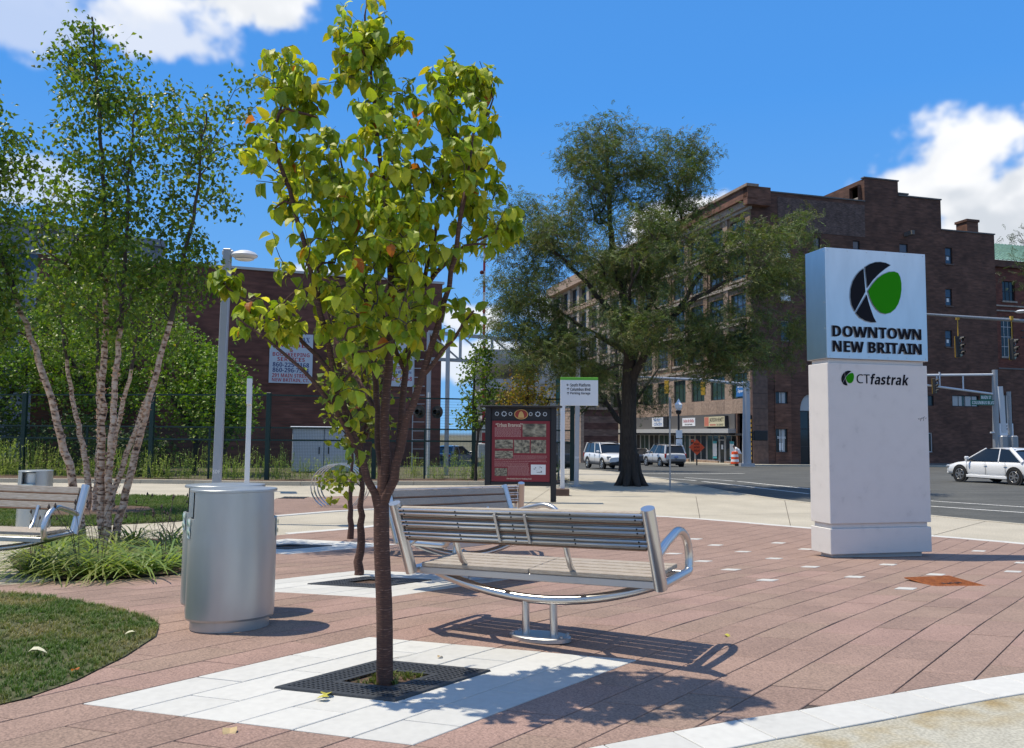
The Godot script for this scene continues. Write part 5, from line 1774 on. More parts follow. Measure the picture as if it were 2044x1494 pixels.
func build_locusts():
	var leaf := locust_leaf()
	var tones := [Color(0.105, 0.15, 0.042), Color(0.13, 0.18, 0.05), Color(0.08, 0.12, 0.036), Color(0.17, 0.20, 0.06), Color(0.16, 0.15, 0.055)]
	var b := Vector3(4.07, -0.26, -28.2)
	var t := thing("honey_locust_tree", "large honey locust with dark trunk and feathery crown at the street corner", "tree", b)
	var T := Skeleton.new()
	T.rng = rng
	var f1 := T.stem([Vector3(0, -0.1, 0), Vector3(-0.02, 0.5, 0), Vector3(-0.08, 1.5, 0), Vector3(-0.06, 3.2, 0), Vector3(-0.04, 4.2, 0)], 0.29, 0.24, 0.3)
	var limbs := [
		[[Vector3(-0.04, 4.2, 0), Vector3(-0.12, 5.4, 0.1), Vector3(-0.35, 6.8, 0.2), Vector3(-0.7, 8.3, 0.3), Vector3(-0.8, 10.2, 0.3), Vector3(-0.9, 12.2, 0.2)], 0.30],
		[[Vector3(-0.06, 3.4, 0), Vector3(0.5, 4.6, 0.5), Vector3(1.3, 5.7, 1.2), Vector3(2.6, 6.6, 1.7), Vector3(4.0, 7.2, 2.0)], 0.26],
		[[Vector3(-0.05, 4.0, 0), Vector3(0.6, 5.6, -0.6), Vector3(1.1, 7.2, -1.0), Vector3(1.6, 9.0, -1.2), Vector3(2.0, 11.0, -1.3)], 0.24],
		[[Vector3(-0.12, 5.2, 0.1), Vector3(-1.2, 6.4, 0.6), Vector3(-2.4, 7.6, 0.9), Vector3(-3.6, 8.6, 1.0)], 0.2],
		[[Vector3(-0.1, 4.6, 0.0), Vector3(-1.4, 5.4, -0.8), Vector3(-2.8, 6.4, -1.4), Vector3(-4.2, 6.8, -1.6)], 0.17],
		[[Vector3(0.5, 4.6, 0.5), Vector3(1.6, 5.0, -0.4), Vector3(3.0, 5.0, -0.8), Vector3(4.4, 4.7, -1.0)], 0.15],
		[[Vector3(1.3, 5.7, 1.2), Vector3(2.4, 7.4, 0.8), Vector3(3.6, 8.6, 0.6), Vector3(4.6, 9.2, 0.5)], 0.14],
		[[Vector3(-0.06, 4.3, 0), Vector3(-0.3, 5.5, 1.4), Vector3(-0.4, 6.5, 2.8), Vector3(-0.5, 7.0, 4.0)], 0.15],
		[[Vector3(-0.1, 4.8, 0), Vector3(0.2, 6.2, -1.5), Vector3(0.2, 7.6, -3.0)], 0.15],
	]
	for l in limbs:
		T.stem(l[0], l[1] * 0.6, 0.022, 0.32, T.nearest(l[0][0]), 0.03)
	var blobs := [
		[Vector3(-0.9, 10.8, 0), Vector3(1.6, 1.9, 2.0), 2.8], [Vector3(1.6, 10.7, -0.6), Vector3(1.6, 1.9, 2.0), 2.8], [Vector3(-3.2, 8.6, 0.4), Vector3(1.9, 1.5, 2.2), 2.4], [Vector3(-3.6, 6.2, 0), Vector3(1.7, 1.5, 2.2), 2.2],
		[Vector3(4.1, 7.6, 0.8), Vector3(2.1, 1.5, 2.0), 2.6], [Vector3(4.0, 5.2, 0), Vector3(2.3, 1.3, 2.2), 2.8], [Vector3(0.2, 7.6, 1.6), Vector3(2.6, 1.5, 2.4), 2.6], [Vector3(0.8, 5.2, 2.2), Vector3(2.4, 1.0, 1.6), 1.6], [Vector3(-2.6, 4.6, 0.6), Vector3(1.7, 1.1, 2.0), 2.0], [Vector3(-1.6, 3.9, -0.8), Vector3(1.2, 0.7, 1.4), 0.7],
		[Vector3(2.8, 4.2, 1.0), Vector3(1.9, 0.7, 1.4), 1.2], [Vector3(0.3, 7.5, -2.2), Vector3(2.8, 2.0, 1.6), 1.8], [Vector3(5.6, 8.9, 0.5), Vector3(0.7, 0.5, 0.7), 0.25],
	]
	var pts := []
	for i in 720:
		pts.append(in_blobs(blobs))
	pts.sort_custom(func(a, c): return (a - Vector3(0, 5, 0)).length() < (c - Vector3(0, 5, 0)).length())
	for p in pts:
		T.reach(p, 0.32, 0.05, 3.6, 0.05)
	var w := T.wood(0.011, 0.40, 6)
	part(t, "trunk", w[0], M.bark_dark)
	part(t, "twigs", w[1], M.twig).set_meta("kind", "stuff")
	# flare at the root
	var g := Geo.new()
	for k in 7:
		var a := TAU * k / 7 + 0.3
		var o := Vector3(cos(a), 0, sin(a))
		g.tube(PackedVector3Array([o * 0.16 + Vector3(0, 1.1, 0), o * 0.24 + Vector3(0, 0.45, 0), o * 0.42 + Vector3(0, 0.1, 0), o * 0.62 + Vector3(0, -0.08, 0)]), [0.12, 0.14, 0.12, 0.05], 7)
	part(t, "root_flare", g, M.bark_dark)
	var where := []
	var tint := []
	for k in T.tips:
		var n := rng.randi_range(36, 54)
		for i in n:
			var p: Vector3 = T.pos[k] + Vector3(rng.randfn(0, 0.26), rng.randfn(0, 0.19), rng.randfn(0, 0.26))
			var go := Vector3(rng.randfn(), rng.randfn() * 0.5 - 0.35, rng.randfn()).normalized()
			where.append(Transform3D(aim(go, rng.randfn(0, 0.7)) * Basis.from_scale(Vector3.ONE * rng.randf_range(0.75, 1.3)), p))
			tint.append(vary(tones[rng.randi() % tones.size()], 0.25, 0.08))
	scatter(t, "foliage", leaf, M.leaf_locust, where, tint)
	print("locust leaves ", where.size())
	# a second street tree behind, and one that leans into view at the right
	small_tree("street_tree", "dark street tree behind the white suv", Vector3(6.6, -0.6, -50.0), 9, 0.19,
		[[Vector3(0, -0.3, 0), Vector3(0.1, 2.5, 0), Vector3(-0.2, 5, 0), Vector3(-0.3, 8.4, 0)], [Vector3(0.08, 2.6, 0), Vector3(-1.0, 4.2, 0), Vector3(-2.2, 6, 0)], [Vector3(0.08, 2.8, 0), Vector3(1.2, 4.6, 0), Vector3(2.2, 6, 0)]],
		[[Vector3(-0.4, 6.0, 0), Vector3(3.4, 2.6, 2.6), 3.0], [Vector3(-2.4, 4.6, 0), Vector3(1.8, 1.3, 1.6), 1.2], [Vector3(1.4, 4.3, 0), Vector3(1.6, 1.0, 1.4), 0.8]],
		200, 24, leaf, M.leaf_locust, [Color(0.045, 0.066, 0.02), Color(0.06, 0.085, 0.022), Color(0.035, 0.05, 0.016)], M.bark_dark, 0.014, 0.4, 0.5, 3.2)
	small_tree("street_tree", "honey locust at the right whose twigs hang over the crossing", Vector3(26.4, -0.5, -33.0), 12, 0.3,
		[[Vector3(0, -0.3, 0), Vector3(-0.2, 3.5, 0), Vector3(-0.3, 7.5, 0), Vector3(0.3, 12, 0)], [Vector3(-0.25, 4.0, 0), Vector3(-2.0, 7.4, 0), Vector3(-4.4, 9.4, 0)], [Vector3(-0.25, 4.4, 0), Vector3(-1.8, 5.6, 0.6), Vector3(-3.9, 6.0, 0.8)], [Vector3(-0.25, 4.4, 0), Vector3(2, 7, 0), Vector3(3, 10, 0)]],
		[[Vector3(0.6, 10, 0), Vector3(3.0, 3, 3), 3.0], [Vector3(-4.5, 9.6, 0), Vector3(1.3, 1.9, 1.2), 1.5], [Vector3(-4.2, 6.0, 0.6), Vector3(0.6, 0.6, 0.7), 0.4], [Vector3(2.6, 8, 0), Vector3(2.2, 2.6, 2.2), 2.0]],
		170, 24, leaf, M.leaf_locust, [Color(0.06, 0.09, 0.02), Color(0.08, 0.11, 0.024), Color(0.045, 0.065, 0.018)], M.bark_dark, 0.012, 0.34, 0.4, 3.4)

func build_back_trees():
	var leaf := leaf_mesh(0.17, 0.12, 0.8, 0.3, 2)
	var bright := [Color(0.15, 0.25, 0.025), Color(0.20, 0.31, 0.03), Color(0.11, 0.19, 0.02), Color(0.25, 0.33, 0.035)]
	var deep := [Color(0.045, 0.085, 0.018), Color(0.065, 0.115, 0.02), Color(0.032, 0.06, 0.015), Color(0.09, 0.13, 0.03)]
	var spots := [
		["bright maple behind the fence in front of the blank brick wall", -13.2, -34.5, 6.4, 2.2, bright, 3.6], ["tall pale green tree behind the fence beside the grey slab", -17.6, -35.5, 9.6, 3.3, bright, 5.4], ["bushy bright tree behind the fence at the far left", -21.6, -34.4, 8.6, 3.2, bright, 5.0], ["dark evergreen tree behind the fence and the birches", -20.6, -40.0, 9.2, 3.2, deep, 5.4], ["spreading tree beyond the railway at the left edge", -26.0, -37.0, 9.0, 4.0, deep, 5.2], ["light green sapling behind the fence right of the birches", -11.6, -33.2, 4.6, 1.4, bright, 3.0],
	]
	for s in spots:
		var h: float = s[3]
		var r: float = s[4]
		var cy: float = s[6]
		small_tree("broadleaf_tree", s[0], Vector3(s[1], -0.35, s[2]), h, 0.13,
			[[Vector3(0, -0.2, 0), Vector3(0.1, h * 0.3, 0), Vector3(-0.1, h * 0.6, 0), Vector3(0, h * 0.9, 0)], [Vector3(0.1, h * 0.25, 0), Vector3(-r * 0.4, h * 0.5, 0.2), Vector3(-r * 0.7, h * 0.7, 0.3)], [Vector3(0.1, h * 0.3, 0), Vector3(r * 0.4, h * 0.5, -0.2), Vector3(r * 0.7, h * 0.65, 0.3)]],
			[[Vector3(0, cy, 0), Vector3(r, h * 0.34, r * 0.9), 3.0], [Vector3(-r * 0.35, cy + h * 0.2, 0), Vector3(r * 0.6, h * 0.24, r * 0.6), 1.4], [Vector3(r * 0.4, cy - h * 0.12, 0.3), Vector3(r * 0.65, h * 0.22, r * 0.6), 1.2]],
			int(70 + 36 * r), 34, leaf, M.leaf_bush, s[5], M.bark_dark, 0.008, 0.28, 0.4, h * 0.15)
	for q in [["tall dense tree beyond the left bench, seen mirrored in the steel sign", -26.0, -19.0, 12.0, 4.2], ["broad tall tree left of the lawn, seen mirrored in the steel sign", -31.0, -27.0, 13.0, 4.6]]:
		var h: float = q[3]
		var r: float = q[4]
		small_tree("broadleaf_tree", q[0], Vector3(q[1], -0.3, q[2]), h, 0.2,
			[[Vector3(0, -0.2, 0), Vector3(0.1, h * 0.3, 0), Vector3(-0.1, h * 0.6, 0), Vector3(0, h * 0.9, 0)], [Vector3(0.1, h * 0.25, 0), Vector3(-r * 0.4, h * 0.5, 0.2), Vector3(-r * 0.7, h * 0.7, 0.3)], [Vector3(0.1, h * 0.3, 0), Vector3(r * 0.4, h * 0.5, -0.2), Vector3(r * 0.7, h * 0.65, 0.3)]],
			[[Vector3(0, h * 0.58, 0), Vector3(r, h * 0.4, r * 0.9), 1.0]], 200, 30, leaf, M.leaf_bush, deep, M.bark_dark, 0.01, 0.4, 0.5, h * 0.15)
	# shrubs and tangled climbers low behind the fence
	for q in [[-27.0, -34.2, 2.4, 1.9], [-23.6, -33.8, 2.6, 2.1], [-20.4, -33.4, 2.8, 2.3], [-17.2, -33.2, 2.6, 2.1], [-14.6, -32.6, 2.0, 1.7]]:
		small_tree("tangled_shrub", "dark green tangled shrub growing behind the fence wires", Vector3(q[0], -0.35, q[1]), q[2], 0.05,
			[[Vector3(0, -0.1, 0), Vector3(0.1, q[2] * 0.4, 0), Vector3(-0.1, q[2] * 0.8, 0)], [Vector3(0, 0.1, 0), Vector3(0.6, q[2] * 0.4, 0.1), Vector3(0.9, q[2] * 0.6, 0)], [Vector3(0, 0.1, 0), Vector3(-0.6, q[2] * 0.4, 0.1), Vector3(-0.9, q[2] * 0.6, 0)]],
			[[Vector3(0, q[2] * 0.5, 0), Vector3(q[3], q[2] * 0.5, 1.2), 1.0]], 70, 22, leaf, M.leaf_bush, deep, M.bark_dark, 0.006, 0.22, 0.3, 0.1, "tangled shrubs behind the fence", 0.2)

# ---------------------------------------------------------------- plants on the ground
func inside(poly: PackedVector2Array, n: int) -> Array:
	var lo := poly[0]
	var hi := poly[0]
	for p in poly:
		lo = lo.min(p)
		hi = hi.max(p)
	var out := []
	while out.size() < n:
		var p := Vector2(rng.randf_range(lo.x, hi.x), rng.randf_range(lo.y, hi.y))
		if Geometry2D.is_point_in_polygon(p, poly):
			out.append(p)
	return out

func blade_tuft(n: int, h: float, lean: float, w: float, sd: int) -> ArrayMesh:     # a tuft of narrow bent blades
	var r := RandomNumberGenerator.new()
	r.seed = sd
	var g := Geo.new()
	for i in n:
		var a := r.randf() * TAU
		var o := Vector3(cos(a), 0, sin(a))
		var s := Vector3(-sin(a), 0, cos(a)) * w * 0.5
		var root := Vector3(r.randfn(0, h * 0.12), 0, r.randfn(0, h * 0.12))
		var hh := h * r.randf_range(0.6, 1.15)
		var l := lean * r.randf_range(0.3, 1.2)
		var p1 := root + Vector3(0, hh * 0.55, 0) + o * hh * l * 0.25
		var p2 := root + Vector3(0, hh * (1.0 - 0.22 * l), 0) + o * hh * l * 0.8
		g.quad(root - s, root + s, p1 + s * 0.8, p1 - s * 0.8)
		g.tri(p1 - s * 0.8, p1 + s * 0.8, p2)
	return g.mesh()

func daylily(sd: int) -> ArrayMesh:      # a fountain of long arching leaves
	var r := RandomNumberGenerator.new()
	r.seed = sd
	var g := Geo.new()
	for i in 46:
		var a := r.randf() * TAU
		var o := Vector3(cos(a), 0, sin(a))
		var s := Vector3(-sin(a), 0, cos(a)) * 0.009
		var l := r.randf_range(0.38, 0.62)
		var up := r.randf_range(0.5, 1.25)
		var last := Vector3(r.randfn(0, 0.03), 0, r.randfn(0, 0.03))
		var k := 6
		for q in k:
			var t := (q + 1) / float(k)
			var bend := up - t * (up + 0.55) * 0.9
			var nx := last + (o * cos(bend) + Vector3.UP * sin(bend)) * l / k
			nx.y = maxf(nx.y, 0.01)
			var w0 := 1.0 - 0.75 * pow(q / float(k), 2.0)
			var w1 := 1.0 - 0.75 * pow(t, 2.0)
			g.quad(last - s * w0, last + s * w0, nx + s * w1, nx - s * w1)
			last = nx
	return g.mesh()

func build_plants():
	# grass
	var tufts := [blade_tuft(7, 0.042, 0.9, 0.004, 1), blade_tuft(7, 0.034, 1.2, 0.0045, 2), blade_tuft(6, 0.05, 0.7, 0.004, 3)]
	var patch := FastNoiseLite.new()
	patch.seed = 4
	patch.frequency = 1.1
	patch.fractal_octaves = 3
	for q in [[LAWN_NEAR, 42000, "grass"], [LAWN_FAR, 30000, "back_grass"]]:
		var where := [[], [], []]
		var tint := [[], [], []]
		for p in inside(q[0], q[1]):
			if q[2] == "grass" and (p.x < -5.6 or p.y > -3.6):
				continue
			if q[2] == "back_grass" and (p - Vector2(-8.75, -17.5)).length() < 1.15:
				continue
			var k := rng.randi() % 3
			var s := rng.randf_range(0.7, 1.25) * (1.0 if q[2] == "grass" else 1.5)
			where[k].append(Transform3D(Basis(Vector3.UP, rng.randf() * TAU) * Basis.from_scale(Vector3.ONE * s), Vector3(p.x, gy(p.y) + 0.012, p.y)))
			var dry := clampf(patch.get_noise_2d(p.x, p.y) * 1.7 + 0.32 + rng.randfn(0, 0.2), 0, 1) * (1.0 if q[2] == "grass" else 0.25)
			tint[k].append(vary(Color(0.095, 0.17, 0.028).lerp(Color(0.34, 0.29, 0.14), dry), 0.25))
		var holder := Node3D.new()
		holder.name = q[2]
		add_child(holder)
		holder.set_meta("kind", "stuff")
		tag(holder, "short patchy lawn grass with dry spots on the near lawn" if q[2] == "grass" else "short green grass on the lawn behind the birches", "grass")
		for k in 3:
			scatter(holder, "grass_tufts", tufts[k], M.blade, where[k], tint[k])
	# daylilies in the bed
	var lil := [daylily(5), daylily(6), daylily(7), daylily(8), daylily(9)]
	var spots := [[-5.1, -8.9], [-4.75, -8.72], [-4.3, -8.78], [-3.95, -8.95], [-3.75, -9.7], [-5.6, -9.8], [-5.3, -9.45], [-4.95, -9.05], [-4.55, -8.85], [-4.15, -8.95], [-3.85, -9.3], [-4.4, -9.5], [-4.9, -9.9], [-5.5, -10.2], [-4.0, -10.0], [-5.9, -10.8], [-4.5, -10.6], [-5.2, -11.0], [-6.2, -11.6], [-4.7, -11.6], [-5.6, -12.4], [-6.5, -12.4], [-5.05, -12.4]]
	for i in spots.size():
		var s: Array = spots[i]
		var d := thing("daylily", "arching green daylily clump in the bed under the birches", "plant", Vector3(s[0], gy(s[1]) + 0.03, s[1]), rng.randf() * TAU, "daylilies under the birches")
		d.scale = Vector3.ONE * rng.randf_range(1.15, 1.6)
		var m := StandardMaterial3D.new()
		m.albedo_color = vary([Color(0.10, 0.15, 0.02), Color(0.085, 0.14, 0.022), Color(0.15, 0.17, 0.03)][i % 3], 0.3, 0.15).linear_to_srgb()
		m.roughness = 0.5
		m.backlight_enabled = true
		m.backlight = lin(0.3, 0.4, 0.06)
		part(d, "leaves", lil[i % 5], m)
		if i % 2 == 0:
			var g := Geo.new()
			for k in 3:
				var a := rng.randf() * TAU
				var tip := Vector3(cos(a) * 0.2, rng.randf_range(0.4, 0.52), sin(a) * 0.2)
				g.tube(PackedVector3Array([Vector3.ZERO, Vector3(tip.x * 0.3, tip.y * 0.6, tip.z * 0.3), tip]), [0.003, 0.002, 0.0016], 4)
				g.lathe(PackedVector2Array([Vector2(0, -0.02), Vector2(0.011, 0), Vector2(0, 0.025)]), 6, tip)
			part(d, "seed_stalks", g, M.twig).set_meta("kind", "stuff")
	# weeds along the fence, each a clump of upright leafy stalks
	var weed := []
	for k in 4:
		var r := RandomNumberGenerator.new()
		r.seed = 50 + k
		var g := Geo.new()
		for i in 26:
			var a := r.randf() * TAU
			var root := Vector3(r.randfn(0, 0.22), 0, r.randfn(0, 0.14))
			var h := r.randf_range(0.45, 1.1)
			var top := root + Vector3(r.randfn(0, 0.12), h, r.randfn(0, 0.1))
			var sd := Vector3(0.004, 0, 0)
			g.quad(root - sd, root + sd, top + sd, top - sd)
			for j in 11:
				var p := root.lerp(top, r.randf_range(0.12, 1.0))
				var b := r.randf() * TAU
				var o := Vector3(cos(b), r.randf_range(-0.1, 0.8), sin(b)).normalized() * r.randf_range(0.06, 0.12)
				var w := o.cross(Vector3.UP).normalized() * 0.014
				g.quad(p, p + o * 0.5 + w, p + o, p + o * 0.5 - w)
		weed.append(g.mesh())
	var x := -29.0
	var tones := [lin(0.11, 0.17, 0.03), lin(0.17, 0.22, 0.035), lin(0.22, 0.24, 0.06), lin(0.075, 0.12, 0.025)]
	var mats := []
	for c in tones:
		var m := StandardMaterial3D.new()
		m.albedo_color = c
		m.roughness = 0.6
		m.backlight_enabled = true
		m.backlight = Color(0.62, 0.72, 0.3)
		mats.append(m)
	while x < 1.8:
		var zf := -30.2 if x < -15 else (-29.2 if x < -6.5 else -30.5)
		var s := rng.randf_range(0.55, 1.25) if x > -17 else rng.randf_range(0.8, 1.5)
		var k := rng.randi() % 4
		var w := thing("weed_clump", ["leafy green weed clump growing along the foot of the mesh fence", "yellow green weed clump growing along the foot of the mesh fence", "dry straw tinted weed clump at the foot of the mesh fence", "dark green weed clump at the foot of the mesh fence"][k], "weed", Vector3(x, -0.26, zf - rng.randf_range(-0.4, 1.6)), rng.randf() * TAU, "weeds along the fence")
		w.scale = Vector3(1.2, s, 1.0)
		part(w, "stalks", weed[rng.randi() % 4], mats[k])
		x += rng.randf_range(0.28, 0.5)

# ---------------------------------------------------------------- street furniture
func build_bench() -> Node3D:     # length along x, back rest on the +z side
	var t := thing("bench", "", "bench")
	var half := 0.965
	var seat_y := 0.462
	for s in [-1.0, 1.0]:
		var g := Geo.new()
		var x: float = s * half
		g.tube(PackedVector3Array([Vector3(x, 0.440, 0.172), Vector3(x, 0.960, 0.378)]), 0.044, 18)
		part(t, "end_post", g, M.steel)
		g = Geo.new()
		var pts := PackedVector3Array()
		pts.append(Vector3(x, 0.455, 0.18))
		pts.append(Vector3(x, 0.465, -0.40))
		pts.append(Vector3(x, 0.478, -0.44))
		for k in 13:
			var a := lerpf(-0.35, PI * 0.62, k / 12.0)
			pts.append(Vector3(x, 0.545 + 0.20 * sin(a) + 0.02, -0.215 - 0.24 * cos(a)))
		pts.append(Vector3(x, 0.71, 0.05))
		pts.append(Vector3(x, 0.645, 0.24))
		g.tube(pts, 0.029, 12)
		part(t, "arm_rest", g, M.steel)
	# seat planks and their frame
	for k in 5:
		var z := 0.085 - k * 0.104
		for s in [-1.0, 1.0]:
			var g := Geo.new()
			g.cbox(Vector3(s * (half - 0.06) * 0.5, seat_y + 0.03 + k * 0.004, z), Vector3(half - 0.066, 0.032, 0.095), 0.004)
			part(t, "seat_plank", g, M.wood_grey)
	for z in [0.115, -0.40]:
		var g := Geo.new()
		g.cbox(Vector3(0, seat_y - 0.012, z), Vector3(half * 2 - 0.08, 0.05, 0.03), 0.004)
		part(t, "seat_rail", g, M.steel_dull)
	for x in [-0.86, -0.3, 0.3, 0.86]:
		var g := Geo.new()
		g.box(Vector3(x, seat_y + 0.006, -0.14), Vector3(0.04, 0.012, 0.48))
		part(t, "seat_bracket", g, M.steel_dull)
	# back rest: three planks, each carried by two steel strips with bolts on the rear
	var up := Vector3(0, 0.495, 0.196).normalized()
	var out := Vector3(0, -up.z, up.y)
	var bas := Basis(Vector3.RIGHT, up, out)
	var foot := Vector3(0, 0.462, 0.174)
	for k in 3:
		var c := foot + up * (0.292 + k * 0.090)
		var g := Geo.new()
		g.cbox(c, Vector3(half * 2 - 0.1, 0.074, 0.032), 0.005, bas)
		var pl := part(t, "back_plank", g, M.wood_grey)
		g = Geo.new()
		g.box(c - up * 0.041 + out * 0.002, Vector3(half * 2 - 0.1, 0.010, 0.034), bas)
		part(pl, "plank_edge", g, M.wood_brown)
		for e in [-0.006, 0.024]:
			g = Geo.new()
			g.cbox(c + up * e + out * 0.024, Vector3(half * 2 - 0.06, 0.017, 0.016), 0.004, bas)
			var st := part(t, "back_strip", g, M.steel)
			for b in 5:
				var h := Geo.new()
				h.lathe(PackedVector2Array([Vector2(0.0065, 0), Vector2(0.005, 0.004), Vector2(0, 0.005)]), 8, c + up * e + out * 0.032 + Vector3((b - 2) * 0.44, 0, 0), Basis(Vector3.RIGHT, out, -up))
				part(st, "bolt", h, M.bolt)
	for x in [-0.12, 0.11]:
		var g := Geo.new()
		g.box(Vector3(x, 0, 0) + foot + up * 0.385 + out * 0.042, Vector3(0.018, 0.21, 0.012), bas)
		part(t, "back_stay", g, M.steel_dull)
	for x in [-0.52, 0.34]:
		var g := Geo.new()
		g.tube(PackedVector3Array([Vector3(x, 0.73, 0.262), Vector3(x, 0.64, 0.225), Vector3(x - 0.01, 0.55, 0.16), Vector3(x - 0.03, 0.485, 0.06)]), 0.02, 8)
		part(t, "back_bracket", g, M.steel)
	# bowed carrying tube, two legs and a foot plate
	var g := Geo.new()
	var arc := PackedVector3Array()
	for k in 25:
		var u := lerpf(-1.0, 1.0, k / 24.0)
		arc.append(Vector3(u * (half - 0.06), 0.275 + 0.165 * u * u, -0.02))
	g.tube(arc, 0.033, 14)
	part(t, "bow_tube", g, M.steel)
	for x in [-0.11, 0.11]:
		g = Geo.new()
		g.bar(Vector3(x, 0.03, -0.02), Vector3(x, 0.28, -0.02), 0.028, 14)
		part(t, "leg", g, M.steel)
	g = Geo.new()
	g.lathe(PackedVector2Array([Vector2(0.235, 0.0), Vector2(0.235, 0.026), Vector2(0.228, 0.032), Vector2(0, 0.032)]), 28, Vector3(0, 0, -0.02), Basis.IDENTITY, 1.0, 0.55)
	var pl := part(t, "foot_plate", g, M.steel_dull)
	for x in [-0.19, 0.19]:
		for z in [-0.07, 0.03]:
			g = Geo.new()
			g.lathe(PackedVector2Array([Vector2(0.014, 0.03), Vector2(0.014, 0.045), Vector2(0.006, 0.05), Vector2(0, 0.05)]), 8, Vector3(x, 0, z))
			part(pl, "anchor_bolt", g, M.steel_dull)
	return t

func build_bin() -> Node3D:     # oval litter bin; the openings are in the narrow faces, at -x and +x
	var t := thing("litter_bin", "", "bin")
	var ov := Vector2(1.0, 0.80)
	var g := Geo.new()
	g.lathe(PackedVector2Array([Vector2(0.282, 0.0), Vector2(0.282, 0.075)]), 40, Vector3.ZERO, Basis.IDENTITY, ov.x, ov.y)
	part(t, "plinth", g, M.silver_paint)
	# outer shell up to the opening
	g = Geo.new()
	g.lathe(PackedVector2Array([Vector2(0.275, 0.072), Vector2(0.310, 0.075), Vector2(0.315, 0.09), Vector2(0.316, 0.60), Vector2(0.314, 0.80), Vector2(0.30, 0.803), Vector2(0.296, 0.78)]), 48, Vector3.ZERO, Basis.IDENTITY, ov.x, ov.y * 0.985)
	part(t, "shell", g, M.silver_paint)
	# upper shell: two curved cheeks that leave the mouths open at both ends
	for s in [-1.0, 1.0]:
		g = Geo.new()
		var n := 22
		for k in n:
			var a0: float = s * PI / 2 + lerpf(-1.12, 1.12, k / float(n))
			var a1: float = s * PI / 2 + lerpf(-1.12, 1.12, (k + 1) / float(n))
			var f := func(a: float, r: float, y: float) -> Vector3: return Vector3(cos(a) * r * ov.x, y, sin(a) * r * ov.y)
			var nf := func(a: float) -> Vector3: return Vector3(cos(a) / ov.x, 0, sin(a) / ov.y).normalized()
			g.quadn(f.call(a1, 0.3135, 0.72), f.call(a0, 0.3135, 0.72), f.call(a0, 0.3085, 1.0), f.call(a1, 0.3085, 1.0), nf.call(a1), nf.call(a0), nf.call(a0), nf.call(a1))
			g.quadn(f.call(a0, 0.293, 0.78), f.call(a1, 0.293, 0.78), f.call(a1, 0.289, 1.0), f.call(a0, 0.289, 1.0), -nf.call(a0), -nf.call(a1), -nf.call(a1), -nf.call(a0))
		for e in [-1.12, 1.12]:
			var a: float = s * PI / 2 + e
			g.quad(Vector3(cos(a) * 0.303, 0.78, sin(a) * 0.303 * ov.y), Vector3(cos(a) * 0.289, 0.78, sin(a) * 0.289 * ov.y), Vector3(cos(a) * 0.285, 1.0, sin(a) * 0.285 * ov.y), Vector3(cos(a) * 0.299, 1.0, sin(a) * 0.299 * ov.y))
		part(t, "hood_cheek", g, M.silver_paint)
	g = Geo.new()
	g.lathe(PackedVector2Array([Vector2(0.0, 0.995), Vector2(0.309, 0.995), Vector2(0.3135, 0.998), Vector2(0.3135, 1.012), Vector2(0.310, 1.016), Vector2(0.20, 1.02), Vector2(0, 1.022)]), 48, Vector3.ZERO, Basis.IDENTITY, ov.x, ov.y)
	part(t, "lid", g, M.silver_paint)
	g = Geo.new()
	g.lathe(PackedVector2Array([Vector2(0.27, 0.70), Vector2(0.27, 0.98)]), 24, Vector3.ZERO, Basis.IDENTITY, ov.x * 0.82, ov.y * 0.96)
	part(t, "liner", g, M.silver_pale)
	g = Geo.new()
	g.lathe(PackedVector2Array([Vector2(0.0, 0.0), Vector2(0.016, 0.0), Vector2(0.016, 0.006), Vector2(0.007, 0.008), Vector2(0.006, 0.003), Vector2(0, 0.003)]), 16, Vector3(0.0, 0.915, 0.238), Basis(Vector3.RIGHT, PI / 2) )
	part(t, "lock", g, M.steel_dull)
	for s in [-1.0, 1.0]:
		g = Geo.new()
		for k in 4:
			var a0: float = (0.0 if s > 0 else PI) + lerpf(-0.3, 0.3, k / 4.0)
			var a1: float = (0.0 if s > 0 else PI) + lerpf(-0.3, 0.3, (k + 1) / 4.0)
			g.quad(Vector3(cos(a1) * 0.319, 0.66, sin(a1) * 0.319 * ov.y), Vector3(cos(a0) * 0.319, 0.66, sin(a0) * 0.319 * ov.y), Vector3(cos(a0) * 0.317, 0.80, sin(a0) * 0.317 * ov.y), Vector3(cos(a1) * 0.317, 0.80, sin(a1) * 0.317 * ov.y))
		var st := part(t, "sticker", g, M.sticker)
		for q in [[-0.05, 0.765], [0.05, 0.765], [-0.05, 0.70], [0.05, 0.70]]:
			g = Geo.new()
			g.lathe(PackedVector2Array([Vector2(0, 0), Vector2(0.019, 0), Vector2(0.019, 0.002), Vector2(0.008, 0.002), Vector2(0.008, 0.001), Vector2(0, 0.001)]), 10, Vector3(s * 0.3185, q[1], q[0]), Basis(Vector3.BACK, -s * PI / 2))
			part(st, "symbol", g, M.sticker_ink)
	return t

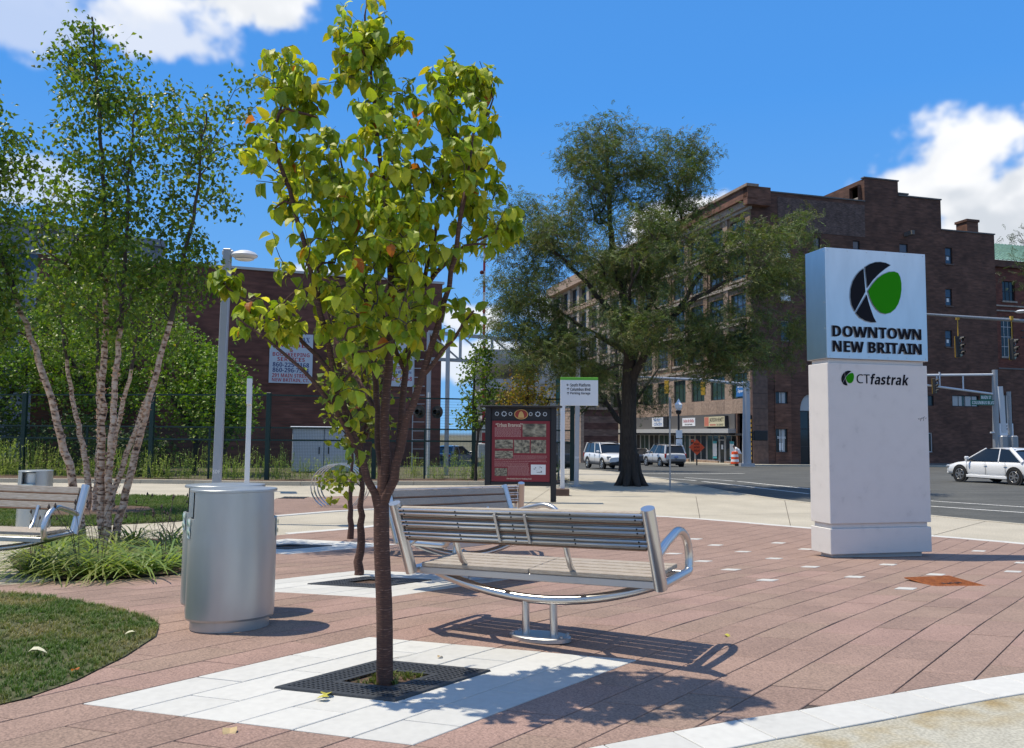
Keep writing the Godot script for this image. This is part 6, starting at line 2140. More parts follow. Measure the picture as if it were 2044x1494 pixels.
func build_furniture():
	# benches
	var b := build_bench()
	b.position = Vector3(0.205, 0.014, -5.93)
	b.rotation = Vector3(0, -0.50, 0.03)
	tag(b, "steel and timber bench in front of the tall sign, its back to the near tree", "bench", "plaza benches")
	copy_of(b, Vector3(-0.83, gy(-11.5) + 0.012, -11.5), 0.10, "steel and timber bench beyond the angled one, back rails towards the trees")
	copy_of(b, Vector3(-0.38, gy(-8.8) + 0.012, -8.8), PI + 0.93, "steel and timber bench set at an angle between two others")
	copy_of(b, Vector3(-5.76, gy(-8.95) + 0.004, -8.95), PI + 0.03, "steel and timber bench facing the lawn beside the birch stems")
	# litter bins
	var n := build_bin()
	n.position = Vector3(-2.08, 0.013, -6.26)
	n.rotation.y = 0.40
	tag(n, "silver oval litter bin standing on the paving beside the lawn", "bin", "litter bins")
	copy_of(n, Vector3(-2.34, 0.006, -6.83), 0.40, "silver oval recycling bin half hidden behind its twin")
	copy_of(n, Vector3(-8.0, -0.238, -14.0), PI / 2 + 0.15, "silver litter bin with white sticker behind the left bench")
	# tree grates
	for q in 3:
		var c: Vector2 = [Vector2(0, 0), Vector2(11, -10), Vector2(21, -23)][q]
		var o := uv_at(c.x + 3, c.y - 3)
		var t := thing("tree_grate", ["square dark iron grate round the near tree", "dark iron grate round the second tree", "dark iron grate round the third tree"][q], "tree grate", Vector3(o.x, gy(o.y) + 0.004, o.y))
		var slope := -0.04 if o.y < -6.5 and o.y > -12.5 else 0.0
		var lift := func(p: Vector2, h: float) -> Vector3: return Vector3(p.x, h + p.y * -slope, p.y)
		var A := U * 0.383
		var B := V * 0.368
		for half in 2:
			var g := Geo.new()
			# one half of the frame: cells between round-ish holes, laid out as a lattice of bars
			var nn := 24
			var hole := 0.155 / 0.383
			for i in nn:
				for j in nn:
					var a0 := -1.0 + 2.0 * i / nn
					var a1 := -1.0 + 2.0 * (i + 1) / nn
					var b0 := -1.0 + 2.0 * j / nn
					var b1 := -1.0 + 2.0 * (j + 1) / nn
					var am := (a0 + a1) * 0.5
					var bm := (b0 + b1) * 0.5
					if (half == 0) != (am < 0.0):
						continue
					if absf(am) < hole and absf(bm) < hole:
						continue
					var edge := maxf(absf(am), absf(bm)) > 0.90 or maxf(absf(am), absf(bm)) < hole + 0.06
					var c4 := [A * a0 + B * b0, A * a1 + B * b0, A * a1 + B * b1, A * a0 + B * b1]
					if edge:
						g.quad(lift.call(c4[3], 0.018), lift.call(c4[2], 0.018), lift.call(c4[1], 0.018), lift.call(c4[0], 0.018)) if false else g.quad(lift.call(c4[0], 0.018), lift.call(c4[1], 0.018), lift.call(c4[2], 0.018), lift.call(c4[3], 0.018))
					else:
						var mid: Vector2 = (c4[0] + c4[2]) * 0.5
						var inn := []
						for p in c4:
							inn.append(mid + (p - mid) * 0.58)
						for k in 4:
							g.quad(lift.call(c4[k], 0.018), lift.call(c4[(k + 1) % 4], 0.018), lift.call(inn[(k + 1) % 4], 0.018), lift.call(inn[k], 0.018))
							g.quad(lift.call(inn[k], 0.018), lift.call(inn[(k + 1) % 4], 0.018), lift.call(inn[(k + 1) % 4], 0.0), lift.call(inn[k], 0.0))
			for k in 4:
				var c5 := [-A - B, A - B, A + B, -A + B]
				g.quad(lift.call(c5[k], 0.018), lift.call(c5[(k + 1) % 4], 0.018), lift.call(c5[(k + 1) % 4] * 1.012, 0.006), lift.call(c5[k] * 1.012, 0.006)) if half == 0 else null
			part(t, "grate_half", g, M.grate_iron)
		var g2 := Geo.new()
		var s := PackedVector3Array()
		for p in [-A - B, A - B, A + B, -A + B]:
			s.append(lift.call(p * 0.42, 0.001))
		g2.quad(s[0], s[1], s[2], s[3])
		part(t, "tree_pit", g2, M.mulch)
		if q == 0:
			var where := []
			var tint := []
			for i in 60:
				var p: Vector2 = A * rng.randf_range(-0.36, 0.36) + B * rng.randf_range(-0.36, 0.36)
				where.append(Transform3D(Basis(Vector3.UP, rng.randf() * TAU) * Basis.from_scale(Vector3.ONE * rng.randf_range(0.5, 0.9)), Vector3(p.x, 0.002, p.y)))
				tint.append(vary(Color(0.12, 0.15, 0.03), 0.4))
			scatter(t, "weeds", blade_tuft(8, 0.05, 1.4, 0.008, 9), M.blade, where, tint)
	# bicycle rack: four parallel hoops
	var r := thing("bicycle_rack", "bicycle rack of parallel curved flat bars behind the benches", "bike rack", Vector3(-3.95, -0.225, -18.8), 0.0)
	for k in 4:
		var g := Geo.new()
		var pts := []
		for i in 28:
			var a := lerpf(-0.32 * PI, 1.32 * PI, i / 27.0)
			pts.append(Vector3(0.60 * cos(a) + k * 0.03, 0.46 + 0.52 * sin(a), -k * 0.19 + 0.12 * cos(a)))
		for i in pts.size() - 1:
			g.beam(pts[i], pts[i + 1], 0.05, 0.014)
		part(r, "hoop", g, M.steel)
	# iron drain by the rack, rusty cover in the paving
	var c := thing("drain_cover", "small dark drain grate in the red paving by the bicycle rack", "cover", Vector3(-5.6, -0.226, -21.5))
	var gg := Geo.new()
	for k in 7:
		gg.box(Vector3(-0.27 + k * 0.09, 0.004, 0), Vector3(0.05, 0.012, 0.5))
	gg.box(Vector3(0, 0.001, 0.26), Vector3(0.66, 0.014, 0.05))
	gg.box(Vector3(0, 0.001, -0.26), Vector3(0.66, 0.014, 0.05))
	part(c, "bars", gg, M.grate_iron)
	var m := mat("rust", lin(0.42, 0.17, 0.06), 0.85, 0.1, noise_picture(0.02, 5, Color(0.62, 0.5, 0.42), Color(1, 0.95, 0.85), 133), Vector3.ONE * 1.2)
	var cv := thing("manhole_cover", "rusty square iron cover with ribs set in the red paving", "cover", Vector3(4.65, gy(-8.88) + 0.014, -8.88), 0.25)
	cv.rotation = Vector3(0.04, 0.25, 0)
	gg = Geo.new()
	gg.cbox(Vector3(0, 0.002, 0), Vector3(0.58, 0.012, 0.66), 0.003)
	part(cv, "plate", gg, m)
	for k in 22:
		gg = Geo.new()
		gg.box(Vector3(-0.27 + k * 0.0257, 0.0095, 0), Vector3(0.011, 0.004, 0.62))
		part(cv, "rib", gg, m)
	gg = Geo.new()
	for k in 5:
		gg.box(Vector3(-0.1 + k * 0.05, 0.013, 0.03 + 0.01 * (k % 2)), Vector3(0.03, 0.004, 0.04))
	part(cv, "raised_mark", gg, M.bolt).set_meta("kind", "stuff")
	# slot drain beside the bed
	var dr := thing("slot_drain", "long pale slotted drain channel in front of the flower bed", "drain", Vector3(-5.0, gy(-8.55) + 0.012, -8.62), 0.02)
	for k in 5:
		gg = Geo.new()
		gg.box(Vector3(-0.6, 0.006, -0.16 + k * 0.08), Vector3(1.9, 0.02, 0.05))
		part(dr, "bar", gg, M.galvanised)
	# lamp posts
	lamp_post("tall slim grey lamp post behind the litter bins", Vector3(-5.46, -0.235, -15.5), 0.075, 1.0)
	lamp_post("slim grey lamp post behind the white direction sign", Vector3(2.18, -0.235, -27.4), 0.075, 1.0)

func lamp_post(label: String, at: Vector3, r: float, head: float) -> void:
	var t := thing("lamp_post", label, "lamp", at, 0.0, "slim lamp posts")
	var g := Geo.new()
	g.cbox(Vector3(0.0, 2.58, 0), Vector3(r * 2.0, 5.16, r * 1.4), 0.012, Basis(Vector3.BACK, -0.012))
	part(t, "pole", g, M.pole_grey)
	g = Geo.new()
	g.cbox(Vector3(-0.03, 0.012, 0), Vector3(0.34, 0.03, 0.3), 0.006)
	part(t, "base_plate", g, M.pole_grey)
	g = Geo.new()
	g.lathe(PackedVector2Array([Vector2(0, -0.09), Vector2(0.15, -0.08), Vector2(0.24, -0.03), Vector2(0.25, 0.0), Vector2(0.20, 0.05), Vector2(0.1, 0.085), Vector2(0, 0.095)]), 24, Vector3(r + 0.28 * head, 5.04, 0), Basis.IDENTITY.scaled(Vector3(head, head, head * 0.8)))
	part(t, "lamp_head", g, M.pole_white)
	g = Geo.new()
	g.lathe(PackedVector2Array([Vector2(0, -0.105), Vector2(0.13, -0.10), Vector2(0.18, -0.08)]), 20, Vector3(r + 0.28 * head, 5.04, 0), Basis.IDENTITY.scaled(Vector3(head, head, head * 0.8)))
	part(t, "lens", g, M.lamp_glass)
	g = Geo.new()
	g.cbox(Vector3(r * 0.6, 5.08, 0), Vector3(0.22, 0.1, 0.1), 0.02)
	part(t, "bracket", g, M.pole_grey)
	words(t, "marking", "SDF", 0.13, 0.07, M.sign_white, Vector3(-0.015, 0.95, r * 0.7 + 0.003))

# ---------------------------------------------------------------- signs
func emblem(parent: Node3D, c: Vector3, s: float, b: Basis) -> void:      # two crossed leaves in a disc: three dark pieces and one green
	var arc := func(cx: float, cy: float, r: float, a0: float, a1: float, n: int) -> Array:
		var o := []
		for i in n + 1:
			var a := deg_to_rad(lerpf(a0, a1, i / float(n)))
			o.append(Vector2(cx + r * cos(a), cy + r * sin(a)))
		return o
	# outlines measured on the sign, unit = emblem height, origin at its middle
	var green := PackedVector2Array([Vector2(-0.145, 0.01), Vector2(-0.05, 0.135), Vector2(0.05, 0.235), Vector2(0.15, 0.30), Vector2(0.26, 0.345), Vector2(0.36, 0.355), Vector2(0.43, 0.335), Vector2(0.468, 0.27), Vector2(0.487, 0.17), Vector2(0.485, 0.06), Vector2(0.462, -0.06), Vector2(0.42, -0.17), Vector2(0.355, -0.26), Vector2(0.27, -0.325), Vector2(0.175, -0.35), Vector2(0.085, -0.335), Vector2(0.005, -0.28), Vector2(-0.06, -0.2), Vector2(-0.11, -0.1)])
	var top := PackedVector2Array([Vector2(-0.155, 0.07), Vector2(-0.19, 0.40), Vector2(-0.10, 0.455), Vector2(0.0, 0.49), Vector2(0.10, 0.50), Vector2(0.20, 0.49), Vector2(0.285, 0.46), Vector2(0.19, 0.40), Vector2(0.07, 0.31), Vector2(-0.05, 0.20)])
	var left := PackedVector2Array([Vector2(-0.225, 0.37), Vector2(-0.20, -0.005), Vector2(-0.40, -0.33), Vector2(-0.455, -0.23), Vector2(-0.475, -0.10), Vector2(-0.465, 0.03), Vector2(-0.425, 0.15), Vector2(-0.36, 0.25), Vector2(-0.29, 0.325)])
	var low := PackedVector2Array([Vector2(-0.175, -0.06), Vector2(-0.38, -0.36), Vector2(-0.31, -0.43), Vector2(-0.20, -0.48), Vector2(-0.09, -0.50), Vector2(-0.01, -0.495), Vector2(-0.06, -0.41), Vector2(-0.11, -0.28), Vector2(-0.15, -0.16)])
	for q in [[green, "green_leaf", M.leaf_sign_green], [top, "dark_leaf", M.ink_black], [left, "dark_leaf", M.ink_black], [low, "dark_leaf", M.ink_black]]:
		var poly := PackedVector2Array()
		for p in q[0]:
			poly.append(p * s)
		var g := Geo.new()
		var rim := Geo.new()
		g.prism(poly, 0.0, 0.014 * minf(s * 2.0, 1.0), c, b)
		var o := part(parent, q[1], g, q[2])
		if s > 0.3:
			var grown := Geometry2D.offset_polygon(poly, 0.008)
			for e in grown:
				rim.prism(e, 0.0, 0.008, c, b)
			part(o, "rim", rim, M.letter_edge)

func build_signs():
	# the tall sign: stone base and shaft, steel box on top
	var base := Vector3(4.33, -0.13, -11.3)
	var t := thing("pylon_sign", "tall square stone pylon with a steel head reading downtown", "sign", base, 0.243)
	var W := 1.61
	var D := 0.45
	var slabs := [["plinth", 0.09, -0.10, 0.0, M.pylon_stone], ["base", 0.0, 0.0, 0.345, M.pylon_stone], ["groove", 0.035, 0.345, 0.41, M.pylon_stone], ["shaft", 0.0, 0.41, 2.605, M.pylon_stone], ["neck", 0.035, 2.605, 2.665, M.pylon_stone], ["head", -0.012, 2.665, 4.21, M.pylon_metal]]
	for s in slabs:
		var g := Geo.new()
		var i: float = s[1]
		g.cbox(Vector3(W / 2, (s[2] + s[3]) * 0.5, -D / 2), Vector3(W - 2 * i, s[3] - s[2], D - 2 * i), 0.006)
		var o := part(t, s[0], g, s[4])
		if s[0] == "head":
			for x in 6:
				for y in [2.70, 4.175]:
					var h := Geo.new()
					h.lathe(PackedVector2Array([Vector2(0.008, 0), Vector2(0.006, 0.004), Vector2(0, 0.005)]), 8, Vector3(0.03 + x * (W - 0.06) / 5, y, 0.012), Basis(Vector3.RIGHT, PI / 2))
					part(o, "screw", h, M.steel_dull)
			for y in 5:
				var h := Geo.new()
				h.lathe(PackedVector2Array([Vector2(0.008, 0), Vector2(0.006, 0.004), Vector2(0, 0.005)]), 8, Vector3(-0.012, 2.72 + y * 0.36, -0.03), Basis(Vector3.BACK, PI / 2))
				part(o, "screw", h, M.steel_dull)
	emblem(t, Vector3(0.78, 3.62, 0.013), 0.86, Basis.IDENTITY)
	for q in [["DOWNTOWN", 3.045, 1.43], ["NEW BRITAIN", 2.835, 1.43]]:
		words(t, "lettering_edge", q[0], q[2], 0.158, M.letter_edge, Vector3(0.785, q[1], 0.014), Basis.IDENTITY, "Droid Sans", true, 0.02)
		words(t, "lettering", q[0], q[2], 0.150, M.ink_black, Vector3(0.79, q[1], 0.026), Basis.IDENTITY, "Droid Sans", true, 0.012)
	emblem(t, Vector3(0.31, 2.40, 0.002), 0.205, Basis.IDENTITY)
	words(t, "lettering", "CT", 0.21, 0.125, M.ink_black, Vector3(0.56, 2.395, 0.003), Basis.IDENTITY, "Droid Sans", false)
	words(t, "lettering", "fastrak", 0.62, 0.15, M.ink_black, Vector3(0.985, 2.395, 0.003), Basis(Vector3(1, 0, 0), Vector3(0.18, 1, 0), Vector3(0, 0, 1)), "Droid Sans", true)
	# scribbled tag on the shaft
	var sc := Geo.new()
	for q in [[1.44, 1.86, 1.455, 1.84], [1.465, 1.865, 1.478, 1.845], [1.47, 1.82, 1.50, 1.87], [1.505, 1.86, 1.55, 1.885], [1.53, 1.87, 1.525, 1.825], [1.555, 1.855, 1.575, 1.87]]:
		sc.beam(Vector3(q[0], q[1], 0.001), Vector3(q[2], q[3], 0.001), 0.005, 0.003)
	part(t, "scribble", sc, M.ink_black).set_meta("kind", "stuff")
	# notice board about the town's history
	var n := thing("notice_board", "black framed notice board with red panel titled Urban Renewal", "notice board", Vector3(-0.66, -0.24, -20.85), -0.02)
	var g := Geo.new()
	for q in [["post", Vector3(0.07, 1.2, 0), Vector3(0.14, 2.36, 0.14)], ["post", Vector3(1.72, 1.2, 0), Vector3(0.14, 2.36, 0.14)], ["roof_beam", Vector3(0.9, 2.395, 0), Vector3(2.06, 0.045, 0.34)], ["top_panel", Vector3(0.9, 2.20, -0.03), Vector3(1.52, 0.34, 0.05)], ["bottom_rail", Vector3(0.9, 0.46, 0), Vector3(1.52, 0.10, 0.08)], ["back_board", Vector3(0.9, 1.28, -0.02), Vector3(1.52, 1.56, 0.05)], ["finial", Vector3(0.78, 2.44, 0), Vector3(0.22, 0.05, 0.1)]]:
		g = Geo.new()
		g.cbox(q[1], q[2], 0.008)
		part(n, q[0], g, M.board_black)
	g = Geo.new()
	g.cbox(Vector3(0.9, 1.275, 0.01), Vector3(1.46, 1.52, 0.02), 0.003)
	var red := part(n, "panel", g, M.board_red)
	words(red, "title", "“Urban Renewal”", 0.68, 0.095, M.board_cream, Vector3(0.60, 1.93, 0.021), Basis.IDENTITY, "Droid Serif", true, 0.002)
	words(red, "footer", "New Britain Historic Walking Trail", 0.62, 0.045, M.board_cream, Vector3(0.86, 0.585, 0.021), Basis.IDENTITY, "Droid Serif", true, 0.002)
	# lines of small print
	var tl := Geo.new()
	for blk in [[0.24, 1.64, 0.90, 1.86, 10], [0.24, 1.02, 1.55, 1.10, 3], [0.71, 1.10, 1.55, 1.16, 3], [0.24, 0.90, 1.10, 0.98, 4], [0.58, 0.68, 1.12, 0.88, 9]]:
		for k in blk[4]:
			var y: float = lerpf(blk[3], blk[1], k / float(maxi(blk[4] - 1, 1)))
			var x: float = blk[0]
			while x < blk[2] - 0.02:
				var l := minf(rng.randf_range(0.02, 0.07), blk[2] - x)
				tl.box(Vector3(x + l * 0.5, y, 0.0215), Vector3(l, 0.007, 0.002))
				x += l + 0.009
	part(red, "small_print", tl, M.board_text).set_meta("kind", "stuff")
	var pics := [[0.94, 1.64, 1.53, 1.965, 1], [0.25, 1.34, 0.70, 1.56, 2], [0.73, 1.23, 1.12, 1.56, 3], [1.15, 1.23, 1.53, 1.56, 4], [0.25, 1.09, 0.70, 1.28, 5], [0.25, 0.655, 0.56, 0.85, 6]]
	for p in pics:
		var f := Geo.new()
		f.quad_uv(Vector3(p[0], p[1], 0.0225), Vector3(p[2], p[1], 0.0225), Vector3(p[2], p[3], 0.0225), Vector3(p[0], p[3], 0.0225))
		var pm := StandardMaterial3D.new()
		pm.albedo_texture = noise_picture(0.012 + 0.003 * p[4], 4, Color(0.20, 0.19, 0.16), Color(0.70, 0.67, 0.58), 140 + p[4], FastNoiseLite.TYPE_SIMPLEX_SMOOTH, 128, [[0.35, Color(0.42, 0.40, 0.34)], [0.7, Color(0.6, 0.57, 0.48)]])
		pm.roughness = 0.5
		part(red, "photograph", f, pm)
	g = Geo.new()
	g.box(Vector3(1.34, 0.82, 0.0215), Vector3(0.37, 0.25, 0.003))
	var mp := part(red, "map", g, M.paper)
	var ml := Geo.new()
	for k in 12:
		ml.box(Vector3(1.2 + rng.randf() * 0.28, 0.74 + rng.randf() * 0.16, 0.0235), Vector3(rng.randf_range(0.01, 0.06), rng.randf_range(0.006, 0.02), 0.002))
	part(mp, "map_marks", ml, M.ink_black).set_meta("kind", "stuff")
	# pierced gear frieze and oval emblem
	for k in 6:
		var cx: float = [0.29, 0.47, 0.63, 1.14, 1.32, 1.5][k]
		var rr: float = [0.055, 0.07, 0.05, 0.05, 0.07, 0.055][k]
		g = Geo.new()
		var gear := PackedVector2Array()
		for i in 32:
			var a := TAU * i / 32
			gear.append(Vector2(cos(a), sin(a)) * rr * (1.0 if i % 4 < 2 else 0.82))
		g.prism(gear, 0.0, 0.012, Vector3(cx, 2.21, -0.004))
		var ge := part(n, "gear", g, M.silver_pale)
		g = Geo.new()
		g.lathe(PackedVector2Array([Vector2(0, 0), Vector2(rr * 0.62, 0), Vector2(rr * 0.62, 0.004), Vector2(0, 0.004)]), 14, Vector3(cx, 2.21, 0.008), Basis(Vector3.RIGHT, PI / 2))
		part(ge, "hub", g, M.board_black)
	g = Geo.new()
	g.lathe(PackedVector2Array([Vector2(0, 0), Vector2(0.175, 0), Vector2(0.175, 0.02), Vector2(0, 0.02)]), 28, Vector3(0.9, 2.2, 0.0), Basis(Vector3.RIGHT, PI / 2), 1.0, 0.72)
	var em := part(n, "oval_emblem", g, M.gold)
	g = Geo.new()
	g.lathe(PackedVector2Array([Vector2(0, 0), Vector2(0.155, 0), Vector2(0.155, 0.004), Vector2(0, 0.004)]), 28, Vector3(0.9, 2.2, 0.02), Basis(Vector3.RIGHT, PI / 2), 1.0, 0.70)
	part(em, "field", g, M.emblem_red)
	g = Geo.new()
	var hive := PackedVector2Array([Vector2(-0.075, -0.085), Vector2(0.075, -0.085), Vector2(0.068, -0.02), Vector2(0.045, 0.045), Vector2(0.012, 0.08), Vector2(-0.012, 0.08), Vector2(-0.045, 0.045), Vector2(-0.068, -0.02)])
	g.prism(hive, 0.0, 0.004, Vector3(0.9, 2.2, 0.024))
	part(em, "hive", g, M.gold)
	# white direction sign
	var w := thing("direction_sign", "white direction sign with green top edge on a white post", "sign", Vector3(1.38, -0.24, -23.3), -0.03)
	g = Geo.new()
	g.cbox(Vector3(0.06, 0.09, 0), Vector3(0.38, 0.20, 0.3), 0.01)
	part(w, "footing", g, M.stone_brown)
	g = Geo.new()
	g.cbox(Vector3(0.06, 1.75, 0), Vector3(0.12, 3.1, 0.07), 0.006)
	part(w, "post", g, M.sign_white)
	g = Geo.new()
	g.cbox(Vector3(0.52, 2.88, 0.0), Vector3(1.06, 0.72, 0.08), 0.006)
	var pan := part(w, "panel", g, M.sign_white)
	g = Geo.new()
	g.cbox(Vector3(0.52, 3.28, 0.0), Vector3(1.06, 0.08, 0.082), 0.006)
	part(w, "green_edge", g, M.stem_green)
	for k in 3:
		var y := 3.10 - k * 0.12
		words(pan, "lettering", ["South Platform", "Columbus Blvd", "Parking Garage"][k], 0.56, 0.092, M.ink_black, Vector3(0.55, y, 0.042), Basis.IDENTITY, "Droid Sans", true)
		g = Geo.new()
		var up: bool = k > 0
		var bb := Basis(Vector3.BACK, 0.0 if up else PI / 2)
		g.box(Vector3(0.205, y, 0.043), Vector3(0.012, 0.075, 0.004), bb)
		for s in [-1.0, 1.0]:
			g.box(Vector3(0.205, y, 0.043) + bb * Vector3(s * 0.016, 0.022, 0), Vector3(0.012, 0.05, 0.004), bb * Basis(Vector3.BACK, s * 0.75))
		part(pan, "arrow", g, M.ink_black)
	# the same kind of sign seen edge on
	var e := thing("direction_sign", "narrow white sign blade with green top behind the litter bins", "sign", Vector3(-7.62, -0.24, -24.0), 1.86)
	g = Geo.new()
	g.cbox(Vector3(0.0, 1.6, 0), Vector3(0.12, 3.2, 0.14), 0.006)
	part(e, "post", g, M.sign_white)
	g = Geo.new()
	g.cbox(Vector3(-0.38, 2.84, 0), Vector3(0.9, 0.72, 0.14), 0.006)
	var ep := part(e, "panel", g, M.sign_white)
	g = Geo.new()
	g.cbox(Vector3(-0.36, 3.23, 0), Vector3(0.94, 0.06, 0.142), 0.004)
	part(e, "green_edge", g, M.stem_green)
	words(ep, "lettering", "Platform", 0.5, 0.09, M.ink_black, Vector3(-0.4, 3.05, 0.072))
	# plain sign pole by the kerb, its plate edge on
	var p := thing("sign_pole", "thin steel parking sign pole standing at the kerb by the big tree", "sign", Vector3(5.03, -0.24, -26.3), 1.45)
	g = Geo.new()
	g.box(Vector3(0, 1.46, 0), Vector3(0.05, 2.92, 0.05))
	part(p, "pole", g, M.galvanised)
	g = Geo.new()
	g.box(Vector3(0.0, 2.55, 0.03), Vector3(0.45, 0.6, 0.012))
	part(p, "plate", g, M.galvanised)
	# back of a green street sign by the fence
	var s := thing("street_sign", "green street name plates on a pole behind the notice board", "sign", Vector3(1.75, -0.24, -30.6), 1.1)
	g = Geo.new()
	g.bar(Vector3(0, 0, 0), Vector3(0, 3.8, 0), 0.04)
	part(s, "pole", g, M.galvanised)
	g = Geo.new()
	g.box(Vector3(0, 3.3, 0.05), Vector3(0.75, 0.95, 0.02))
	part(s, "plate", g, M.sign_green)

# ---------------------------------------------------------------- signals, poles and other street things
func signal_head(parent: Node3D, at: Vector3, b: Basis, lit := -1, back := false) -> void:     # faces +z of b
	var g := Geo.new()
	g.cbox(at, Vector3(0.34, 1.05, 0.2), 0.02, b)
	var h := part(parent, "signal_head", g, M.yellow_paint if back else M.plastic_black)
	if not back:
		g = Geo.new()
		g.box(at - b.z * 0.105, Vector3(0.36, 1.07, 0.02), b)
		part(h, "back_shell", g, M.yellow_paint)
	for k in 3:
		var c := at + b.y * (0.35 - 0.35 * k) + b.z * 0.1
		g = Geo.new()
		g.lathe(PackedVector2Array([Vector2(0.14, 0.0), Vector2(0.12, 0.03), Vector2(0.06, 0.045), Vector2(0, 0.05)]), 14, c, b * Basis(Vector3.RIGHT, PI / 2))
		part(h, "lens", g, [M.lamp_red_lit if lit == 0 else M.lamp_red_dead, M.lamp_amber_dead, M.lamp_green_dead][k])
		g = Geo.new()
		for i in 9:
			var a0 := lerpf(-0.25, PI + 0.25, i / 9.0)
			var a1 := lerpf(-0.25, PI + 0.25, (i + 1) / 9.0)
			var d0 := b.x * cos(a0) * 0.16 + b.y * sin(a0) * 0.16
			var d1 := b.x * cos(a1) * 0.16 + b.y * sin(a1) * 0.16
			var q := b.z * (0.20 if i > 1 and i < 7 else 0.12)
			g.quad(c + d1, c + d0, c + d0 + q, c + d1 + q)
			g.quad(c + d0 * 0.94, c + d1 * 0.94, c + d1 * 0.94 + q, c + d0 * 0.94 + q)
		part(h, "visor", g, M.plastic_black)

func build_street_things():
	var g: Geo
	# mast arm over the street, its pole beyond the right edge
	var a := thing("signal_mast", "long grey signal mast arm carrying two traffic lights beside the brick block", "traffic light", Vector3(30.0, -0.5, -41.5))
	g = Geo.new()
	g.tube(PackedVector3Array([Vector3(0, 0, 0), Vector3(0, 7.9, 0)]), [0.17, 0.12], 14)
	part(a, "pole", g, M.galvanised)
	g = Geo.new()
	g.tube(PackedVector3Array([Vector3(0, 7.55, 0), Vector3(-4.5, 7.9, 0.25), Vector3(-10.2, 8.2, 0.5)]), [0.12, 0.09, 0.05], 12)
	part(a, "arm", g, M.galvanised)
	for q in [[-7.65, 6.55], [-4.95, 6.45]]:
		g = Geo.new()
		g.bar(Vector3(q[0], 8.05, 0.35), Vector3(q[0], q[1] + 0.5, 0.35), 0.025)
		g.box(Vector3(q[0], 8.0, 0.35), Vector3(0.12, 0.2, 0.14))
		part(a, "hanger", g, M.yellow_paint)
		signal_head(a, Vector3(q[0], q[1] - 0.02, 0.35), rot(0.75), -1)
	g = Geo.new()
	g.lathe(PackedVector2Array([Vector2(0, -0.08), Vector2(0.2, -0.06), Vector2(0.3, 0), Vector2(0.15, 0.08), Vector2(0, 0.1)]), 16, Vector3(-4.4, 8.35, 0.3))
	part(a, "luminaire", g, M.pole_white)
	# trussed signal arm by the low wing
	var b := thing("signal_mast", "galvanised signal pole with trussed arm and green street name plates", "traffic light", Vector3(33.9, ry(-58) + 0.1, -58.0))
	var y0 := -ry(-58.0) - 0.1
	g = Geo.new()
	g.tube(PackedVector3Array([Vector3(0, 0, 0), Vector3(0.1, 6.3 + y0, 0)]), [0.23, 0.18], 14)
	part(b, "pole", g, M.galvanised)
	for q in [["arm", Vector3(0.08, 5.97 + y0, 0), Vector3(-7.0, 5.82 + y0, 0.3), 0.085], ["arm", Vector3(0.08, 4.58 + y0, 0), Vector3(-7.0, 5.42 + y0, 0.3), 0.075], ["strut", Vector3(-2.2, 5.9 + y0, 0.1), Vector3(-2.2, 4.9 + y0, 0.1), 0.05], ["strut", Vector3(-4.1, 5.85 + y0, 0.2), Vector3(-4.1, 5.1 + y0, 0.2), 0.05], ["strut", Vector3(-3.9, 6.1 + y0, 0.2), Vector3(-3.9, 5.0 + y0, 0.2), 0.05], ["strut", Vector3(-5.2, 6.1 + y0, 0.25), Vector3(-5.2, 5.2 + y0, 0.25), 0.05]]:
		g = Geo.new()
		g.bar(q[1], q[2], q[3], 10)
		part(b, q[0], g, M.pole_white)
	signal_head(b, Vector3(-4.35, 5.1 + y0, 0.32), rot(0.9), -1)
	signal_head(b, Vector3(-5.5, 5.1 + y0, 0.3), rot(2.8), -1, true)
	for q in [["MAIN ST", Vector3(-0.62, 4.35 + y0, 0.1), 0.8], ["COLUMBUS BLVD", Vector3(-0.85, 3.98 + y0, 0.1), 1.75]]:
		g = Geo.new()
		g.box(q[1], Vector3(q[2], 0.36, 0.03))
		var pl := part(b, "name_plate", g, M.sign_green)
		words(pl, "lettering", q[0], q[2] * 0.88, 0.22, M.sign_white, q[1] + Vector3(0, 0, 0.016))
	g = Geo.new()
	g.box(Vector3(-0.1, 1.9 + y0, 0.05), Vector3(0.5, 0.1, 0.2))
	part(b, "push_button_arm", g, M.pole_white)
	# far corner: pale blue grey pole in front of the shops
	var c := thing("signal_mast", "pale blue grey signal pole at the shop corner with arm behind the leaves", "traffic light", Vector3(18.72, ry(-66) + 0.1, -66.0))
	y0 = -ry(-66.0) - 0.1
	g = Geo.new()
	g.tube(PackedVector3Array([Vector3(0, 0, 0), Vector3(0.05, 5.9 + y0, 0)]), [0.36, 0.26], 14)
	part(c, "pole", g, M.pole_grey)
	g = Geo.new()
	g.box(Vector3(0, 0.1, 0), Vector3(1.0, 0.25, 1.0))
	part(c, "footing", g, M.pole_grey)
	g = Geo.new()
	g.tube(PackedVector3Array([Vector3(0, 5.6 + y0, 0), Vector3(-3.4, 5.95 + y0, 0), Vector3(-10, 6.2 + y0, 0)]), [0.16, 0.12, 0.07], 10)
	part(c, "arm", g, M.pole_grey)
	signal_head(c, Vector3(-3.45, 5.25 + y0, 0.15), rot(2.6), -1, true)
	signal_head(c, Vector3(-6.35, 5.35 + y0, 0.15), rot(2.6), -1, true)
	signal_head(c, Vector3(-9.86, 5.6 + y0, 0.15), rot(-0.1), 0)
	var red := OmniLight3D.new()
	red.name = "signal_glow"
	red.light_color = Color(1, 0.1, 0.06)
	red.light_energy = 0.05
	red.light_size = 0.12
	red.shadow_enabled = true
	c.add_child(red)
	red.position = Vector3(-9.86, 5.95 + y0, 0.5)
	g = Geo.new()
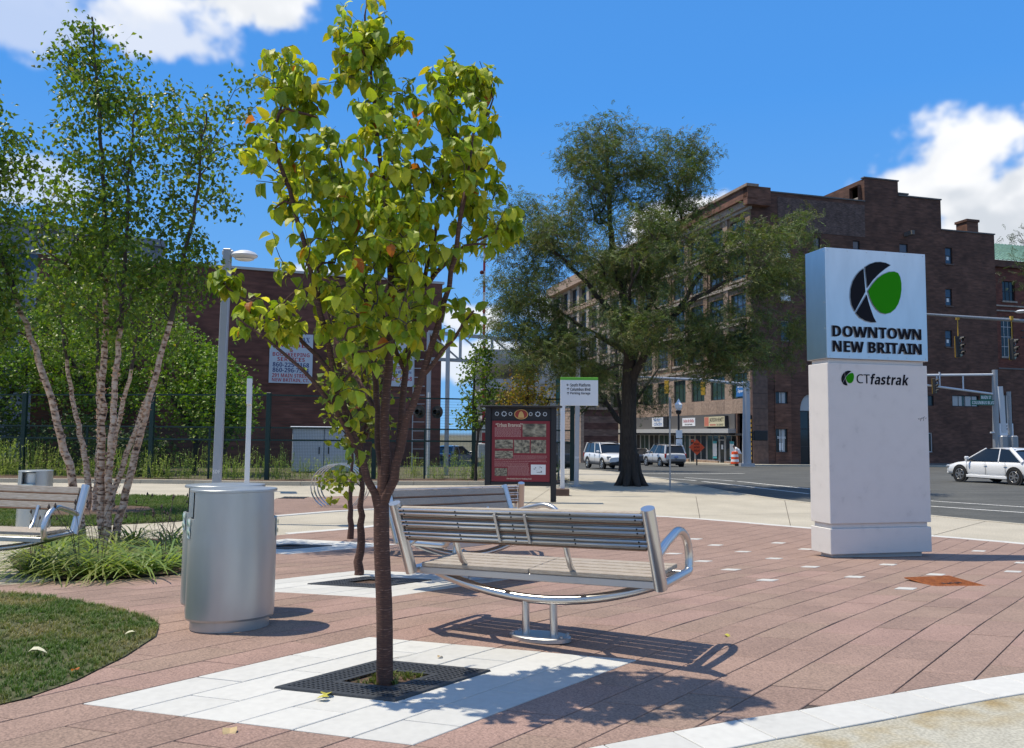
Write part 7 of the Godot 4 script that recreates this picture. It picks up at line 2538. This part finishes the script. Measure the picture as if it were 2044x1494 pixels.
	g.cbox(Vector3(1.1, 1.55 + y0, 0.0), Vector3(1.1, 0.8, 0.5), 0.05)
	part(c, "pedestrian_signal", g, M.plastic_black)
	# old fashioned street lamp
	var l := thing("street_lamp", "black street lamp with white acorn globe in front of the shops", "lamp", Vector3(13.33, ry(-66) + 0.13, -66.0))
	g = Geo.new()
	g.lathe(PackedVector2Array([Vector2(0.28, 0), Vector2(0.26, 0.5), Vector2(0.12, 0.8), Vector2(0.09, 1.2), Vector2(0.075, 4.0), Vector2(0.2, 4.1), Vector2(0.24, 4.3), Vector2(0.1, 4.4), Vector2(0, 4.4)]), 14)
	part(l, "post", g, M.board_black)
	g = Geo.new()
	g.lathe(PackedVector2Array([Vector2(0.13, 4.3), Vector2(0.26, 4.55), Vector2(0.30, 4.78), Vector2(0.33, 4.8), Vector2(0.2, 4.95), Vector2(0.1, 5.12), Vector2(0.05, 5.2), Vector2(0, 5.3)]), 16)
	part(l, "globe", g, M.lamp_glass)
	for q in [2.45, 1.75]:
		g = Geo.new()
		g.box(Vector3(0, q, 0.15), Vector3(0.5, 0.62, 0.02))
		part(l, "sign_plate", g, M.paper)
	# roadworks: diamond sign and drum
	var d := thing("road_work_sign", "orange diamond sign reading road work ahead", "sign", Vector3(15.2, ry(-68) + 0.14, -68.0))
	g = Geo.new()
	g.box(Vector3(0, 0.65, 0), Vector3(0.1, 1.4, 0.06))
	part(d, "stand", g, M.frame_dark)
	g = Geo.new()
	var dia := PackedVector2Array([Vector2(0, -0.64), Vector2(0.64, 0), Vector2(0, 0.64), Vector2(-0.64, 0)])
	g.prism(dia, 0.04, 0.07, Vector3(0, 1.42, 0))
	var pl2 := part(d, "panel", g, M.orange)
	for k in 3:
		words(pl2, "lettering", ["ROAD", "WORK", "AHEAD"][k], [0.42, 0.48, 0.52][k], 0.17, M.ink_black, Vector3(0, 1.68 - k * 0.26, 0.071))
	g = Geo.new()
	g.box(Vector3(-0.35, 1.95, 0.03), Vector3(0.2, 0.2, 0.03))
	part(d, "flag", g, M.orange)
	var dr := thing("traffic_drum", "orange and white striped traffic drum beside the shop entrance", "traffic drum", Vector3(19.4, ry(-72) + 0.14, -72.0))
	for k in 5:
		g = Geo.new()
		g.lathe(PackedVector2Array([Vector2(0.36 - k * 0.018, 0.02 + k * 0.21), Vector2(0.345 - k * 0.018, 0.23 + k * 0.21)]), 18)
		part(dr, "stripe", g, M.orange if k % 2 == 0 else M.paper)
	g = Geo.new()
	g.lathe(PackedVector2Array([Vector2(0.45, 0), Vector2(0.45, 0.05), Vector2(0.3, 0.06)]), 18)
	part(dr, "rubber_base", g, M.tyre)
	g = Geo.new()
	g.lathe(PackedVector2Array([Vector2(0.28, 1.06), Vector2(0.2, 1.1), Vector2(0, 1.1)]), 18)
	part(dr, "top", g, M.orange)
	build_person(Vector3(20.1, ry(-73) + 0.145, -73.0))
	# railway crossing: gate with raised striped arm, flashing lamps, steel signal bridge
	var r := thing("crossing_gate", "raised red and white railway crossing gate arm behind the fence", "barrier", Vector3(-1.12, -0.3, -33.0))
	g = Geo.new()
	g.bar(Vector3(0, 0, 0), Vector3(0, 3.2, 0), 0.07)
	part(r, "post", g, M.pole_white)
	g = Geo.new()
	g.cbox(Vector3(0, 1.1, 0.15), Vector3(0.4, 0.6, 0.5), 0.03)
	part(r, "gear_box", g, M.pole_white)
	for k in 24:
		g = Geo.new()
		g.box(Vector3(0.02 - k * 0.003, 1.6 + k * 0.43, 0.35), Vector3(0.13 - k * 0.0025, 0.43, 0.05))
		part(r, "arm_stripe", g, M.sign_white if k % 2 else M.red_print)
	for k in 2:
		g = Geo.new()
		g.lathe(PackedVector2Array([Vector2(0, 0), Vector2(0.09, 0), Vector2(0.07, 0.08), Vector2(0, 0.1)]), 10, Vector3(-0.12, 8.2 + k * 1.2, 0.38), Basis(Vector3.RIGHT, PI / 2))
		part(r, "arm_lamp", g, M.lamp_red_dead)
	var fl := thing("crossing_lamps", "pair of round black railway crossing lamps behind the fence", "signal", Vector3(-3.3, -0.3, -33.0))
	g = Geo.new()
	g.bar(Vector3(0.0, 0, 0), Vector3(0.0, 3.4, 0), 0.06)
	part(fl, "post", g, M.pole_white)
	for x in [-0.35, 0.35]:
		g = Geo.new()
		g.lathe(PackedVector2Array([Vector2(0, 0), Vector2(0.26, 0), Vector2(0.26, 0.03), Vector2(0.12, 0.03), Vector2(0.12, 0.2), Vector2(0.1, 0.2)]), 18, Vector3(x, 2.62, 0.1), Basis(Vector3.RIGHT, PI / 2) * Basis(Vector3.BACK, 0.5))
		part(fl, "lamp", g, M.plastic_black)
	var br := thing("signal_bridge", "pale steel truss bridge across the railway between brick wall and trees", "gantry", Vector3(-3.0, -0.35, -35.2))
	for x in [-0.55, 0.25]:
		g = Geo.new()
		g.box(Vector3(x, 2.9, 0), Vector3(0.17, 5.8, 0.2))
		part(br, "column", g, M.pole_grey)
	for q in [[Vector3(-0.6, 6.15, 0), Vector3(6.2, 5.75, -1.5)], [Vector3(-0.6, 5.0, 0), Vector3(6.2, 4.85, -1.5)]]:
		g = Geo.new()
		g.beam(q[0], q[1], 0.16, 0.14)
		part(br, "chord", g, M.pole_grey)
	for k in 6:
		var f := k / 5.0
		var p := Vector3(-0.6, 6.15, 0).lerp(Vector3(6.2, 5.75, -1.5), f)
		var q := Vector3(-0.6, 5.0, 0).lerp(Vector3(6.2, 4.85, -1.5), f)
		g = Geo.new()
		g.beam(p, q, 0.12, 0.12)
		part(br, "upright", g, M.pole_grey)
		if k < 5:
			g = Geo.new()
			g.beam(p, Vector3(-0.6, 5.0, 0).lerp(Vector3(6.2, 4.85, -1.5), f + 0.2), 0.07, 0.07)
			part(br, "diagonal", g, M.pole_grey)
	var ld := Geo.new()
	for k in 14:
		ld.box(Vector3(-0.95, 0.4 + k * 0.38, 0.1), Vector3(0.5, 0.03, 0.03))
	ld.box(Vector3(-1.2, 2.8, 0.1), Vector3(0.04, 5.2, 0.04))
	part(br, "ladder", ld, M.pole_grey)
	# grey cabinet behind the fence
	var cb := thing("equipment_cabinet", "large pale grey equipment cabinet behind the mesh fence", "cabinet", Vector3(-8.35, -0.32, -37.0), 0.2)
	for k in 2:
		g = Geo.new()
		g.cbox(Vector3(-0.68 + k * 1.37, 1.02, 0), Vector3(1.35, 1.9, 1.2), 0.03)
		var dd := part(cb, "door", g, M.banner)
		g = Geo.new()
		g.box(Vector3(-0.2 + k * 0.4, 1.0, 0.62), Vector3(0.05, 0.3, 0.04))
		part(dd, "handle", g, M.frame_dark)
	g = Geo.new()
	g.cbox(Vector3(0, 2.0, 0), Vector3(2.9, 0.1, 1.4), 0.03)
	part(cb, "lid", g, M.banner)
	# second gate at the right edge
	var gr := thing("crossing_gate", "grey crossing gate mechanism with raised arm beyond the white sedan", "barrier", Vector3(24.6, -0.5, -41.0))
	g = Geo.new()
	g.bar(Vector3(0.1, 0, 0), Vector3(0.1, 4.3, 0), 0.1)
	part(gr, "post", g, M.galvanised)
	g = Geo.new()
	g.box(Vector3(-0.35, 3.4, 0.15), Vector3(0.22, 2.3, 0.08), Basis(Vector3.BACK, 0.05))
	part(gr, "arm", g, M.pole_white)
	for s in [-0.4, 0.1]:
		g = Geo.new()
		g.cbox(Vector3(s, 1.75, 0.2), Vector3(0.35, 0.75, 0.4), 0.06)
		part(gr, "counterweight", g, M.galvanised)

# a person in a white shirt bending over by the drum: one smooth skin round a skeleton
func build_person(at: Vector3) -> void:
	var bones := [   # from, to, radius, radius
		[Vector3(-0.09, 0.06, 0.02), Vector3(-0.10, 0.48, 0.0), 0.05, 0.06], [Vector3(-0.10, 0.48, 0.0), Vector3(-0.09, 0.92, 0.03), 0.065, 0.09], [Vector3(0.09, 0.06, -0.02), Vector3(0.10, 0.48, -0.03), 0.05, 0.06], [Vector3(0.10, 0.48, -0.03), Vector3(0.09, 0.92, 0.0), 0.065, 0.09],
		[Vector3(-0.09, 0.05, 0.02), Vector3(-0.20, 0.04, 0.04), 0.045, 0.035], [Vector3(0.09, 0.05, -0.02), Vector3(-0.02, 0.04, 0.0), 0.045, 0.035],
		[Vector3(0.0, 0.95, 0.0), Vector3(-0.14, 1.20, 0.0), 0.14, 0.15], [Vector3(-0.14, 1.20, 0.0), Vector3(-0.34, 1.36, 0.0), 0.15, 0.14], [Vector3(-0.34, 1.38, 0), Vector3(-0.45, 1.44, 0), 0.06, 0.055], [Vector3(-0.49, 1.48, 0), Vector3(-0.52, 1.56, 0), 0.085, 0.095],
		[Vector3(-0.34, 1.36, 0.17), Vector3(-0.42, 1.10, 0.20), 0.055, 0.045], [Vector3(-0.42, 1.10, 0.20), Vector3(-0.60, 0.96, 0.15), 0.042, 0.034], [Vector3(-0.34, 1.36, -0.17), Vector3(-0.42, 1.10, -0.20), 0.055, 0.045], [Vector3(-0.42, 1.10, -0.20), Vector3(-0.60, 0.96, -0.15), 0.042, 0.034],
		[Vector3(-0.34, 1.36, 0.16), Vector3(-0.34, 1.36, -0.16), 0.08, 0.08],
		[Vector3(-0.60, 0.96, 0.15), Vector3(-0.68, 0.93, 0.14), 0.03, 0.02], [Vector3(-0.60, 0.96, -0.15), Vector3(-0.68, 0.93, -0.14), 0.03, 0.02],
	]
	var field := func(p: Vector3) -> float:
		var s := 0.0
		for b in bones:
			var ab: Vector3 = b[1] - b[0]
			var t := clampf((p - b[0]).dot(ab) / maxf(ab.length_squared(), 1e-6), 0, 1)
			var d: float = (p - (b[0] + ab * t)).length() - lerpf(b[2], b[3], t)
			s += exp(-minf(d, 1.0) * 55.0)
		return -log(maxf(s, 1e-30)) / 55.0
	var cell := 0.034
	var lo := Vector3(-0.80, -0.02, -0.34)
	var n := Vector3i(30, 52, 20)
	var val := PackedFloat32Array()
	val.resize((n.x + 1) * (n.y + 1) * (n.z + 1))
	for x in n.x + 1:
		for y in n.y + 1:
			for z in n.z + 1:
				val[(x * (n.y + 1) + y) * (n.z + 1) + z] = field.call(lo + Vector3(x, y, z) * cell)
	var at_v := func(x: int, y: int, z: int) -> float: return val[(x * (n.y + 1) + y) * (n.z + 1) + z]
	var vert := {}
	for x in n.x:
		for y in n.y:
			for z in n.z:
				var sum := Vector3.ZERO
				var cnt := 0
				for e in [[0, 0, 0, 1, 0, 0], [0, 1, 0, 1, 1, 0], [0, 0, 1, 1, 0, 1], [0, 1, 1, 1, 1, 1], [0, 0, 0, 0, 1, 0], [1, 0, 0, 1, 1, 0], [0, 0, 1, 0, 1, 1], [1, 0, 1, 1, 1, 1], [0, 0, 0, 0, 0, 1], [1, 0, 0, 1, 0, 1], [0, 1, 0, 0, 1, 1], [1, 1, 0, 1, 1, 1]]:
					var a: float = at_v.call(x + e[0], y + e[1], z + e[2])
					var b: float = at_v.call(x + e[3], y + e[4], z + e[5])
					if (a < 0.0) != (b < 0.0):
						var t := a / (a - b)
						sum += Vector3(x + e[0], y + e[1], z + e[2]).lerp(Vector3(x + e[3], y + e[4], z + e[5]), t)
						cnt += 1
				if cnt > 0:
					vert[Vector3i(x, y, z)] = lo + sum / cnt * cell
	var g := Geo.new()
	for x in range(1, n.x):
		for y in range(1, n.y):
			for z in range(1, n.z):
				var a: float = at_v.call(x, y, z)
				for ax in 3:
					var o := Vector3i(x, y, z)
					var step := [Vector3i(1, 0, 0), Vector3i(0, 1, 0), Vector3i(0, 0, 1)]
					var e: Vector3i = o + step[ax]
					var b: float = at_v.call(e.x, e.y, e.z)
					if (a < 0.0) == (b < 0.0):
						continue
					var u: Vector3i = step[(ax + 1) % 3]
					var w: Vector3i = step[(ax + 2) % 3]
					var q := [o - u - w, o - w, o, o - u]
					if not (vert.has(q[0]) and vert.has(q[1]) and vert.has(q[2]) and vert.has(q[3])):
						continue
					var pts := [vert[q[0]], vert[q[1]], vert[q[2]], vert[q[3]]]
					if a > 0.0:
						pts.reverse()
					g.quad(pts[0], pts[1], pts[2], pts[3])
	for i in g.v.size():
		var p := g.v[i]
		var c := Color(0.72, 0.73, 0.74)
		if p.y < 0.93: c = Color(0.30, 0.22, 0.15)
		if p.y < 0.1: c = Color(0.05, 0.05, 0.05)
		if p.x < -0.43 and p.y > 1.3 or p.x < -0.46 and p.y < 1.2: c = Color(0.42, 0.24, 0.17)
		if p.x < -0.4 and p.y > 1.53: c = Color(0.06, 0.04, 0.03)
		g.c.append(c)
	var m := mat("person_cloth", Color.WHITE, 0.8)
	m.vertex_color_use_as_albedo = true
	var t := thing("person", "person in white shirt bending forward behind the striped drum", "person", at)
	part(t, "body", g, m)

# ---------------------------------------------------------------- vehicles
func loft(st: Array, crown := 0.03) -> Geo:     # stations along x: [x, low, high, half width]
	var rows := []
	for s in st:
		var hw: float = s[3]
		var lo: float = s[1]
		var hi: float = s[2]
		var h := hi - lo
		var half := [Vector2(hw * 0.80, lo), Vector2(hw * 0.95, lo + h * 0.10), Vector2(hw, lo + h * 0.32), Vector2(hw * 0.995, lo + h * 0.62), Vector2(hw * 0.97, lo + h * 0.82), Vector2(hw * 0.90, lo + h * 0.94), Vector2(hw * 0.76, hi), Vector2(hw * 0.4, hi + crown * 0.8), Vector2(0, hi + crown)]
		var row := PackedVector3Array()
		for p in half:
			row.append(Vector3(s[0], p.y, p.x))
		for i in range(half.size() - 2, -1, -1):
			row.append(Vector3(s[0], half[i].y, -half[i].x))
		rows.append(row)
	var nr := []
	for i in rows.size():
		var row := PackedVector3Array()
		for j in rows[i].size():
			var dx: Vector3 = rows[mini(i + 1, rows.size() - 1)][j] - rows[maxi(i - 1, 0)][j]
			var dy: Vector3 = rows[i][mini(j + 1, rows[i].size() - 1)] - rows[i][maxi(j - 1, 0)]
			row.append(dx.cross(dy).normalized() * -1.0)
		nr.append(row)
	var g := Geo.new()
	for i in rows.size() - 1:
		for j in rows[i].size() - 1:
			g.quadn(rows[i][j], rows[i + 1][j], rows[i + 1][j + 1], rows[i][j + 1], -nr[i][j], -nr[i + 1][j], -nr[i + 1][j + 1], -nr[i][j + 1])
	for e in [0, rows.size() - 1]:
		var c: Vector3 = Vector3(rows[e][0].x, (rows[e][0].y + rows[e][8].y) * 0.5, 0)
		for j in rows[e].size() - 1:
			if e == 0: g.tri(c, rows[e][j], rows[e][j + 1])
			else: g.tri(c, rows[e][j + 1], rows[e][j])
	# shading normals must point away from the middle
	for i in g.v.size():
		if g.n[i].dot(Vector3(0, g.v[i].y - 0.55, g.v[i].z)) < 0.0 and absf(g.n[i].x) < 0.9:
			g.n[i] = -g.n[i]
	return g

func build_car(called: String, label: String, suv: bool, paint: Material, at: Vector3, turn: float, ladder := false) -> Node3D:
	var t := thing(called, label, "car", at, turn)
	var L := 2.42 if not suv else 2.38
	var st: Array
	var belt: float
	var roof: float
	var cab: Array     # x of: rear foot, rear roof, front roof, front foot
	if suv:
		st = [[-2.40, 0.42, 0.98, 0.80], [-2.34, 0.36, 1.08, 0.88], [-2.0, 0.32, 1.12, 0.93], [-1.2, 0.32, 1.12, 0.95], [-0.2, 0.32, 1.10, 0.95], [0.8, 0.32, 1.08, 0.95], [1.15, 0.32, 1.07, 0.945], [1.75, 0.34, 1.02, 0.92], [2.15, 0.38, 0.94, 0.87], [2.36, 0.44, 0.80, 0.76]]
		belt = 1.09
		roof = 1.76
		cab = [-2.30, -2.05, 0.35, 1.12]
	else:
		st = [[-2.44, 0.38, 0.80, 0.72], [-2.34, 0.30, 0.94, 0.82], [-1.95, 0.24, 0.99, 0.89], [-1.3, 0.22, 0.97, 0.92], [-0.4, 0.21, 0.94, 0.925], [0.6, 0.21, 0.92, 0.925], [1.15, 0.22, 0.90, 0.92], [1.75, 0.23, 0.83, 0.90], [2.18, 0.28, 0.73, 0.83], [2.40, 0.34, 0.60, 0.70]]
		belt = 0.94
		roof = 1.47
		cab = [-1.85, -1.02, 0.28, 1.22]
	part(t, "body", loft(st), paint)
	var zb := 0.86
	var zr := 0.64 if not suv else 0.70
	# glass: each pane a part
	var P := func(x: float, y: float, z: float) -> Vector3: return Vector3(x, y, z)
	var yb := belt - 0.02
	var yr := roof - 0.05
	var quadpart := func(called2: String, a: Vector3, b: Vector3, c: Vector3, d: Vector3, m: Material):
		var g := Geo.new()
		g.quad(a, b, c, d)
		part(t, called2, g, m)
	quadpart.call("windscreen", P.call(cab[3], yb, zb * 0.93), P.call(cab[3], yb, -zb * 0.93), P.call(cab[2], yr, -zr * 0.96), P.call(cab[2], yr, zr * 0.96), M.car_glass)
	quadpart.call("rear_window", P.call(cab[0], yb, -zb * 0.9), P.call(cab[0], yb, zb * 0.9), P.call(cab[1], yr, zr * 0.95), P.call(cab[1], yr, -zr * 0.95), M.car_glass)
	var cuts := [0.02, 0.30, 0.62, 0.985] if suv else [0.03, 0.42, 0.985]
	for s in [-1.0, 1.0]:
		for k in cuts.size() - 1:
			var f0: float = cuts[k] + 0.012
			var f1: float = cuts[k + 1] - 0.012
			var a := Vector3(lerpf(cab[0], cab[3], f0), yb, s * zb)
			var b := Vector3(lerpf(cab[0], cab[3], f1), yb, s * zb)
			var c := Vector3(lerpf(cab[1], cab[2], f1), yr, s * zr)
			var d := Vector3(lerpf(cab[1], cab[2], f0), yr, s * zr)
			if s > 0: quadpart.call("side_window", a, b, c, d, M.car_glass)
			else: quadpart.call("side_window", b, a, d, c, M.car_glass)
		for k in cuts.size():
			var f: float = cuts[k]
			var g := Geo.new()
			var thick := 0.07 if k == cuts.size() - 1 else (0.16 if k == 0 else 0.06)
			g.beam(Vector3(lerpf(cab[0], cab[3], f), yb - 0.02, s * (zb - 0.005)), Vector3(lerpf(cab[1], cab[2], f), yr + 0.01, s * (zr - 0.005)), 0.05, thick) if false else g.tube(PackedVector3Array([Vector3(lerpf(cab[0], cab[3], f), yb - 0.02, s * (zb - 0.012)), Vector3(lerpf(cab[1], cab[2], f), yr + 0.01, s * (zr - 0.012))]), thick * 0.5, 8)
			part(t, "pillar", g, paint if k != 1 or not suv else M.plastic_black)
	# roof panel
	var rf := Geo.new()
	var nx := 8
	var nz := 6
	var rp := func(i: int, j: int) -> Vector3:
		var u := i / float(nx)
		var v := j / float(nz) * 2.0 - 1.0
		var x := lerpf(cab[1] - 0.12, cab[2] + 0.12, u)
		return Vector3(x, yr + 0.07 - 0.06 * pow(absf(v), 3.0) - 0.09 * pow(absf(u * 2.0 - 1.0), 3.0), v * (zr + 0.02))
	for i in nx:
		for j in nz:
			rf.quad(rp.call(i, j + 1), rp.call(i + 1, j + 1), rp.call(i + 1, j), rp.call(i, j))
	part(t, "roof", rf, paint)
	if suv:
		for s in [-1.0, 1.0]:
			var g := Geo.new()
			g.tube(PackedVector3Array([Vector3(cab[1] + 0.1, roof + 0.0, s * 0.58), Vector3(cab[1] + 0.25, roof + 0.07, s * 0.58), Vector3(cab[2] - 0.3, roof + 0.07, s * 0.58), Vector3(cab[2] - 0.1, roof, s * 0.58)]), 0.018, 6)
			part(t, "roof_rail", g, M.plastic_black)
	# wheels
	var r := 0.37 if suv else 0.33
	var wx := 1.40
	for x in [-wx, wx]:
		for s in [-1.0, 1.0]:
			var arch := Geo.new()
			arch.lathe(PackedVector2Array([Vector2(0, 0), Vector2(r * 1.22, 0), Vector2(r * 1.22, 0.02), Vector2(0, 0.02)]), 22, Vector3(x, r, s * 0.93), Basis(Vector3.RIGHT, s * PI / 2))
			part(t, "wheel_arch", arch, M.plastic_black if suv or true else paint)
			var w := Geo.new()
			w.lathe(PackedVector2Array([Vector2(r * 0.66, -0.02), Vector2(r * 0.92, -0.03), Vector2(r, 0.01), Vector2(r, 0.17), Vector2(r * 0.93, 0.2), Vector2(r * 0.68, 0.19), Vector2(r * 0.66, 0.17)]), 26, Vector3(x, r, s * 0.77), Basis(Vector3.RIGHT, s * PI / 2))
			var wheel := part(t, "wheel", w, M.tyre)
			w = Geo.new()
			w.lathe(PackedVector2Array([Vector2(0, 0.14), Vector2(r * 0.64, 0.14), Vector2(r * 0.68, 0.188)]), 22, Vector3(x, r, s * 0.77), Basis(Vector3.RIGHT, s * PI / 2))
			part(wheel, "rim_dish", w, M.plastic_black)
			w = Geo.new()
			for k in 6:
				var a := TAU * k / 6 + 0.2
				var o := Vector3(cos(a), sin(a), 0)
				w.beam(Vector3(x, r, s * 0.955) + o * 0.03, Vector3(x, r, s * 0.955) + o * r * 0.66, 0.05, 0.02) if false else w.box(Vector3(x, r, s * 0.955) + o * r * 0.34, Vector3(r * 0.66, 0.06, 0.02), Basis(Vector3.BACK, a))
			w.lathe(PackedVector2Array([Vector2(0.0, 0.2), Vector2(0.06, 0.195), Vector2(0.06, 0.16)]), 10, Vector3(x, r, s * 0.77), Basis(Vector3.RIGHT, s * PI / 2))
			w.tube(ring_points(Vector3(x, r, s * 0.955), r * 0.65, 22), 0.014, 5, false)
			part(wheel, "rim", w, M.rim)
	# lamps, plates, mirrors, handles, seams
	var fy: float = st[-2][2]
	for s in [-1.0, 1.0]:
		var g := Geo.new()
		g.cbox(Vector3(st[-2][0] + 0.02, fy - 0.10, s * (st[-2][3] - 0.13)), Vector3(0.26, 0.14, 0.30), 0.05, rot(-s * 0.5))
		part(t, "headlight", g, M.head_lamp)
		g = Geo.new()
		var ty: float = st[1][2]
		g.cbox(Vector3(st[1][0] + 0.04, ty - (0.18 if suv else 0.10), s * (st[1][3] - 0.05)), Vector3(0.16, 0.34 if suv else 0.18, 0.16 if suv else 0.3), 0.04)
		part(t, "tail_light", g, M.tail_lamp)
		g = Geo.new()
		g.cbox(Vector3(cab[3] - 0.28, yb + 0.10, s * (zb + 0.14)), Vector3(0.1, 0.14, 0.22), 0.04)
		part(t, "mirror", g, paint)
		for x in [0.15, -0.85]:
			g = Geo.new()
			g.cbox(Vector3(x - 0.1, belt - 0.15, s * 0.955), Vector3(0.18, 0.03, 0.03), 0.01)
			part(t, "door_handle", g, paint if not suv else M.plastic_black)
		for x in [1.02, 0.02, -0.98]:
			g = Geo.new()
			g.box(Vector3(x, belt * 0.66, s * 0.949), Vector3(0.012, belt * 0.56, 0.008))
			part(t, "door_seam", g, M.plastic_black)
		g = Geo.new()
		g.cbox(Vector3(0, 0.36 if suv else 0.27, s * 0.93), Vector3(2.1, 0.12, 0.07), 0.02)
		part(t, "sill_trim", g, M.plastic_black if suv else paint)
	for q in [["front_bumper", 2.30, 0.42 if suv else 0.36, 1.5], ["rear_bumper", -2.36, 0.55 if suv else 0.45, 1.6]]:
		var g := Geo.new()
		g.cbox(Vector3(q[1], q[2], 0), Vector3(0.22, 0.24 if suv else 0.2, q[3]), 0.07)
		part(t, q[0], g, (M.trim_grey if ladder else M.plastic_black) if suv else paint)
	for q in [["grille", 2.31, 0.72 if suv else 0.52, 0.9, 0.2, M.plastic_black], ["front_plate", 2.43, 0.50, 0.32, 0.15, M.plate_blue], ["rear_plate", -2.44, 0.82, 0.32, 0.15, M.plate_blue]]:
		var g := Geo.new()
		g.cbox(Vector3(q[1], q[2], 0), Vector3(0.05, q[4], q[3]), 0.01)
		part(t, q[0], g, q[5])
	# dark underside
	var un := Geo.new()
	un.box(Vector3(0, 0.26 if not suv else 0.36, 0), Vector3(4.2, 0.16, 1.5))
	part(t, "underbody", un, M.plastic_black)
	return t

func ring_points(c: Vector3, r: float, n: int) -> PackedVector3Array:
	var o := PackedVector3Array()
	for i in n + 1:
		o.append(c + Vector3(cos(TAU * i / n), sin(TAU * i / n), 0) * r)
	return o

func build_vehicles():
	build_car("sedan_car", "white sedan with dark windows driving past behind the tall sign", false, M.car_white, Vector3(20.5, ry(-34.5), -34.5), 1.815)
	build_car("suv_car", "white sport utility vehicle facing the crossing beside the big tree trunk", true, M.car_white, Vector3(6.5, ry(-56), -56.0), -1.32)
	build_car("suv_car", "silver sport utility vehicle seen from behind near the orange diamond", true, M.car_silver, Vector3(12.3, ry(-67), -67.0), 1.80, true)
	build_car("sedan_car", "dark sedan waiting ahead of the silver sport utility vehicle", false, M.car_dark, Vector3(11.4, ry(-76), -76.0), 1.80)
	build_car("suv_car", "dark parked sport utility vehicle behind the fence end", true, M.car_dark, Vector3(2.45, ry(-48), -48.0), 1.7)
	build_car("sedan_car", "blue grey parked sedan behind the mesh fence by the railway columns", false, M.car_blue, Vector3(-4.0, ry(-56), -56.0), 1.2)

# ---------------------------------------------------------------- fallen leaves
func build_litter():
	var brown := StandardMaterial3D.new()
	brown.albedo_color = lin(0.45, 0.34, 0.18)
	brown.roughness = 0.8
	var pale := StandardMaterial3D.new()
	pale.albedo_color = lin(0.62, 0.60, 0.42)
	pale.roughness = 0.8
	var gold := StandardMaterial3D.new()
	gold.albedo_color = lin(0.42, 0.38, 0.05)
	gold.roughness = 0.6
	var k := 0
	for q in [[-1.0, 0.028, -4.60, gold, 1.0, "curled yellow green leaf lying on the tree grate"], [-0.97, 0.03, -4.57, gold, 0.8, "small yellow leaf lying on the tree grate edge"], [-1.35, 0.02, -4.12, brown, 1.1, "tan fallen leaf on the red paving before the white diamond"], [-3.05, 0.05, -5.35, pale, 1.5, "pale dry leaf lying on the near lawn"], [-3.3, 0.05, -5.42, M.leaf_fall, 0.9, "orange fallen leaf lying on the near lawn"], [-2.62, 0.05, -5.9, pale, 0.8, "small pale leaf by the curved lawn edge"], [1.55, 0.02, -6.1, gold, 0.7, "yellow leaf on the paving beyond the bench arm"], [-0.46, 0.02, -5.42, brown, 0.6, "tiny tan leaf at the corner of the tree grate"], [-2.55, 0.04, -5.0, M.leaf_fall, 0.7, "brown orange leaf caught at the lawn edge"]]:
		var t := part(self, "fallen_leaf", M.dogwood_leaf[k % 4], q[3], Vector3(q[0], q[1], q[2]), Basis(Vector3.UP, k * 1.7) * Basis(Vector3.RIGHT, 0.25) * Basis.from_scale(Vector3.ONE * q[4]))
		tag(t, q[5], "leaf", "fallen leaves")
		k += 1
